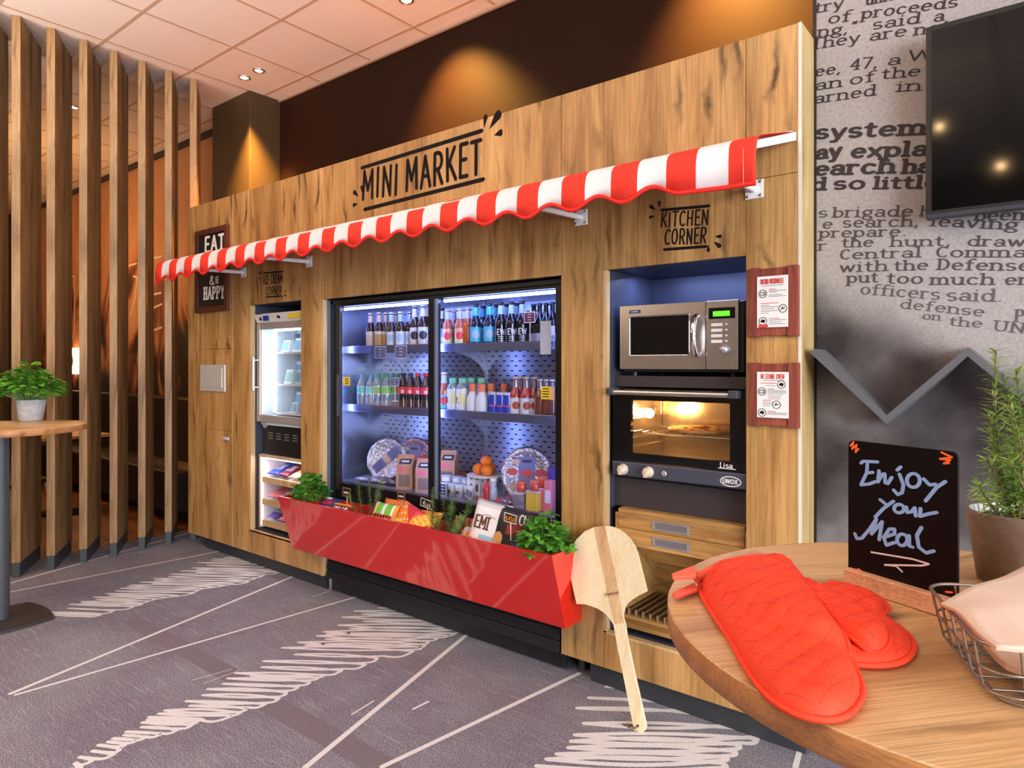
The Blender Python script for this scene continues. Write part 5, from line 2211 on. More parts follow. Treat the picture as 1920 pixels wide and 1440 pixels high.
def banded(mats, bands, half=None):
    def f(g, R, z0, z1):
        for a, b, m in bands:
            wrap(g, R, z0 + (z1 - z0) * a, z0 + (z1 - z0) * b, m, half)
        # a round badge facing the front
        if len(mats) > 2:
            zc = z0 + (z1 - z0) * .55
            k = (z1 - z0) * .24
            n = 14
            def P(a, s):
                th = -PI / 2 + .72 + s * math.cos(a) * k / R
                return (R * 1.03 * math.cos(th), R * 1.03 * math.sin(th), zc + s * math.sin(a) * k)
            for q in range(n):
                a0, a1 = 2 * PI * q / n, 2 * PI * (q + 1) / n
                for s0, s1 in ((0, .34), (.34, .67), (.67, 1)):
                    g.add([P(a0, s0), P(a0, s1), P(a1, s1), P(a1, s0)], [(0, 1, 2, 3)], 2)
    f.mats = mats
    return f


def letters_label(mats, word, zrel=.62, scale=1.0):
    """lettering wrapped on the front of the label"""
    def f(g, R, z0, z1):
        g.lathe([(R, z0), (R, z1)], (0, 0, 0), 16, 0)
        em = (z1 - z0) * .30 * scale
        wd = width(word, .12) * em
        def pl(a, b):
            th = -PI / 2 + .72 + (a * em - wd / 2) / R
            return (R * 1.03 * math.cos(th), R * 1.03 * math.sin(th), z0 + (z1 - z0) * (zrel - .15) + b * em)
        text(g, word, pl, .09, .09, .12, 1, 1)
        for k, v in enumerate((.36, .26, .14)):
            zz = z0 + (z1 - z0) * v
            pen(g, [(-.35 * wd + j * wd * .07, 0) for j in range(11)], lambda a, b: (R * 1.03 * math.cos(-PI / 2 + .72 + a / R), R * 1.03 * math.sin(-PI / 2 + .72 + a / R), zz + b), .0016, .0016, 1, 4)
    f.mats = mats
    return f


SPEC = {
    'beer_beige': dict(h=.236, r=.0305, glass=BROWN_G, cap=CAPM['silver'], label=banded([LAB['beige'], LAB['cream']], [(0, .75, 0), (.75, 1, 1)], .95), neck=LAB['beige']),
    'beer_gold': dict(h=.236, r=.0305, glass=BROWN_G, cap=CAPM['silver'], label=banded([LAB['gold'], LAB['cream']], [(0, .8, 0), (.8, 1, 1)], .95), neck=LAB['beige']),
    'beer_white': dict(h=.230, r=.0305, glass=BROWN_G, cap=CAPM['silver'], label=banded([LAB['white'], LAB['white'], LAB['ice']], [(.05, .95, 0)], .95), neck=LAB['ice']),
    'beer_big': dict(h=.262, r=.035, glass=BROWN_G, cap=CAPM['silver'], label=banded([LAB['white'], LAB['cream'], LAB['darktext']], [(0, .3, 1), (.3, 1, 0)], .95), neck=LAB['cream']),
    'beer_cyan': dict(h=.240, r=.0315, glass=NAVY_G, cap=CAPM['black'], label=banded([LAB['cyan'], LAB['cyan'], LAB['ice']], [(.12, .95, 0)]), neck=LAB['cyan']),
    'beer_text': dict(h=.240, r=.0315, glass=DARK_G, cap=CAPM['black'], label=letters_label([DARK_G, LAB['white']], 'EW'), neck=LAB['ice']),
    'mix_pink': dict(h=.225, r=.029, glass=PINK_G, cap=CAPM['silver'], label=banded([LAB['pinkyel'], LAB['lightyel'], LAB['red']], [(0, .5, 1), (.5, 1, 0)]), neck=LAB['silver']),
    'mix_amber': dict(h=.228, r=.029, glass=AMBER_G, cap=CAPM['silver'], label=None, neck=LAB['silver']),
    'wine_dark': dict(h=.225, r=.029, glass=DARK_G, cap=CAPM['black'], label=banded([LAB['silver'], LAB['white']], [(0, .55, 0)]), neck=None),
    'dark_white': dict(h=.235, r=.029, glass=DARK_G, cap=CAPM['black'], label=banded([LAB['white'], LAB['cyan']], [(0, .5, 0), (.5, 1, 1)]), neck=LAB['silver']),
    'water_blue': dict(h=.215, r=.033, glass=CLEAR_G, cap=CAPM['blue'], label=banded([LAB['aqua'], LAB['white']], [(0, .12, 1), (.12, .88, 0), (.88, 1, 1)]), shape='pet'),
    'water_green': dict(h=.222, r=.033, glass=CLEAR_G, cap=CAPM['green'], label=banded([LAB['lime'], LAB['white']], [(0, .12, 1), (.12, .88, 0), (.88, 1, 1)]), shape='pet'),
    'cola_red': dict(h=.228, r=.0325, glass=COLA_G, cap=CAPM['red'], label=letters_label([LAB['red'], LAB['white']], '~', .5, .9), shape='cola'),
    'cola_black': dict(h=.228, r=.0325, glass=COLA_G, cap=CAPM['black'], label=letters_label([LAB['red'], LAB['white']], '~', .5, .9), shape='cola'),
    'syrup_cyan': dict(h=.235, r=.034, glass=PINK_G, cap=CAPM['white'], label=banded([LAB['cyan'], LAB['darktext'], LAB['red']], [(0, .1, 1), (.1, .9, 0)]), neck=LAB['silver']),
    'lemon': dict(h=.205, r=.036, glass=CLEAR_G, cap=CAPM['mint'], label=banded([CLEARN, LAB['white'], LAB['lightyel']], [(.1, .35, 1), (.35, .5, 0), (.62, .95, 1)]), shape='wide'),
    'dairy': dict(h=.175, r=.035, glass=cm('dairy_white', 222, 224, 234), cap=CAPM['orange'], label=None, shape='cone'),
    'red_spirit': dict(h=.215, r=.0315, glass=REDD_G, cap=CAPM['silver'], label=banded([LAB['white'], LAB['red'], LAB['rust']], [(.05, .3, 0), (.3, 1, 0)]), neck=CLEARN),
    'amber_spirit': dict(h=.205, r=.030, glass=mat('bottle_rust_drink', srgb(120, 62, 40), .12, coat=.6), cap=CAPM['silver'], label=None, neck=CLEARN),
}


def can_proto():
    t = thing('drink_can', 'x', 'can')
    g = G()
    r, h = .0265, .133
    g.lathe([(0, 0), (r * .85, 0), (r, .006), (r, h - .010), (r * .88, h - .002), (0, h - .004)], (0, 0, 0), 24, 0)
    # blue and silver trapezoid pattern
    b = g.ob('body', LAB['silver'], t)
    g = G()
    for q in range(24):
        a0, a1 = 2 * PI * q / 24, 2 * PI * (q + 1) / 24
        def P(a, z):
            return (r * 1.012 * math.cos(a), r * 1.012 * math.sin(a), z)
        m = (a0 - .72 + PI / 2) % (2 * PI)
        d1 = m if m < PI else m - 2 * PI
        left = d1 < 0
        if left:
            g.add([P(a0, .064), P(a1, .064), P(a1, .120), P(a0, .120)], [(0, 1, 2, 3)], 0)
        g.add([P(a0, .012), P(a1, .012), P(a1, .060), P(a0, .060)], [(0, 1, 2, 3)], 0)
    o = g.ob('blue_panels', LAB['blue'], t)
    g = G()
    def P2(x, z):
        th = -PI / 2 + .72 + x / r
        return (r * 1.03 * math.cos(th), r * 1.03 * math.sin(th), z)
    pen(g, [(-.017, .064), (-.006, .060), (.004, .066), (.017, .062)], P2, .0035, .0035)
    g.ob('red_mark', LAB['red'], t)
    g = G()
    g.lathe([(r * .86, h - .003), (r * .88, h), (r * .80, h), (0, h - .003)], (0, 0, 0), 20)
    g.ob('lid', CHROME, t)
    return t


def put(kind, u, Y, z, label, group, scale=1.0, cat=None, name=None):
    x = at(u, 684, Y).x
    first = kind not in PROTO
    if first:
        PROTO[kind] = can_proto() if kind == 'can' else bottle_proto(kind, name=name or 'bottle', **SPEC[kind])
    t = PROTO[kind]
    if first:
        t.location = (x, Y, z)
        t['label'] = label
        t['group'] = group
        t.scale = (scale, scale, scale)
        return t
    return dup(t, (x, Y, z), label, 0, group, (scale, scale, scale))


ZA, ZB_, ZD = 1.5082, 1.1432, .6902
GA, GB = 'bottles on the top fridge shelf', 'drinks on the middle fridge shelf'
fy, by = 2.715, 2.79
TL = 'on the top fridge shelf'
put('beer_beige', 695, fy, ZA, 'leftmost brown beer bottle ' + TL + ', beige label', GA)
put('beer_gold', 711, fy, ZA, 'brown beer bottle with gold label, second from the left ' + TL, GA)
put('beer_gold', 724, fy + .03, ZA, 'brown beer bottle with gold label, third from the left ' + TL, GA)
put('beer_white', 734, fy - .01, ZA, 'brown beer bottle with white oval label, fourth from the left ' + TL, GA)
put('beer_gold', 743, by + .01, ZA, 'gold label beer bottle standing behind the first two white label ones', GA)
put('beer_white', 751, fy - .01, ZA, 'brown beer bottle with white oval label right of its twin ' + TL, GA)
put('beer_white', 768, fy + .03, ZA, 'third white label beer bottle, left of the bigger round emblem bottles', GA)
put('beer_big', 778, fy + .02, ZA, 'bigger beer bottle with white label and dark round emblem, left of the centre post', GA)
put('beer_big', 794, fy + .01, ZA, 'second bigger beer bottle with round emblem, next to the black centre post', GA)
put('beer_big', 806, fy + .05, ZA, 'third bigger beer bottle, mostly hidden by the black centre post', GA)
put('dark_white', 829, fy + .02, ZA, 'dark bottle with blue and white label right of the centre post', GA)
put('mix_pink', 839, fy, ZA, 'pink and yellow labelled bottle just right of the centre post', GA)
put('mix_pink', 851, by, ZA, 'pink labelled bottle in the back row right of the centre post', GA)
put('mix_pink', 862, fy, ZA, 'pink and yellow labelled bottle, second in front right of the centre post', GA)
put('mix_amber', 877, fy + .02, ZA, 'clear bottle of amber orange drink without label', GA)
put('beer_cyan', 892, fy, ZA, 'dark beer bottle with bright cyan label, left one of two', GA)
put('beer_cyan', 906, by + .02, ZA, 'cyan labelled beer bottle in the back row between the two front ones', GA)
put('beer_cyan', 918, fy, ZA, 'dark beer bottle with bright cyan label, right one of two', GA)
put('beer_cyan', 930, by, ZA, 'cyan labelled beer bottle in the back row left of the white lettered ones', GA)
put('beer_text', 939, fy, ZA, 'dark beer bottle with white lettering, left of three', GA)
put('beer_text', 950, by + .01, ZA, 'dark lettered beer bottle in the back row', GA)
put('beer_text', 959, fy, ZA, 'dark beer bottle with white lettering, middle of three', GA)
put('beer_text', 969, by, ZA, 'dark lettered beer bottle half hidden at the back left of the red price tag', GA)
put('beer_text', 979, fy + .01, ZA, 'dark beer bottle with white lettering, right of three', GA)
put('wine_dark', 1001, fy + .05, ZA, 'plain dark bottle right behind the red price tag', GA)
put('wine_dark', 1012, fy + .03, ZA, 'plain dark bottle behind the grey sheet, left one', GA)
put('wine_dark', 1024, fy + .04, ZA, 'plain dark bottle behind the grey sheet, right one', GA)
put('wine_dark', 1036, fy + .02, ZA, 'plain dark bottle at the far right end of the top shelf', GA)
ML = 'on the middle fridge shelf'
put('water_blue', 679, fy, ZB_, 'leftmost clear water bottle with blue cap ' + ML, GB)
put('water_blue', 696, fy, ZB_, 'clear water bottle with blue cap, second from the left', GB)
put('water_blue', 706, by + .02, ZB_, 'blue capped water bottle in the back row behind the second one', GB)
put('water_green', 709, fy, ZB_, 'clear water bottle with green cap and label, left one of the front pair', GB)
put('water_blue', 718, by + .01, ZB_, 'blue capped water bottle in the back row between the green capped ones', GB)
put('water_green', 725, fy, ZB_, 'clear water bottle with green cap and label, right one of the front pair', GB)
put('water_blue', 735, by, ZB_, 'blue capped water bottle behind the grey price sign', GB)
put('water_green', 745, fy + .04, ZB_, 'green capped water bottle behind the grey price sign', GB)
put('cola_black', 756, fy, ZB_, 'cola bottle with red label and black cap, leftmost of the cola row', GB)
put('cola_black', 770, fy, ZB_, 'cola bottle with red label and black cap, second of the cola row', GB)
put('cola_red', 784, fy, ZB_, 'cola bottle with red cap, third of the cola row', GB)
put('cola_red', 799, fy, ZB_, 'cola bottle with red cap next to the black centre post', GB)
put('syrup_cyan', 833, fy - .01, ZB_, 'tall bottle with cyan label and red badge right of the centre post', GB)
put('lemon', 850, fy, ZB_, 'clear lemon drink bottle with green cap, left one in front', GB)
put('lemon', 868, fy, ZB_, 'clear lemon drink bottle with green cap, right one in front', GB)
put('lemon', 884, by + .02, ZB_, 'green capped lemon bottle in the back row, left one', GB)
put('lemon', 903, by + .02, ZB_, 'green capped lemon bottle in the back row, right one', GB)
put('dairy', 887, fy - .01, ZB_, 'white bottle with orange cap, left one in front of the lemon bottles', GB)
put('dairy', 904, fy - .015, ZB_, 'white bottle with orange cap, right one in front of the lemon bottles', GB)
put('dairy', 921, by, ZB_, 'orange capped white bottle behind the leftmost blue can', GB)
put('dairy', 946, by + .01, ZB_, 'orange capped white bottle behind the right blue can', GB)
put('can', 926, fy - .01, ZB_, 'slim blue and silver drink can, left of three', GB)
put('can', 940, fy - .01, ZB_, 'slim blue and silver drink can, middle of three', GB)
put('can', 953, fy - .01, ZB_, 'slim blue and silver drink can, right of three', GB)
put('red_spirit', 967, fy, ZB_, 'red drink bottle with white label, right beside the cans', GB)
put('red_spirit', 977, by, ZB_, 'red drink bottle in the back row between the two front red ones', GB)
put('red_spirit', 987, fy, ZB_, 'red drink bottle with white label, second beside the cans', GB)
put('red_spirit', 1002, fy + .03, ZB_, 'red drink bottle just left of the yellow notice sticker', GB)
put('amber_spirit', 1013, fy - .005, ZB_, 'rust coloured small bottle behind the left half of the yellow sticker', GB)
put('amber_spirit', 1025, fy + .0, ZB_, 'rust coloured small bottle behind the right half of the yellow sticker', GB)
put('amber_spirit', 1036, fy - .005, ZB_, 'rust coloured small bottle at the right end of the middle shelf', GB)

# ---------------------------------------------------------------- chalk price tags
TAGG = mat('tag_slate', srgb(96, 106, 150), .7)
TAGR = mat('tag_red_slate', srgb(120, 40, 52), .7)
TAGB = mat('tag_black', srgb(22, 20, 20), .7)


def price_tag(lab, c, w, h, mt, txt, stake=0.0, foot=False, tilt=0.0, rim=None, pm=None):
    """c: centre of the little board, facing -Y"""
    t = thing('price_tag', lab, 'price tag', (c[0], c[1], c[2] - h / 2 - stake))
    M = Matrix.Translation(c) @ Matrix.Rotation(tilt, 4, 'Y')
    g = G()
    g.box(-w / 2, w / 2, 0, .003, -h / 2, h / 2)
    g.xform(M)
    b = g.ob('board', mt, t, t.location, bevel=.001)
    g = G()
    pen(g, [(-w / 2, -h / 2), (w / 2, -h / 2), (w / 2, h / 2), (-w / 2, h / 2), (-w / 2, -h / 2)], lambda x, z: M @ Vector((x, -.0008, z)), .0019, .0019)
    g.ob('rim', rim or CHALK, b, t.location)
    g = G()
    n = len(txt)
    for i, s in enumerate(txt):
        em = h * .62 / n * .9
        wd = width(s, .14)
        xs = min(1.2, w * .8 / em / wd)
        z0 = h / 2 - h * .12 - (i + 1) * (h * .78 / n) + h * .06
        text(g, s, lambda a, b: M @ Vector((-wd * xs * em / 2 + a * em, -.0009, z0 + b * em)), .075, .075, .14, xs, 0, 0)
    g.ob('chalk_writing', pm or CHALK, b, t.location)
    if stake:
        g = G()
        g.tube([(c[0], c[1] + .003, c[2] - h / 2 + .003), (c[0], c[1] + .003, c[2] - h / 2 - stake)], .0022, 6)
        if foot:
            g.lathe([(0, .004), (.018, .003), (.018, 0), (0, 0)], (c[0], c[1] + .003, c[2] - h / 2 - stake), 14)
        g.ob('stake', CHALK, t, t.location)
    return t


def tagat(lab, u0, v0, u1, v1, Y, mt, txt, stake=0.0, foot=False, tilt=0.0, rim=None, pm=None):
    a, b = at(u0, v0, Y), at(u1, v1, Y)
    return price_tag(lab, ((a.x + b.x) / 2, Y, (a.z + b.z) / 2), abs(b.x - a.x), abs(a.z - b.z), mt, txt, stake, foot, tilt, rim, pm)


tagat('grey chalk price tag hanging on the top shelf lip, left one of two', 703, 650, 724, 671, 2.656, TAGG, ['~', '~', '~'])
tagat('grey and red chalk price tag hanging on the top shelf lip, right one of two', 741, 649, 763, 671, 2.656, TAGG, ['~', '~', '~'])
tagat('red chalk price tag on a white stake at the right of the top shelf', 983, 586, 1003, 604, 2.685, TAGR, ['~', '~', '~'], .145)
tagat('small white card above the grey sheet at the right end of the top shelf', 1026, 612, 1040, 628, 2.69, PAPER, [' '], .07)
tagat('small grey and red chalk tag at the right end of the top shelf lip', 1020, 639, 1039, 653, 2.656, TAGG, ['~'])
tagat('grey chalk price sign on a white foot between water and cola bottles', 732, 709, 748, 723, 2.672, TAGG, ['~', '~'], .095, True)

# ---------------------------------------------------------------- food on the fridge deck
FOIL = mat('foil_silver', srgb(220, 220, 230), .25, metal=.9, var=.45, vscale=48, bump=1.0, bscale=80)  # colour noise paints the light and dark of crinkled foil
FOILP = mat('foil_pinkish', srgb(206, 176, 200), .32, metal=.7, var=.35, vscale=48, bump=1.0, bscale=55)  # crinkle light and shade in the colour here as well
KRAFT = mat('kraft_board', srgb(206, 158, 130), .7)


def foil_round(lab, c, rad, tiltx, rz, mats, kind, sx=1.0):
    """round wrapped pack standing on its rim and leaning back"""
    t = thing('foil_wrapped_pack', lab, 'food pack', (c[0], c[1], ZD))
    M = Matrix.Translation((c[0], c[1], ZD + rad * math.cos(tiltx) + .002)) @ Matrix.Rotation(rz, 4, 'Z') @ Matrix.Rotation(PI / 2 - tiltx, 4, 'X')
    g = G()
    n = 40
    rn = random.Random(int(c[0] * 100))
    prof = [(0, .012), (.80, .012), (.86, .022), (.95, .014), (1.0, 0), (.95, -.012), (0, -.014)]
    for p in range(len(prof)):
        pass
    vs = []
    for (q, z) in prof:
        for j in range(n):
            a = 2 * PI * j / n
            k = 1 + (.012 * math.sin(13 * a) if q > .7 else 0)
            vs.append(M @ Vector((rad * q * k * math.cos(a) * sx, rad * q * k * math.sin(a), z + (.0035 * math.sin(20 * a) if q > .7 else 0))))
    for i in range(len(prof) - 1):
        pass
    g.add(vs, [(i * n + j, i * n + (j + 1) % n, (i + 1) * n + (j + 1) % n, (i + 1) * n + j) for i in range(len(prof) - 1) for j in range(n)], 0, True)
    b = g.ob('wrapper', mats[0], t, t.location)
    g = G()
    P = lambda x, y: M @ Vector((x * rad * sx, y * rad, .0135))
    if kind == 'band':
        R = Matrix.Rotation(.75, 2)
        def Q(x, y):
            v = R @ Vector((x, y))
            return P(v.x, v.y)
        g.add([Q(-.78, -.22), Q(.78, -.22), Q(.78, .22), Q(-.78, .22)], [(0, 1, 2, 3)], 0)
        g.add([M @ Vector(((R @ Vector(q)).x * rad * sx, (R @ Vector(q)).y * rad, .0142)) for q in ((-.12, -.2), (.14, -.2), (.14, .2), (-.12, .2))], [(0, 1, 2, 3)], 1)
        for k in range(5):
            y = -.15 + .075 * k
            for x0, x1 in ((-.7, -.2), (.22, .7)):
                pen(g, [(x0, y), (x1, y)], lambda x, y_: M @ Vector(((R @ Vector((x, y_))).x * rad * sx, (R @ Vector((x, y_))).y * rad, .0145)), .012, .012, 2, 4)
    else:
        g.add([P(-.28, -.55), P(.28, -.55), P(.34, .62), P(-.34, .62)], [(0, 1, 2, 3)], 0)
        for x, y, s, m in ((-.55, .1, .22, 3), (.55, .05, .25, 3), (0, .05, .25, 3), (-.5, -.4, .2, 1), (.5, -.45, .2, 1), (-.42, .45, .16, 1)):
            g.add([M @ Vector(((x + s * math.cos(2 * PI * k / 10)) * rad * sx, (y + s * .6 * math.sin(2 * PI * k / 10)) * rad, .0140)) for k in range(10)], [list(range(10))], m)
        g.add([M @ Vector((q[0] * rad * sx, q[1] * rad, .0145)) for q in ((-.18, .42), (.18, .42), (.18, .52), (-.18, .52))], [(0, 1, 2, 3)], 2)
    g.ob('label', [cm('pack_blue', 130, 136, 196), cm('pack_pink', 236, 200, 196), cm('pack_print', 60, 66, 120), cm('pack_red', 214, 90, 100)], b, t.location)
    return t


c = at(733, 860, 2.83)
foil_round('large round silver foil pack with a slanted blue label at the fridge deck left', (c.x, 2.80, 0), .136, .22, .5, [FOIL], 'band')
c = at(781, 850, 2.92)
foil_round('second round foil pack with red print behind the first silver one', (c.x, 2.905, 0), .137, .14, .3, [FOILP], 'oval')
c = at(988, 885, 2.80)
foil_round('large oval foil pack with red and blue print at the right of the fridge deck', (c.x, 2.80, 0), .150, .16, .55, [FOIL], 'oval', .92)
g = G()


def flat_pack(lab, u, v, Y, w, d, h, cols, rz=0.0):
    x = at(u, v, Y).x
    M = Matrix.Translation((x, Y, ZD + h / 2 + .001)) @ Matrix.Rotation(rz, 4, 'Z')
    return pouch('flat_food_pack', lab, 'food pack', M, w, d, h, cols, lambda a, b: (1 if (int((a + 1) * 3.1) + int((b + 1) * 2.7)) % 3 == 0 else (2 if len(cols) > 2 and (a * 3 + b * 2) % 1 > .7 else 0)), 'flat packs on the fridge deck', 12)


flat_pack('pale flat foil pack lying at the left front of the fridge deck', 700, 900, 2.72, .24, .12, .035, [FOIL, cm('fp_lilac', 150, 120, 190)], .1)
flat_pack('dark violet flat pack lying under the silver round one', 725, 905, 2.735, .22, .10, .02, [cm('fp_violet', 96, 60, 120), BAGS['white']], 0)
flat_pack('flat tray of sliced meat lying in front of the oval foil pack, upper one', 935, 930, 2.74, .24, .11, .03, [cm('fp_plum', 120, 100, 160), BAGS['red'], FOIL], .1)
flat_pack('flat pack of dark meat lying at the front edge of the deck', 925, 945, 2.67, .22, .08, .018, [cm('fp_navy', 60, 60, 110), cm('fp_meat', 180, 60, 66), FOIL], -.05)


def milk_carton(lab, u, Y, z, w, h, d, rz, dark=False):
    x = at(u, 684, Y).x
    t = thing('kraft_carton', lab, 'carton', (x, Y, z), 'gable top kraft cartons', rz)
    g = G()
    hh = h * .70
    L = Vector((x, Y, z))
    v = lambda a, b, c_: L + Vector((a, b, c_))
    g.box(x - w / 2, x + w / 2, Y - d / 2, Y + d / 2, z, z + hh)
    g.prism([v(-w / 2, -d / 2, hh), v(-w / 2, d / 2, hh), v(-w / 2, 0, h * .93)], (w, 0, 0))
    g.box(x - w / 2, x + w / 2, Y - .003, Y + .003, z + h * .92, z + h)
    b = g.ob('carton', KRAFT, t, L)
    g = G()
    g.box(x - w * .34, x + w * .34, Y - d / 2 - .001, Y - d / 2 + .001, z + hh * .12, z + hh * .62)
    g.ob('window', cm('carton_window', 150, 128, 120, .2), b, L)
    g = G()
    sl = math.atan2(h * .93 - hh, d / 2)
    def P(a, s):
        return v(a, -d / 2 + s * d / 2 - .0012, hh + s * (h * .93 - hh) + .0012)
    g.add([P(-w * .36, .15), P(w * .40, .15), P(w * .42, .75), P(-w * .3, .75)], [(0, 1, 2, 3)])
    g.ob('dark_logo', cm('carton_ink', 48, 60, 74), b, L)
    g = G()
    g.add([P(-w * .2, .35), P(w * .26, .35), P(w * .26, .55), P(-w * .2, .55)], [(0, 1, 2, 3)])
    g.xform(Matrix.Translation((0, -.001, .001)))
    g.ob('pale_logo', BAGS['white'], b, L)
    g = G()
    g.box(x - w * .42, x + w * .2, Y - d / 2 - .0012, Y - d / 2, z + hh * .74, z + hh * .95)
    g.ob('pink_strip', BAGS['pink'], b, L)
    return t


ct = 'gable top kraft carton with a window '
milk_carton(ct + 'left of the centre post, front one', 762, 2.70, ZD, .10, .20, .085, .5)
milk_carton(ct + 'squeezed against the black centre post', 797, 2.70, ZD, .09, .19, .085, .5)
# wooden bowl with a carton in it
x = at(842, 684, 2.87).x
t = thing('orange_bowl', 'orange wooden bowl carrying a kraft carton right of the centre post', 'bowl', (x, 2.87, ZD))
g = G()
g.lathe([(0, 0), (.075, 0), (.098, .03), (.108, .085), (.103, .085), (.094, .034), (.07, .012), (0, .012)], (x, 2.87, ZD), 28)
g.ob('bowl', mat('terracotta_bowl', srgb(214, 130, 90), .5), t, t.location)
milk_carton('gable top kraft carton ' + 'standing in the orange bowl right of the centre post', 842, 2.87, ZD + .0125, .095, .21, .085, .45)
# white stand with oranges
x = at(913, 684, 2.79).x
t = thing('fruit_stand', 'white slatted stand with a flat top carrying the oranges', 'stand', (x, 2.79, ZD))
g = G()
g.lathe([(0, .118), (.105, .118), (.112, .126), (.106, .128), (.0, .123)], (x, 2.79, ZD), 28)
g.ob('plate', WHITE, t, t.location)
g = G()
for k in range(5):
    xx = x - .08 + .04 * k
    g.box(xx - .008, xx + .008, 2.725, 2.735, ZD, ZD + .118)
g.box(x - .09, x + .09, 2.735, 2.742, ZD + .075, ZD + .100)
g.box(x - .09, x + .09, 2.735, 2.742, ZD + .015, ZD + .035)
for xx in (x - .08, x + .08):
    g.box(xx - .008, xx + .008, 2.84, 2.85, ZD, ZD + .118)
g.ob('slats', WHITE, t, t.location)
ORM = mat('orange_peel', srgb(246, 128, 36), .45, bump=.3, bscale=300)
for k, (dx, dy, dz) in enumerate(((-.045, -.02, 0), (.03, -.035, 0), (-.005, .035, 0), (.0, -.005, .045))):
    g = G()
    c = (x + dx, 2.79 + dy, ZD + .1245 + .030 + dz)
    g.sphere(c, .032, 0, 16, 10, .95)
    o = g.ob('orange', ORM, None, (c[0], c[1], c[2] - .031))
    tag(o, ('orange on the white stand, ' + ('left one in front', 'right one in front', 'one at the back', 'top one of the heap')[k]), 'fruit', 'oranges on the white stand')
# white cream pots with pale lids on the left
for k, u in enumerate((832, 846, 861, 877)):
    x = at(u, 684, 2.70).x
    t = thing('cream_pot', 'small white dairy pot with red dots, %s in the low row' % ORD[k], 'pot', (x, 2.715, ZD), 'white dairy pots')
    g = G()
    g.lathe([(0, 0), (.026, 0), (.031, .055), (.033, .062), (0, .062)], (x, 2.715, ZD), 18)
    b = g.ob('pot', WHITE, t, t.location)
    g = G()
    g.lathe([(.0335, .062), (.0335, .067), (0, .068)], (x, 2.715, ZD), 18)
    g.ob('lid', cm('lid_ice', 206, 218, 236), t, t.location)
    g = G()
    g.box(x - .010, x + .010, 2.715 - .0315, 2.715 - .029, ZD + .018, ZD + .034)
    g.ob('print', BAGS['maroon'], b, t.location)
for k, u in enumerate((836, 856, 874)):
    x = at(u, 684, 2.79).x
    t = thing('cream_pot', 'white dairy pot stacked in the second row, %s from the left' % ORD[k], 'pot', (x, 2.80, ZD), 'white dairy pots behind')
    g = G()
    g.lathe([(0, 0), (.028, 0), (.034, .085), (0, .085)], (x, 2.80, ZD), 18)
    g.ob('pot', WHITE, t, t.location)
    g = G()
    g.lathe([(.036, .085), (.036, .091), (0, .092)], (x, 2.80, ZD), 18)
    g.ob('lid', cm('lid_ice2', 190, 206, 230), t, t.location)
tagat('small black chalk tag at the left of the dairy pots', 825, 906, 836, 930, 2.665, TAGB, ['~', '~', '~'])
tagat('tilted chalk tag with red and white writing in front of the white stand', 873, 918, 886, 933, 2.668, TAGG, ['~', '~', '~'], .02, False, .3)
# red bottle and grey jar in front of the stand
x = at(912, 684, 2.685).x
t = thing('ketchup_bottle', 'small red sauce bottle in front of the white stand', 'bottle', (x, 2.685, ZD))
g = G()
g.lathe([(0, 0), (.018, 0), (.020, .01), (.017, .05), (.020, .075), (.012, .092), (0, .092)], (x, 2.685, ZD), 16)
g.ob('body', BAGS['red'], t, t.location)
g = G()
g.lathe([(.012, .092), (.009, .11), (0, .112)], (x, 2.685, ZD), 12)
g.ob('cap', CAPM['red'], t, t.location)
x = at(925, 684, 2.70).x
t = thing('salt_jar', 'pale speckled jar standing right of the red sauce bottle', 'jar', (x, 2.70, ZD))
g = G()
g.lathe([(0, 0), (.024, 0), (.022, .05), (.016, .10), (.016, .115), (0, .115)], (x, 2.70, ZD), 16)
g.ob('body', mat('jar_speckled', srgb(186, 196, 220), .4, var=.3, vscale=80), t, t.location)
g = G()
g.lathe([(.018, .115), (.018, .13), (0, .132)], (x, 2.70, ZD), 12)
g.ob('lid', WHITE, t, t.location)
# jam jars on a glass box at the right
JAM = mat('jam_red', srgb(214, 80, 66), .15, coat=.5)
for k, (u, Y, dz) in enumerate(((978, 2.69, .085), (1003, 2.69, .10), (1018, 2.72, .115))):
    x = at(u, 684, Y).x
    # the box the jar stands on
    s = ('clear plastic food box under the left red jar', 'yellow food box under the middle red jar', 'pink food box under the right red jar')[k]
    mt = (glassy('clear_box', (.8, .8, .92, 1), .1, .1, .35, srgb(190, 180, 210)), BAGS['yellow'], BAGS['pink'])[k]
    t = thing('food_box', s, 'box', (x, Y, ZD))
    w = .036
    g = G()
    g.box(x - w, x + w, Y - .03, Y + .03, ZD, ZD + dz - .008)
    g.ob('tub', mt, t, t.location, bevel=.004)
    g = G()
    g.box(x - w - .002, x + w + .002, Y - .032, Y + .032, ZD + dz - .0079, ZD + dz - .0005)
    g.ob('lid', cm('box_lid', 206, 206, 230), t, t.location, bevel=.002)
    t = thing('jam_jar', 'red jam jar, ' + ('left of three', 'middle of three', 'right of three') [k] + ' in front of the oval foil pack', 'jar', (x, Y, ZD + dz), 'red jam jars')
    g = G()
    g.lathe([(0, 0), (.023, 0), (.026, .006), (.026, .034), (.022, .040), (0, .040)], (x, Y, ZD + dz), 18)
    g.ob('glass', JAM, t, t.location)
    g = G()
    g.lathe([(.0245, .040), (.0255, .052), (0, .053)], (x, Y, ZD + dz), 18)
    g.ob('lid', cm('jar_lid', 226, 110, 90), t, t.location)
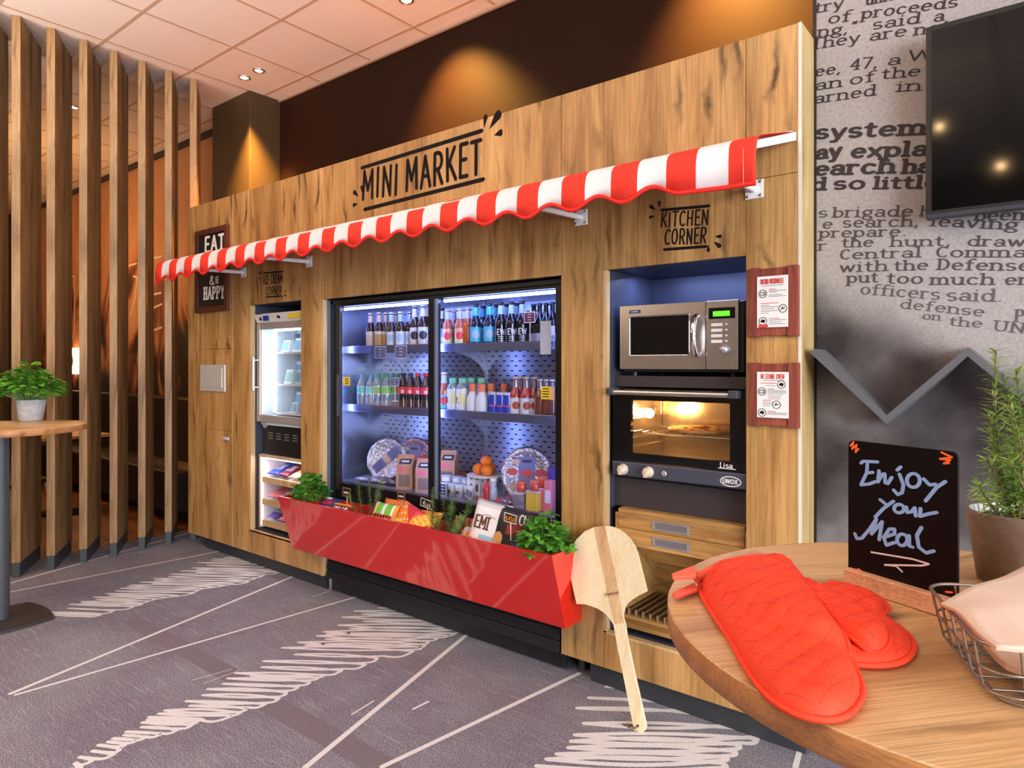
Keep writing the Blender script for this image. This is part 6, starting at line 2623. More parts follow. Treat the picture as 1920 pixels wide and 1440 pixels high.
for k, (u, Y, h_, mt, lab) in enumerate(((1031, 2.70, .16, BAGS['pink'], 'pink tall pack at the right wall of the fridge deck'), (1037, 2.78, .21, BAGS['violet'], 'violet tall pack at the very right of the fridge deck'))):
    x = at(u, 684, Y).x
    t = thing('snack_box', lab, 'box', (x, Y, ZD))
    g = G()
    g.box(x - .022, x + .022, Y - .02, Y + .02, ZD, ZD + h_)
    b = g.ob('box', mt, t, t.location, bevel=.003)
    g = G()
    g.box(x - .016, x + .016, Y - .0212, Y - .0195, ZD + h_ * .3, ZD + h_ * .7)
    g.ob('label', BAGS['white'], b, t.location)
# ---------------------------------------------------------------- plants


def leafmat(n, a, b):
    m, t, N, L, B = nt(n)
    tc = N.new('ShaderNodeTexCoord')
    no = N.new('ShaderNodeTexNoise')
    no.inputs['Scale'].default_value = 28
    L.new(tc.outputs['Object'], no.inputs['Vector'])
    cr = N.new('ShaderNodeValToRGB')
    cr.color_ramp.elements[0].position = .35
    cr.color_ramp.elements[0].color = a
    cr.color_ramp.elements[1].position = .65
    cr.color_ramp.elements[1].color = b
    L.new(no.outputs['Fac'], cr.inputs['Fac'])
    L.new(cr.outputs['Color'], B.inputs['Base Color'])
    B.inputs['Roughness'].default_value = .45
    tl = N.new('ShaderNodeBsdfTranslucent')
    L.new(cr.outputs['Color'], tl.inputs['Color'])
    mx = N.new('ShaderNodeMixShader')
    mx.inputs['Fac'].default_value = .3
    L.new(B.outputs[0], mx.inputs[1])
    L.new(tl.outputs[0], mx.inputs[2])
    L.new(mx.outputs[0], N['Material Output'].inputs['Surface'])
    return m


PARS = leafmat('parsley_leaf', srgb(52, 130, 34), srgb(104, 184, 60))
MINT = leafmat('mint_leaf', srgb(66, 140, 44), srgb(128, 196, 74))
ROSE = leafmat('rosemary_needle', srgb(74, 116, 58), srgb(140, 176, 96))
PILE = leafmat('pilea_leaf', srgb(62, 132, 40), srgb(128, 188, 62))
STEM = mat('plant_stem', srgb(120, 156, 84), .6)
WSTEM = mat('woody_stem', srgb(126, 100, 66), .7)
SOIL = mat('soil', srgb(52, 38, 28), .95, var=.3, vscale=60, bump=.6, bscale=120)


def leaf(g, p, d, up, l, w, kind='oval', bend=.25):
    d = Vector(d).normalized()
    s = d.cross(Vector(up))
    if s.length < 1e-4:
        s = Vector((1, 0, 0))
    s.normalize()
    n = s.cross(d).normalized()
    p = Vector(p)
    if kind == 'oval':
        prof = [(0, .05), (.2, .7), (.5, 1), (.8, .72), (1, .05)]
    elif kind == 'round':
        prof = [(0, .2), (.18, .8), (.5, 1), (.82, .8), (1, .2)]
    elif kind == 'needle':
        prof = [(0, .7), (.5, 1), (1, .1)]
    vs = []
    for t, k in prof:
        c = p + d * l * t - n * bend * l * t * t
        vs += [c - s * w * k / 2 + n * w * .10 * k, c, c + s * w * k / 2 + n * w * .10 * k]
    fs = []
    for i in range(len(prof) - 1):
        a = i * 3
        fs += [(a, a + 1, a + 4, a + 3), (a + 1, a + 2, a + 5, a + 4)]
    g.add(vs, fs, 0, True)


def lobed(g, p, d, up, l):
    """parsley leaflet with three toothed lobes"""
    d = Vector(d).normalized()
    s = d.cross(Vector(up)).normalized()
    for ang, k in ((-.8, .8), (0, 1), (.8, .8)):
        dd = d * math.cos(ang) + s * math.sin(ang)
        leaf(g, p, dd, up, l * k, l * k * .62, 'oval', .15)


def bush(name_f, t, c, rx, ry, hgt, n, lsize, fm, kind, seed, base_r=.03, sm=STEM, droop=.0):
    rn = random.Random(seed)
    gs, gf = G(), G()
    c = Vector(c)
    for i in range(n):
        a = rn.uniform(0, 2 * PI)
        q = math.sqrt(rn.random())
        hh = hgt * (1 - .55 * q * q) * rn.uniform(.45, 1.0)
        tip = c + Vector((rx * q * math.cos(a), ry * q * math.sin(a), hh - droop * q))
        base = c + Vector((base_r * q * math.cos(a), base_r * q * math.sin(a), 0))
        mid = (base + tip) / 2 + Vector((rx * .12 * math.cos(a), ry * .12 * math.sin(a), hh * .18))
        if i % 3 == 0:
            gs.tube([base, mid, tip], [.0016, .0014, .0008], 5)
        for k in range(3 if kind != 'round' else 2):
            b = a + rn.uniform(-1.3, 1.3) + k * 2.1
            d = Vector((math.cos(b), math.sin(b), rn.uniform(-.25, .6)))
            up = Vector((rn.uniform(-.4, .4), rn.uniform(-.4, .4), 1))
            sz = lsize * rn.uniform(.7, 1.2)
            if kind == 'lobed':
                lobed(gf, tip, d, up, sz)
            else:
                leaf(gf, tip + d * .004, d, up, sz, sz * (.92 if kind == 'round' else .72), kind, rn.uniform(.1, .45))
    gs.ob('stems', sm, t, t.location)
    o = gf.ob(name_f, fm, t, t.location)
    return o


def rosemary(t, stems, nl, seed, gap=.0045, fm=ROSE):
    rn = random.Random(seed)
    for base, tip, bow in stems:
        gs, gf = G(), G()
        base, tip = Vector(base), Vector(tip)
        P = []
        K = 12
        for i in range(K + 1):
            u = i / K
            P.append(base.lerp(tip, u) + Vector(bow) * math.sin(PI * u))
        gs.tube(P, [.0022 - .0014 * i / K for i in range(K + 1)], 6)
        L_ = (tip - base).length
        n = int(L_ / gap)
        for i in range(n):
            u = .12 + .88 * i / n
            p = base.lerp(tip, u) + Vector(bow) * math.sin(PI * u)
            ax = (tip - base).normalized()
            for q in range(2):
                a = i * 2.4 + q * PI + rn.uniform(-.4, .4)
                o = ax.orthogonal().normalized()
                s = ax.cross(o)
                out = o * math.cos(a) + s * math.sin(a)
                d = out * rn.uniform(.8, 1.0) + ax * rn.uniform(.10, .75)
                leaf(gf, p, d, ax, nl * rn.uniform(.7, 1.15) * (1 - .35 * u), .0042, 'needle', rn.uniform(-.1, .35))
        st = gs.ob('stem', WSTEM, t, t.location)
        gf.ob('needles', fm, st, t.location)


# ---------------------------------------------------------------- red trough
PX0, PX1 = -3.655, -1.614
PZ0, PZ1 = .283, .621
r = thing('planter_trough', 'long glossy red trough with sloping front hung before the glass fridge', 'planter', (-2.63, 2.45, .285))
g = G()
yT, yB, yW = 2.289, 2.391, 2.520
w = .016


def section(x, inset=0):
    return [(x, yT, PZ1), (x, yB, PZ0), (x, yW, PZ0), (x, yW, PZ1)]


# front, bottom, back and ends as boards
g.hexa([(PX0, yB, PZ0), (PX1, yB, PZ0), (PX1, yB + w, PZ0 + .001), (PX0, yB + w, PZ0 + .001), (PX0, yT, PZ1), (PX1, yT, PZ1), (PX1, yT + w, PZ1), (PX0, yT + w, PZ1)])
f = g.ob('front_board', REDPL, r, r.location, bevel=.0015)
g = G()
for xa, xb in ((PX0, PX0 + w), (PX1 - w, PX1)):
    g = G()
    g.prism([(xa + .0003, yT + .0005, PZ1 - .0003), (xa + .0003, yB + .0005, PZ0 + .0003), (xa + .0003, yW, PZ0 + .0003), (xa + .0003, yW, PZ1 - .0003)], (xb - xa - .0006, 0, 0))
    g.ob('end_board', REDPL, r, r.location)
g = G()
g.box(PX0 + w, PX1 - w, yB + w, yW, PZ0 + .001, PZ0 + .014)
g.box(PX0 + w, PX1 - w, yW - w, yW, PZ0 + .014, PZ1 - .02)
g.box(PX0 + w, PX1 - w, yT + .058, yW - w, .50, .512)
g.ob('inside_boards', REDIN, r, r.location)
DIV = []
for u in (600, 664, 738, 812, 896, 985):
    x = at(u, 900, 2.40).x
    DIV.append(x)
    g = G()
    g.prism([(x - .006, yT + w + .002, PZ1 - .012), (x - .006, yT + .05, .512), (x - .006, yW - w, .512), (x - .006, yW - w, PZ1 - .012)], (.012, 0, 0))
    g.ob('divider', REDIN, r, r.location)


def tx(u):
    return at(u, 900, 2.40).x


t = thing('parsley', 'bushy green parsley at the left end of the red trough', 'plant', (tx(582), 2.405, .514))
g = G()
g.lathe([(0, 0), (.055, 0), (.062, .04), (0, .04)], t.location, 16)
g.ob('root_ball', SOIL, t, t.location)
bush('foliage', t, (tx(582), 2.40, .55), .145, .10, .235, 210, .026, PARS, 'lobed', 3, .05)
t = thing('mint', 'bushy fresh green mint at the right end of the red trough, touching the peel', 'plant', (tx(1028), 2.405, .514))
g = G()
g.lathe([(0, 0), (.055, 0), (.062, .04), (0, .04)], t.location, 16)
g.ob('root_ball', SOIL, t, t.location)
bush('foliage', t, (tx(1024), 2.395, .55), .125, .095, .215, 170, .038, MINT, 'oval', 9, .05)

# rosemary pots in the trough
x1 = tx(690)
t = thing('rosemary', 'sparse rosemary in the trough left of the gummy bags', 'plant', (x1, 2.41, .514))
g = G()
g.lathe([(0, 0), (.05, 0), (.055, .03), (0, .032)], t.location, 14)
g.ob('root_ball', SOIL, t, t.location)
rosemary(t, [((tx(675) + .01, 2.41, .54), (at(671, 925, 2.43).x, 2.43, .765), (.0, 0, 0)), ((x1, 2.42, .54), (at(690, 905, 2.43).x, 2.43, .805), (.005, 0, 0)), ((x1 + .02, 2.41, .54), (at(716, 908, 2.42).x, 2.42, .79), (0, 0, 0)), ((x1 + .03, 2.43, .54), (at(706, 930, 2.44).x, 2.44, .72), (0, 0, 0)), ((x1 - .03, 2.37, .54), (at(652, 930, 2.36).x, 2.36, .70), (0, 0, 0))], .036, 1, .0034)
x1 = tx(842)
t = thing('rosemary', 'denser rosemary in the trough left of the white crisp bag', 'plant', (x1, 2.40, .514))
g = G()
g.lathe([(0, 0), (.05, 0), (.055, .03), (0, .032)], t.location, 14)
g.ob('root_ball', SOIL, t, t.location)
rosemary(t, [((tx(815), 2.38, .54), (at(812, 925, 2.38).x, 2.38, .80), (.0, 0, 0)), ((x1, 2.39, .54), (at(850, 930, 2.39).x, 2.39, .795), (.006, 0, 0)), ((x1 + .01, 2.40, .54), (at(846, 948, 2.38).x, 2.38, .74), (0, 0, 0)), ((x1 + .02, 2.42, .54), (at(885, 945, 2.42).x, 2.42, .765), (0, 0, 0)), ((x1 - .02, 2.42, .54), (at(828, 938, 2.43).x, 2.43, .775), (0, 0, 0)), ((x1 + .03, 2.36, .54), (at(866, 960, 2.34).x, 2.34, .70), (0, 0, 0)), ((x1 - .03, 2.35, .54), (at(822, 965, 2.33).x, 2.33, .68), (0, 0, 0))], .038, 2, .0032)

# sweets and crisps in the trough


def tbag(name, lab, u, Y, z, w_, h_, th, cols, fn, lean=.5, rz=0.0, roll=0.0, cat='snack', group='sweets and crisps in the red trough'):
    x = at(u, 900, Y).x
    M = Matrix.Translation((x, Y, z)) @ Matrix.Rotation(rz, 4, 'Z') @ Matrix.Rotation(PI / 2 - lean, 4, 'X') @ Matrix.Rotation(roll, 4, 'Z')
    return pouch(name, lab, cat, M, w_, h_, th, cols, fn, group, 16), M


def onbag(o, M, fn, mt, name):
    g = G()
    fn(g, M)
    c = o.location
    return g.ob(name, mt, o, c)


o, M = tbag('chocolate_pack', 'blue chocolate bar pack with red print at the left of the trough', 617, 2.40, .603, .17, .10, .025, [BAGS['navy'], BAGS['red'], BAGS['white']], lambda u, v: 1 if abs(v) < .35 and abs(u) < .6 and (u * 3) % 1 < .6 else (2 if v > .55 and u < 0 else 0), 1.0, .0)
o, M = tbag('chocolate_pack', 'dark brown biscuit pack with white letters beside the blue pack', 637, 2.385, .592, .15, .08, .02, [cm('bag_brown', 80, 40, 26), BAGS['white'], BAGS['orange']], lambda u, v: 1 if abs(v + .1) < .4 and abs(u) < .85 and (u * 5) % 1 < .55 else (2 if v > .5 else 0), .9, .1)
o, M = tbag('chocolate_pack', 'orange and brown bar lying behind the biscuit pack', 640, 2.45, .575, .15, .08, .02, [BAGS['orange'], cm('bag_brown2', 96, 46, 26)], lambda u, v: 1 if abs(v) < .4 else 0, 1.2, .1)
o, M = tbag('gummy_bag', 'gummy bag with green tops and black base between orange ends', 720, 2.385, .600, .20, .15, .04, [BAGS['orange'], BAGS['green'], BAGS['black'], BAGS['red'], BAGS['white']], lambda u, v: 0 if abs(u) > .78 else ((1 if abs(abs(u) - .38) < .27 else 4) if v > .1 else (3 if (u * 4) % 1 < .3 else 2)), .42, .0)
o, M = tbag('gummy_bag', 'orange striped gummy bag behind the green and black one', 738, 2.45, .615, .16, .14, .03, [BAGS['orange'], cm('bag_rust', 190, 80, 40)], lambda u, v: 1 if (u * 4) % 1 < .4 else 0, .3, .1)
o, M = tbag('gummy_bag', 'red and orange sweets bag with a round face print', 764, 2.385, .612, .19, .16, .05, [BAGS['orange'], BAGS['red'], BAGS['yellow'], BAGS['white']], lambda u, v: 1 if u + v > .45 else (3 if (u * 3 + v * 2) % 1 < .18 else (2 if v < -.3 else 0)), .55, -.1, -.2)
o, M = tbag('gummy_bag', 'bright yellow sweets bag left of the second rosemary', 790, 2.375, .600, .17, .13, .055, [BAGS['yellow'], BAGS['orange'], BAGS['red']], lambda u, v: 1 if (u * 2.3 + v * 1.7) % 1 < .35 else (2 if u > .5 and v < -.2 else 0), .7, .1, .2)
o, M = tbag('gummy_bag', 'orange sweets bag lying behind the yellow one', 804, 2.44, .605, .15, .12, .04, [BAGS['orange'], BAGS['yellow']], lambda u, v: 1 if (u + v * 1.5) % 1 < .3 else 0, .6, .1)
o, M = tbag('gummy_bag', 'red and brown sweets bag behind the second rosemary', 868, 2.45, .605, .15, .12, .04, [cm('bag_rust2', 150, 60, 40), BAGS['orange']], lambda u, v: 1 if (u * 2 + v) % 1 < .35 else 0, .6, .0)
o, M = tbag('crisp_bag', 'large white crisp bag with dark brown lettering standing in the trough', 916, 2.40, .645, .20, .26, .07, [BAGS['white'], cm('bag_sky', 150, 200, 226), BAGS['orange'], cm('bag_grey', 206, 204, 206)], lambda u, v: 1 if -.55 < v < -.3 and abs(u - .2) < .5 else (2 if -.85 < v < -.6 and abs(u) < .7 else (3 if v > .8 else 0)), .30, .15, -.12)


def emm(g, M):
    text(g, 'EMI', lambda a, b: M @ Vector((-.062 + a * .055, -.005 + b * .055, .0355)), .09, .07, .1, .85, 0, .16)
    pen(g, [(-.04, .052), (0, .062), (.04, .052)], lambda a, b: M @ Vector((a, b, .034)), .0014, .0014)
    pen(g, [(-.025, .078), (0, .083), (.025, .078)], lambda a, b: M @ Vector((a, b, .028)), .0012, .0012)


onbag(o, M, emm, cm('crisp_ink', 84, 50, 38), 'lettering')
o, M = tbag('crisp_bag', 'black crisp bag with red stripe right of the white one', 958, 2.405, .635, .24, .25, .06, [BAGS['black'], BAGS['red'], cm('bag_ember', 150, 40, 34), BAGS['navy']], lambda u, v: 2 if 0 < v - u * .3 < .35 and u > -.1 else (3 if v < -.3 and u > .3 else 0), .30, .05, -.08)


def cap_(g, M):
    text(g, 'Ch', lambda a, b: M @ Vector((.045 + a * .045, .055 + b * .045, .028)), .09, .07, .1, .9)


onbag(o, M, cap_, CHALK, 'lettering')


def potato(g, M):
    g.add([M @ Vector((-.045 + .026 * math.cos(2 * PI * k / 12), -.03 + .034 * math.sin(2 * PI * k / 12), .034)) for k in range(12)], [list(range(12))])


onbag(o, M, potato, cm('potato_print', 196, 150, 90), 'potato_print')
for k, (u, y, lab) in enumerate(((885, 2.40, 'small white crisp bag tucked left below the large white one'), (905, 2.385, 'small bag with pink round print at the trough rim below the white bag'), (940, 2.385, 'small bag with pink round print at the trough rim below the black bag'))):
    tbag('crisp_bag', lab, u, y, .585, .13, .11, .05, [BAGS['white'], BAGS['orange'], BAGS['pink']], lambda u, v: 1 if u * u + v * v < .25 else (2 if .4 < u * u + v * v < .55 else 0), .8, .2)
# chalk tags in the trough
WIRE = cm('tag_wire_tan', 170, 130, 90)
tagat('small tan rimmed price tag stuck in the trough left of the first rosemary', 643, 914, 657, 932, 2.44, TAGB, ['~'], .10, False, 0, WIRE)
tagat('small dark price tag on thin wires behind the gummy bags', 746, 922, 759, 938, 2.47, TAGB, ['~'], .09, False, 0, WIRE)
tagat('black chalk price tag leaning behind the yellow sweets bag', 789, 935, 812, 954, 2.46, TAGB, ['€us'], .06, False, .15)
tagat('black chalk price tag reading in orange in front of the black crisp bag', 946, 962, 968, 982, 2.345, TAGB, ['€450'], .08, False, .1, None, BAGS['orange'])

# ---------------------------------------------------------------- pizza peel
Bp = onz(1197, 1371, .002)
Tp = at(1132, 986, 2.487)
ax = (Tp - Bp).normalized()
e1 = Vector((1, 0, 0))
nrm = e1.cross(ax).normalized()
if nrm.y > 0:
    nrm = -nrm
e1 = (e1 - ax * e1.dot(ax)).normalized()


def onpeel(u, v, off=0.0):
    d = ray(u, v)
    k = (Bp + nrm * off - EYE).dot(nrm) / d.dot(nrm)
    return EYE + d * k


t = thing('pizza_peel', 'pale wooden pizza peel leaning against the right end of the red trough', 'peel', Bp)
blade = [(1134.6, 986), (1115, 988), (1097, 996), (1081, 1011), (1071, 1028), (1067, 1045), (1068, 1072), (1074, 1102), (1081, 1132.5), (1096, 1133), (1110, 1137), (1122, 1142), (1131.6, 1148), (1139, 1155), (1144, 1161.5), (1150, 1171),
         (1172, 1171), (1168.5, 1160), (1167.6, 1152), (1170, 1140), (1176, 1131), (1183.5, 1125), (1196, 1117), (1212.5, 1108.7), (1206, 1082), (1199, 1054.6), (1195, 1038), (1189.6, 1024), (1181, 1010), (1171, 999.7), (1162, 993), (1153, 989), (1144, 986.5)]
g = G()
g.prism([onpeel(*p) for p in blade], -nrm * .011)
b = g.ob('blade', PEELW, t, Bp, bevel=.002)
g = G()
strip_px = [(1113, 988.5), (1126, 986.5), (1134, 986.3), (1150, 1060), (1160, 1108), (1170, 1168), (1152, 1170), (1142, 1128), (1128, 1062)]
g.prism([onpeel(u, v, .0006) for u, v in strip_px], -nrm * .003)
o = g.ob('middle_strip', PEELD, b, Bp)
o['label'] = 'darker brown strip glued down the middle of the blade'
g = G()
hdl = [(1150, 1170), (1158, 1216), (1168, 1265), (1180, 1325), (1188.7, 1369), (1191, 1373), (1195, 1374.6), (1203, 1373.5), (1209, 1369), (1210.5, 1362), (1202, 1322), (1192.7, 1280.6), (1182, 1232), (1174, 1192), (1171.5, 1171)]
g.prism([onpeel(u, v, .0003) for u, v in hdl], -nrm * .014)
h = g.ob('handle', PEELW, t, Bp, bevel=.003)
g = G()
c = onpeel(1196, 1361, .0008)
g.add([c + (e1 * math.cos(2 * PI * k / 14) + ax * math.sin(2 * PI * k / 14)) * .005 for k in range(14)], [list(range(14))])
g.ob('hole', INK, h, Bp)
g = G()
cr = [onpeel(1196, 1361, .003), onpeel(1190, 1366, .012), Vector((Bp.x - .03, Bp.y + .01, .006)), Vector((Bp.x - .055, Bp.y + .015, .005)), Vector((Bp.x - .03, Bp.y - .005, .006)), Vector((Bp.x - .07, Bp.y + .0, .005)), Vector((Bp.x - .04, Bp.y + .02, .005))]
g.tube(cr, .0022, 6)
g.ob('cord', cm('leather_cord', 92, 70, 48, .8), h, Bp)
g = G()
pts = [(1133, 1114), (1136, 1117), (1138, 1112), (1141, 1117), (1143, 1112), (1146, 1116), (1148, 1111), (1151, 1115), (1153, 1110), (1156, 1114), (1158, 1109), (1160, 1113)]
for q in range(len(pts) - 1):
    a, b_ = onpeel(*pts[q], .0042), onpeel(*pts[q + 1], .0042)
    g.tube([a, b_], .0012, 5)
g.ob('burnt_mark', cm('burnt_brown', 120, 84, 54, .8), b, Bp)
# ---------------------------------------------------------------- bar tables
TZ = 1.083


def bar_table(c, lab, rz=0.0):
    r = thing('bar_table', lab, 'table', (c[0], c[1], 0), 'round oak bar tables')
    g = G()
    n = 96
    R = .402
    g.lathe([(0, TZ), (R - .0015, TZ), (R, TZ - .0015)], (c[0], c[1], 0), n, 0, False)
    g.lathe([(R, TZ - .0015), (R, TZ - .031), (R - .002, TZ - .033), (0, TZ - .033)], (c[0], c[1], 0), n, 1, True)
    tp = g.ob('tabletop', [TOPW, EDGEW], r, r.location, merge=True)
    g = G()
    g.lathe([(.038, .02), (.038, TZ - .033)], (c[0], c[1], 0), 28)
    g.ob('column', ANTHR, r, r.location)
    g = G()
    hw, bul = .19, .025
    pts = []
    for k in range(4):
        a0 = rz + PI / 4 + k * PI / 2
        p0 = Vector((math.cos(a0), math.sin(a0))) * hw * 1.414
        p1 = Vector((math.cos(a0 + PI / 2), math.sin(a0 + PI / 2))) * hw * 1.414
        m = Vector((math.cos(a0 + PI / 4), math.sin(a0 + PI / 4)))
        for j in range(8):
            u = j / 8
            q = p0.lerp(p1, u) + m * bul * math.sin(PI * u)
            pts.append((c[0] + q.x, c[1] + q.y, .0015))
    g.prism(pts, (0, 0, .016))
    g.ob('base_plate', mat('table_base', srgb(58, 54, 52), .5), r, r.location, bevel=.003)
    return r


bar_table((-.061, 1.062), 'round oak bar table in the right foreground with oven mitts on it')
bar_table((-4.505, 1.125), 'round oak bar table at the left edge with a small potted plant on it', .03)

# grey pot with a small leaved plant on the left table
pc = onz(58, 789.5, TZ)
t = thing('potted_plant', 'small leaved green plant in a grey concrete pot on the left bar table', 'plant', (pc.x, pc.y, TZ))
g = G()
g.lathe([(0, .0005), (.056, .0005), (.060, .006), (.078, .128), (.074, .130), (.068, .12), (0, .115)], (pc.x, pc.y, TZ), 28)
g.ob('pot', mat('concrete_grey', srgb(176, 176, 180), .8, var=.18, vscale=40, bump=.3), t, t.location)
bush('foliage', t, (pc.x - .012, pc.y - .01, TZ + .128), .185, .175, .225, 250, .044, PILE, 'round', 21, .06, STEM, .03)

# ---------------------------------------------------------------- oven mitts


def inside(p, poly):
    c = False
    n = len(poly)
    for i in range(n):
        x0, y0 = poly[i]
        x1, y1 = poly[(i + 1) % n]
        if (y0 > p[1]) != (y1 > p[1]) and p[0] < (x1 - x0) * (p[1] - y0) / (y1 - y0) + x0:
            c = not c
    return c


def edge_near(p, poly):
    best = (1e9, None)
    n = len(poly)
    for i in range(n):
        a, b = Vector(poly[i]), Vector(poly[(i + 1) % n])
        d = b - a
        u = max(0, min(1, (Vector(p) - a).dot(d) / max(1e-12, d.length_squared)))
        q = a + d * u
        l = (Vector(p) - q).length
        if l < best[0]:
            best = (l, q)
    return best


def smooth_poly(P, it=2):
    for _ in range(it):
        Q = []
        n = len(P)
        for i in range(n):
            a, b = Vector(P[i]), Vector(P[(i + 1) % n])
            Q += [tuple(a * .75 + b * .25), tuple(a * .25 + b * .75)]
        P = Q
    return P


def mitt(poly, zb, thick, R, qa, step=.0042, quilt=.0022, cell=.037, lumps=1.0):
    """puffed quilted sheet over a polygon; zb(x, y) gives the underside. Returns the sheet and its stitch lines"""
    ca, sa = math.cos(qa), math.sin(qa)

    def hfun(p, d):
        k = min(1, d / R)
        hgt = thick * math.sqrt(max(0, 1 - (1 - k) ** 2))
        u, v = p[0] * ca + p[1] * sa, -p[0] * sa + p[1] * ca
        gq = 1
        for w_ in ((u + v) / cell, (u - v) / cell):
            f = abs(((w_ + .5) % 1) - .5) * cell
            gq = min(gq, 1 - math.exp(-(f / .0055) ** 2))
        wr = .0016 * math.sin(p[0] * 43 + p[1] * 29) + .0012 * math.sin(p[0] * 91 - p[1] * 60)
        return max(.0012, hgt + k * (quilt * (gq - 1) + wr * lumps))
    xs = [p[0] for p in poly]
    ys = [p[1] for p in poly]
    x0, y0 = min(xs) - step, min(ys) - step
    nx, ny = int((max(xs) - x0) / step) + 2, int((max(ys) - y0) / step) + 2
    cells = set()
    for i in range(nx):
        for j in range(ny):
            if inside((x0 + (i + .5) * step, y0 + (j + .5) * step), poly):
                cells.add((i, j))
    idx = {}
    top, bot = [], []
    cnt = {}
    for (i, j) in cells:
        for a in ((i, j), (i + 1, j), (i + 1, j + 1), (i, j + 1)):
            cnt[a] = cnt.get(a, 0) + 1
    for a in cnt:
        p = (x0 + a[0] * step, y0 + a[1] * step)
        d, q = edge_near(p, poly)
        if cnt[a] < 4:
            p = (q.x, q.y)
            d = 0
        z = zb(*p)
        idx[a] = len(top)
        top.append((p[0], p[1], z + hfun(p, d)))
        bot.append((p[0], p[1], z + .0002))
    n = len(top)
    g = G()
    fs = []
    for (i, j) in cells:
        q = [idx[(i, j)], idx[(i + 1, j)], idx[(i + 1, j + 1)], idx[(i, j + 1)]]
        fs.append(q)
        fs.append([k + n for k in q[::-1]])
        for a, b, nb in (((i, j), (i + 1, j), (i, j - 1)), ((i + 1, j), (i + 1, j + 1), (i + 1, j)), ((i + 1, j + 1), (i, j + 1), (i, j + 1)), ((i, j + 1), (i, j), (i - 1, j))):
            if nb not in cells:
                fs.append([idx[b], idx[a], idx[a] + n, idx[b] + n])
    g.add(top + bot, fs, 0, True)
    # stitch lines run in the grooves
    gs = G()
    cx, cy = sum(xs) / len(xs), sum(ys) / len(ys)
    rad = max(max(xs) - min(xs), max(ys) - min(ys))
    for sg in (1, -1):
        base = (cx * ca + cy * sa) + sg * (-cx * sa + cy * ca)
        for m in range(int((base - 1.5 * rad) / cell), int((base + 1.5 * rad) / cell) + 1):
            run = []
            T = 160
            for q in range(T + 1):
                tt = (-.75 + 1.5 * q / T) * rad
                # u + sg*v = m*cell, walk along the line through the sheet centre
                u = m * cell / 2 + tt * .7071 + (cx * ca + cy * sa - base / 2)
                v = (m * cell - u) * sg
                p = (u * ca - v * sa, u * sa + v * ca)
                ok = inside(p, poly)
                d = edge_near(p, poly)[0] if ok else 0
                if ok and d > .006:
                    run.append((p[0], p[1], zb(*p) + hfun(p, d) + .0002))
                else:
                    if len(run) > 2:
                        gs.tube(run[::2] if len(run) > 8 else run, .00045, 4)
                    run = []
            if len(run) > 2:
                gs.tube(run[::2] if len(run) > 8 else run, .00045, 4)
    return g, gs


def mcrop(l, z):
    out = []
    for x, y in l:
        q = onz(1240 + x / 3.272, 1000 + y / 3.272, z)
        out.append((q.x, q.y))
    return out


MITT = mat('mitt_orange_red', srgb(234, 62, 26), .7, var=.04, vscale=60, bump=.12, bscale=500)
MITTB = mat('mitt_binding', srgb(244, 104, 76), .7)
MSEAM = mat('mitt_seam', srgb(212, 54, 28), .7)
low = mcrop([(205, 265), (330, 440), (480, 560), (700, 680), (900, 745), (1100, 772), (1250, 788), (1400, 788), (1510, 755), (1556, 690), (1545, 630), (1480, 565), (1380, 505), (1250, 455), (1100, 400), (960, 320), (800, 220), (600, 190), (380, 215)], 1.092)
low_t = mcrop([(980, 305), (1080, 318), (1180, 335), (1300, 375), (1375, 415), (1398, 460), (1378, 495), (1310, 495), (1200, 465), (1080, 430), (960, 400)], 1.098)
low_s, lowt_s = smooth_poly(low, 2), smooth_poly(low_t, 2)
t = thing('oven_mitt', 'lower orange red quilted oven mitt, its thumb pointing to the chalkboard', 'oven mitt', (low[0][0] + .1, low[0][1], TZ), 'orange red oven mitts')
mg, ms = mitt(low_s, lambda x, y: TZ + .0008, .017, .022, .6)
lb_ = mg.ob('body', MITT, t, t.location)
ms.ob('quilting_seams', MSEAM, t, t.location)
mg, ms = mitt(lowt_s, lambda x, y: TZ + .010, .016, .020, .4, .0036)
lt_ = mg.ob('thumb', MITT, t, t.location)
ms.ob('thumb_seams', MSEAM, lt_, t.location)
up = mcrop([(212, 212), (268, 320), (345, 430), (430, 545), (520, 705), (640, 855), (780, 945), (950, 990), (1095, 988), (1190, 935), (1243, 835), (1215, 735), (1150, 630), (1085, 540), (1035, 468), (985, 400), (935, 335), (895, 275), (865, 235), (815, 160), (785, 118), (600, 150), (400, 185)], 1.112)
up_t = mcrop([(880, 262), (940, 298), (1000, 330), (1085, 385), (1215, 440), (1345, 515), (1408, 580), (1400, 630), (1340, 662), (1240, 650), (1130, 600), (1050, 530), (985, 470), (900, 400), (840, 330)], 1.110)
up_s, upt_s = smooth_poly(up, 2), smooth_poly(up_t, 2)


def upz(x, y):
    d, q = edge_near((x, y), low_s)
    k = min(1, d / .03) if inside((x, y), low_s) else 0
    k = k * k * (3 - 2 * k)
    return TZ + .0012 + .0165 * k


t2 = thing('oven_mitt', 'upper orange red quilted oven mitt lying on top, its rounded tip towards the viewer', 'oven mitt', (up[5][0], up[5][1], TZ), 'orange red oven mitts')
mg, ms = mitt(up_s, upz, .026, .030, .6)
ub = mg.ob('body', MITT, t2, t2.location)
ms.ob('quilting_seams', MSEAM, t2, t2.location)
mg, ms = mitt(upt_s, upz, .021, .022, .3, .0036)
ut = mg.ob('thumb', MITT, t2, t2.location)
ms.ob('thumb_seams', MSEAM, ut, t2.location)


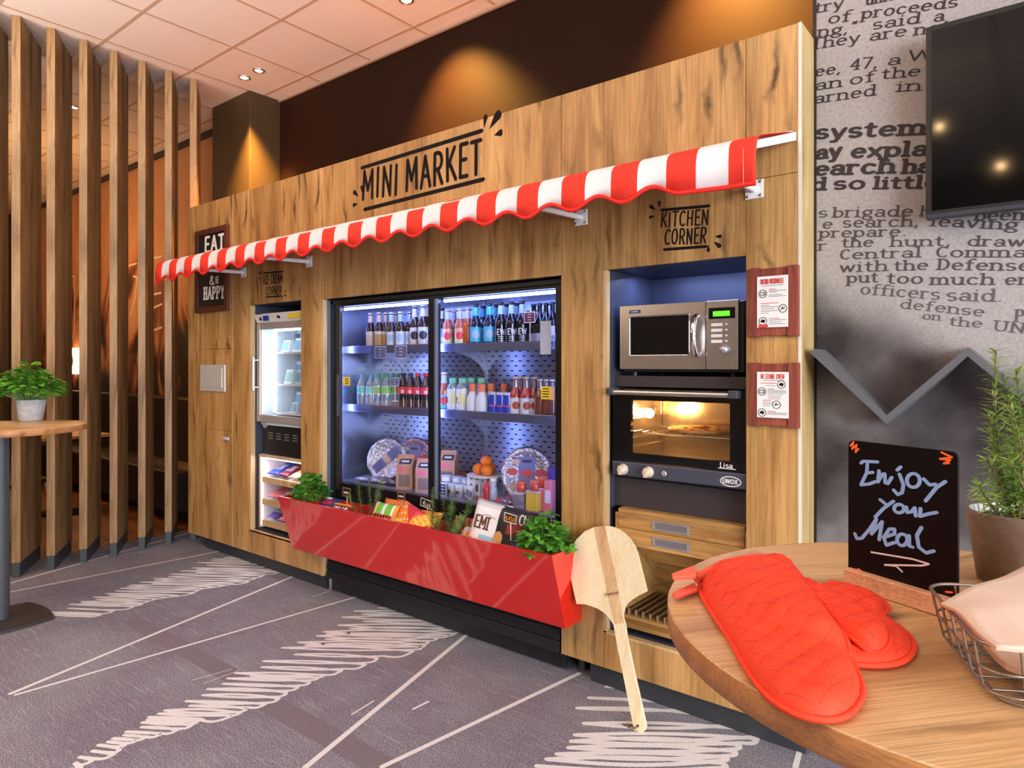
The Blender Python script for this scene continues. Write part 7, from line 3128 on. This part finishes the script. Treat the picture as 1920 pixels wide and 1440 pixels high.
def loop_tab(parent, pts, name='hanging_loop'):
    g = G()
    for s in (0,):
        a, b, c_, d = [Vector(p) for p in pts]
        mid1, mid2 = (b + c_) / 2, None
        g.hexa([a, b, c_, d, a + Vector((0, 0, .006)), b + Vector((0, 0, .006)), c_ + Vector((0, 0, .006)), d + Vector((0, 0, .006))])
    return g.ob(name, MITTB, parent, parent.location, bevel=.002)


def tabpts(l, z):
    return [onz(1240 + x / 3.272, 1000 + y / 3.272, z) for x, y in l]


loop_tab(t2, tabpts([(62, 268), (70, 292), (215, 280), (205, 215)][::-1], 1.108))
loop_tab(t, tabpts([(66, 385), (85, 412), (225, 365), (205, 320)][::-1], 1.088))
# pale binding along the cuff of the upper mitt and a piping seam around the edge
cuff = mcrop([(785, 118), (700, 132), (600, 150), (500, 168), (400, 186), (300, 200), (212, 214)], 1.112)
g = G()
cz = lambda p: upz(*p) + .012
P3 = [(p[0], p[1], cz(p)) for p in cuff]
g.tube(P3, [.008] * len(P3), 8)
o = g.ob('cuff_binding', MITTB, t2, t2.location)
pipe = [p for p in up_s]
g = G()
ring = [(p[0], p[1], upz(*p) + .004) for p in pipe]
g.tube(ring, .0035, 6, closed=True)
g.ob('piping', MITT, t2, t2.location)
g = G()
ring = [(p[0], p[1], TZ + .0045) for p in low_s]
g.tube(ring, .0035, 6, closed=True)
g.ob('piping', MITT, t, t.location)
g = G()
g.tube([(p[0], p[1], upz(*p) + .0045) for p in upt_s], .0032, 6, closed=True)
g.ob('thumb_piping', MITT, ut, t2.location)
g = G()
g.tube([(p[0], p[1], TZ + .0145) for p in lowt_s], .003, 6, closed=True)
g.ob('thumb_piping', MITT, lt_, t.location)

# ---------------------------------------------------------------- chalkboard on the right table
L0, R0 = onz(1580.6, 1098, TZ), onz(1740, 1150.5, TZ)
bd = (R0 - L0).normalized()
bn = Vector((bd.y, -bd.x, 0))
if bn.y > 0:
    bn = -bn            # towards the viewer


def onboard(u, v, off):
    q = L0 - bn * off
    d = ray(u, v)
    return EYE + d * ((q - EYE).dot(bn) / d.dot(bn))


tl, br = onboard(1590.5, 825, .014), onboard(1795.5, 1100, .014)
wid = (br - tl).dot(bd) + .006
t = thing('table_chalkboard', 'black upright board on a beech foot reading Enjoy your Meal, on the right bar table', 'menu board', (L0.x, L0.y, TZ))
o0 = Vector((L0.x, L0.y, TZ))
g = G()
hb = .026
dep = .036
zz = Vector((0, 0, 1))
a = o0 + zz * .0006
ln = wid + .010
g.hexa([a, a + bd * ln, a + bd * ln - bn * dep, a - bn * dep, a + zz * hb, a + bd * ln + zz * hb, a + bd * ln - bn * dep + zz * hb, a - bn * dep + zz * hb])
g.ob('foot', BEECH, t, o0, bevel=.0015)
bl = tl.copy()
ztop = tl.z
zbot_ = TZ + .018
g = G()
x0 = (tl - o0).dot(bd)
base = o0 - bn * .014
rad = .009
pts = [(x0, zbot_), (x0 + wid - .006, zbot_)]
for cx, cz, a0 in ((x0 + wid - .006 - rad, ztop - rad, 0), (x0 + rad, ztop - rad, 90)):
    for k in range(7):
        an = math.radians(a0 + 15 * k)
        pts.append((cx + rad * math.cos(an), cz + rad * math.sin(an)))
g.prism([Vector((base.x, base.y, 0)) + bd * p[0] + zz * p[1] for p in pts], -bn * .004)
b = g.ob('board', mat('board_black', srgb(14, 8, 9), .5, spec=.15), t, o0)


def bpx(x, y):
    q = onboard(1560 + x / 2.769, 640 + y / 2.769, .014)
    return ((q - base).dot(bd), q.z)


def bplace(x, z):
    return Vector((base.x, base.y, 0)) + bd * x + zz * z + bn * .0006


def bstroke(g, l, w=7.0, w2=None):
    p = [bpx(*q) for q in l]
    k = (bpx(300, 800)[0] - bpx(200, 800)[0]) / 100
    pen(g, p, bplace, k * w, k * (w2 or w))


def el(cx, cy, rx, ry, a0=0, a1=360, n=16):
    return [(cx + rx * math.cos(math.radians(a0 + (a1 - a0) * i / n)), cy + ry * math.sin(math.radians(a0 + (a1 - a0) * i / n))) for i in range(n + 1)]


g = G()
for l in ([(152, 632), (164, 622), (238, 626)], [(186, 626), (182, 682), (152, 745)], [(182, 683), (214, 680)], [(152, 745), (196, 740), (228, 728)],
          [(246, 672), (240, 730)], [(240, 730), (262, 690), (276, 688), (278, 735), (292, 738), (312, 706)],
          [(352, 690), (372, 745), (366, 785), (342, 795), (322, 772)], [(340, 668), (358, 652)], el(424, 722, 34, 36),
          [(478, 714), (508, 745), (540, 742)], [(590, 728), (545, 758), (488, 828)],
          [(252, 822), (284, 848)], [(320, 830), (268, 868), (226, 912)], el(350, 868, 26, 22), [(388, 860), (392, 888), (416, 884), (432, 864), (436, 906)], [(462, 868), (458, 908), (500, 896), (545, 888)],
          [(120, 998), (130, 1024), (156, 1022), (196, 976), (232, 922), (206, 1000), (262, 936), (246, 1030)],
          [(268, 1018), (326, 1000), (326, 974), (300, 974), (270, 1018), (284, 1058), (326, 1044)], el(366, 1030, 27, 30), [(402, 1008), (402, 1062), (420, 1068)],
          [(466, 966), (442, 1008), (452, 1068), (490, 1098), (530, 1088)]):
    bstroke(g, l, 9.5, 7.5)
o = g.ob('blue_handwriting', mat('chalk_pen_blue', srgb(138, 178, 234), .7), b, o0)
g = G()
bstroke(g, [(205, 1094), (420, 1130), (505, 1156), (470, 1164), (275, 1160), (335, 1166), (366, 1196)], 4.2)
g.ob('white_flourish', mat('chalk_pen_white', srgb(236, 224, 222), .7), b, o0)
g = G()
for l in ([(96, 542), (114, 522), (106, 560), (130, 536), (124, 576), (140, 558)], [(570, 576), (625, 602), (562, 610), (616, 616), (582, 634), (610, 632)], [(122, 1194), (140, 1182), (158, 1196)], [(592, 1300), (625, 1303)]):
    bstroke(g, l, 4.5)
g.ob('orange_corner_marks', mat('chalk_pen_orange', srgb(250, 112, 40), .7), b, o0)

# ---------------------------------------------------------------- brown pot with rosemary
qc = onz(1918, 1092, TZ)
t = thing('potted_rosemary', 'tall rosemary in a bronze brown pot behind the paper bags on the right table', 'plant', (qc.x, qc.y, TZ))
qd = (qc - EYE).dot(FW)
rt = 90 / 1253.0 * qd
rb_ = 72 / 1253.0 * qd
hp = (1092 - 960) / 1253.0 * qd
g = G()
g.lathe([(0, .0008), (rb_, .0008), (rt, hp), (rt * .985, hp + .002), (rt * .93, hp), (rt * .90, hp - .014), (0, hp - .016)], (qc.x, qc.y, TZ), 40)
pm = g.ob('pot', [mat('bronze_pot', srgb(112, 92, 78), .45, var=.12, vscale=50, bump=.2)], t, t.location)
g = G()
g.lathe([(rt * .93, hp + .0006), (rt * .90, hp - .0135), (rt * .86, hp - .0150)], (qc.x, qc.y, TZ), 36)
g.ob('inner_rim', mat('pot_inner', srgb(214, 222, 222), .6), pm, t.location)
g = G()
g.lathe([(0, hp - .010), (rt * .85, hp - .0125)], (qc.x, qc.y, TZ), 30)
g.ob('soil', SOIL, pm, t.location)


def rst(u0, v0, u1, v1, dY, bow=0.0):
    b0 = Vector((qc.x + (u0 - 1918) / 1253.0 * qd * .78, qc.y + dY + (u0 - 1918) / 1253 * qd * .62, TZ + hp - .012))
    d = ray(u1, v1)
    tip = EYE + d * (qd + dY) / 1253.0
    return (b0, tip, RT * bow)


ROS2 = leafmat('rosemary_bright', srgb(98, 140, 58), srgb(176, 204, 104))
rosemary(t, [rst(1900, 950, 1868, 655, 0, -.012), rst(1915, 950, 1905, 690, .01, .006), rst(1925, 950, 1935, 672, 0, .01), rst(1890, 950, 1835, 905, -.02, -.005), rst(1905, 950, 1880, 700, .02, .008), rst(1930, 950, 1960, 720, .02, 0), rst(1910, 950, 1895, 760, -.03, .012), rst(1898, 950, 1858, 780, .0, -.004), rst(1902, 950, 1850, 860, -.01, .004), rst(1912, 950, 1912, 800, -.02, -.01), rst(1922, 950, 1890, 860, -.035, .012)], .034, 5, .0036, ROS2)

# ---------------------------------------------------------------- wire basket with paper bags
RZB = TZ + .066
BLc, FLc, BRd = onz(1735, 1093, RZB), onz(1843, 1214, RZB), onz(1905, 1101, RZB)
e2 = (BRd - BLc).normalized()
e3 = FLc - BLc
e3 = e3 - e2 * e3.dot(e2)
lb = e3.length
e3.normalize()
wb = .235
skew = (FLc - BLc).dot(e2)


def bk(s, q, z, sh=0.0):
    """basket point: s along the back edge 0..1, q from back 0 to front 1; sh shrinks"""
    s2, q2 = .5 + (s - .5) * (1 - sh), .5 + (q - .5) * (1 - sh)
    p = BLc + e2 * (wb * s2 + skew * q2) + e3 * lb * q2
    return Vector((p.x, p.y, z))


def rrect(z, sh, n=6, cr=.13):
    out = []
    for cx, cy, a0 in ((1 - cr, 1 - cr, 0), (cr, 1 - cr, 90), (cr, cr, 180), (1 - cr, cr, 270)):
        for k in range(n + 1):
            a = math.radians(a0 + 90 * k / n)
            out.append(bk(cx + cr * math.cos(a), cy + cr * math.sin(a), z, sh))
    return out


t = thing('wire_basket', 'grey wire basket holding folded paper bags at the right edge of the table', 'basket', (bk(.5, .5, TZ)))
WIREM = mat('wire_grey', srgb(150, 140, 128), .35, metal=.7)
g = G()
g.tube(rrect(RZB, 0), .0021, 8, closed=True)
g.ob('rim', WIREM, t, t.location)
g = G()
g.tube(rrect(TZ + .038, .05), .0014, 6, closed=True)
g.tube(rrect(TZ + .014, .10), .0014, 6, closed=True)
g.tube(rrect(TZ + .0025, .22), .0016, 6, closed=True)
g.ob('side_wires', WIREM, t, t.location)
g = G()


def upright(s, q):
    g.tube([bk(s, q, RZB, 0), bk(s, q, TZ + .038, .05), bk(s, q, TZ + .014, .10), bk(s, q, TZ + .0025, .22)], .0014, 6)


for k in range(6):
    u = .14 + .72 * k / 5
    upright(u, 0)
    upright(u, 1)
for k in range(5):
    u = .14 + .72 * k / 4
    upright(0, u)
    upright(1, u)
g.ob('uprights', WIREM, t, t.location)
g = G()
for k in range(6):
    u = .14 + .72 * k / 5
    g.tube([bk(u, 0, TZ + .0025, .22), bk(u, 1, TZ + .0025, .22)], .0013, 6)
for k in range(4):
    u = .2 + .6 * k / 3
    g.tube([bk(0, u, TZ + .0035, .22), bk(1, u, TZ + .0035, .22)], .0013, 6)
g.ob('bottom_wires', WIREM, t, t.location)
BAGP = mat('paper_bag', srgb(222, 200, 184), .75, var=.05, vscale=14, bump=.25, bscale=14)
BAGK = mat('paper_bag_kraft', srgb(206, 166, 140), .75, var=.05, vscale=20)


def paper_sheet(name, lab, corners, th, mats, seed, sag=.004, n=14):
    """folded paper bag: bilinear sheet with gentle waves and real thickness"""
    A_, B_, C_, D_ = [Vector(c) for c in corners]
    rn = random.Random(seed)
    ph = [rn.uniform(0, 6) for _ in range(4)]
    g = G()
    top = []
    for i in range(n + 1):
        for j in range(n + 1):
            u, v = i / n, j / n
            p = (A_ * (1 - u) + B_ * u) * (1 - v) + (D_ * (1 - u) + C_ * u) * v
            w_ = sag * (math.sin(5 * u + ph[0]) * .5 + .5 * math.sin(6 * v + ph[1])) + .0015 * math.sin(14 * u - 9 * v + ph[2])
            top.append(p + Vector((0, 0, w_)))
    k = len(top)
    bot = [p - Vector((0, 0, th)) for p in top]
    fs, N1 = [], n + 1
    for i in range(n):
        for j in range(n):
            q = [i * N1 + j, (i + 1) * N1 + j, (i + 1) * N1 + j + 1, i * N1 + j + 1]
            fs.append(q)
            fs.append([a + k for a in q[::-1]])
    g.add(top + bot, fs, 0, True)
    rim = []
    for i in range(n):
        rim += [(i * N1, (i + 1) * N1), ((i + 1) * N1 + n, i * N1 + n), (i + 1, i), (n * N1 + i, n * N1 + i + 1)]
    g.add(top + bot, [(a, a + k, b + k, b) for a, b in rim], 1)
    c = sum((Vector(x) for x in corners), Vector()) / 4
    o = g.ob(name, mats, None, c, merge=True)
    tag(o, lab, 'paper bag', 'folded paper bags in the basket')
    return o


paper_sheet('paper_bag', 'topmost pale paper bag lying across the wire basket', [onz(1764, 1127, TZ + .074), onz(1985, 1030, TZ + .078), onz(2120, 1215, TZ + .080), onz(1868, 1215, TZ + .076)], .003, [BAGP, BAGK], 1)
paper_sheet('paper_bag', 'brown paper bag under the pale one, sloping down into the basket', [onz(1775, 1136, TZ + .066), onz(1985, 1060, TZ + .060), onz(2090, 1330, TZ + .016), onz(1885, 1240, TZ + .030)], .006, [BAGK, BAGK], 2, .002)

# ---------------------------------------------------------------- television
t = thing('television', 'large black flat television high on the newspaper wall at the top right', 'television', (.25, 2.66, 2.22))
g = G()
x0, x1, z0, z1 = -.312, .84, 1.905, 2.545
g.box(x0, x1, 2.602, 2.64, z0, z1)
g.box(x0 + .15, x1 - .15, 2.64, 2.665, z0 + .1, z1 - .1)
fr_ = g.ob('housing', BLACK, t, t.location, bevel=.004)
g = G()
g.box(x0 + .018, x1 - .018, 2.6003, 2.603, z0 + .026, z1 - .018)
g.ob('screen', mat('tv_screen', srgb(8, 7, 8), .07, spec=.25), t, t.location)
g = G()
g.box(x0 + .002, x1 - .002, 2.598, 2.604, z0, z0 + .014)
g.ob('bottom_bezel', mat('bezel_blue_grey', srgb(52, 58, 68), .35), fr_, t.location, bevel=.002)
g = G()
g.box(.1, .42, 2.665, YN - .0005, 2.05, 2.4)
g.ob('wall_mount', BLACK, t, t.location)

# ---------------------------------------------------------------- zigzag shelf
t = thing('zigzag_shelf', 'dark grey zigzag wall shelf on the newspaper wall above the chalkboard', 'shelf', (-.2, 2.62, 1.34))
ZM = mat('zigzag_grey', srgb(96, 98, 102), .45)
Y0, Y1 = 2.55, YN - .001
# outer corner line; boards 30 mm thick, mitred at the corners
zig = [(-.662, 1.463), (-.419, 1.220), (-.192, 1.447), (.035, 1.220), (.262, 1.447)]
th = .021
offs = []
for i, p in enumerate(zig):
    p = Vector(p)
    if i == 0:
        d = (Vector(zig[1]) - p).normalized()
    elif i == len(zig) - 1:
        d = (p - Vector(zig[i - 1])).normalized()
    else:
        d = None
    offs.append(p)
for i in range(len(zig) - 1):
    a, b = Vector(zig[i]), Vector(zig[i + 1])
    d = (b - a).normalized()
    n = Vector((-d.y, d.x))
    if n.y < 0:
        n = -n
    m0 = Vector((0, 1)) * th * 1.414
    lo0, lo1 = a, b
    hi0 = a + (m0 if i > 0 else n * th)
    hi1 = b + (m0 if i < len(zig) - 2 else n * th)
    g = G()
    g.prism([(lo0.x, Y0, lo0.y), (lo1.x, Y0, lo1.y), (hi1.x, Y0, hi1.y), (hi0.x, Y0, hi0.y)], (0, Y1 - Y0, 0))
    g.ob('board', ZM, t, t.location, bevel=.0012)
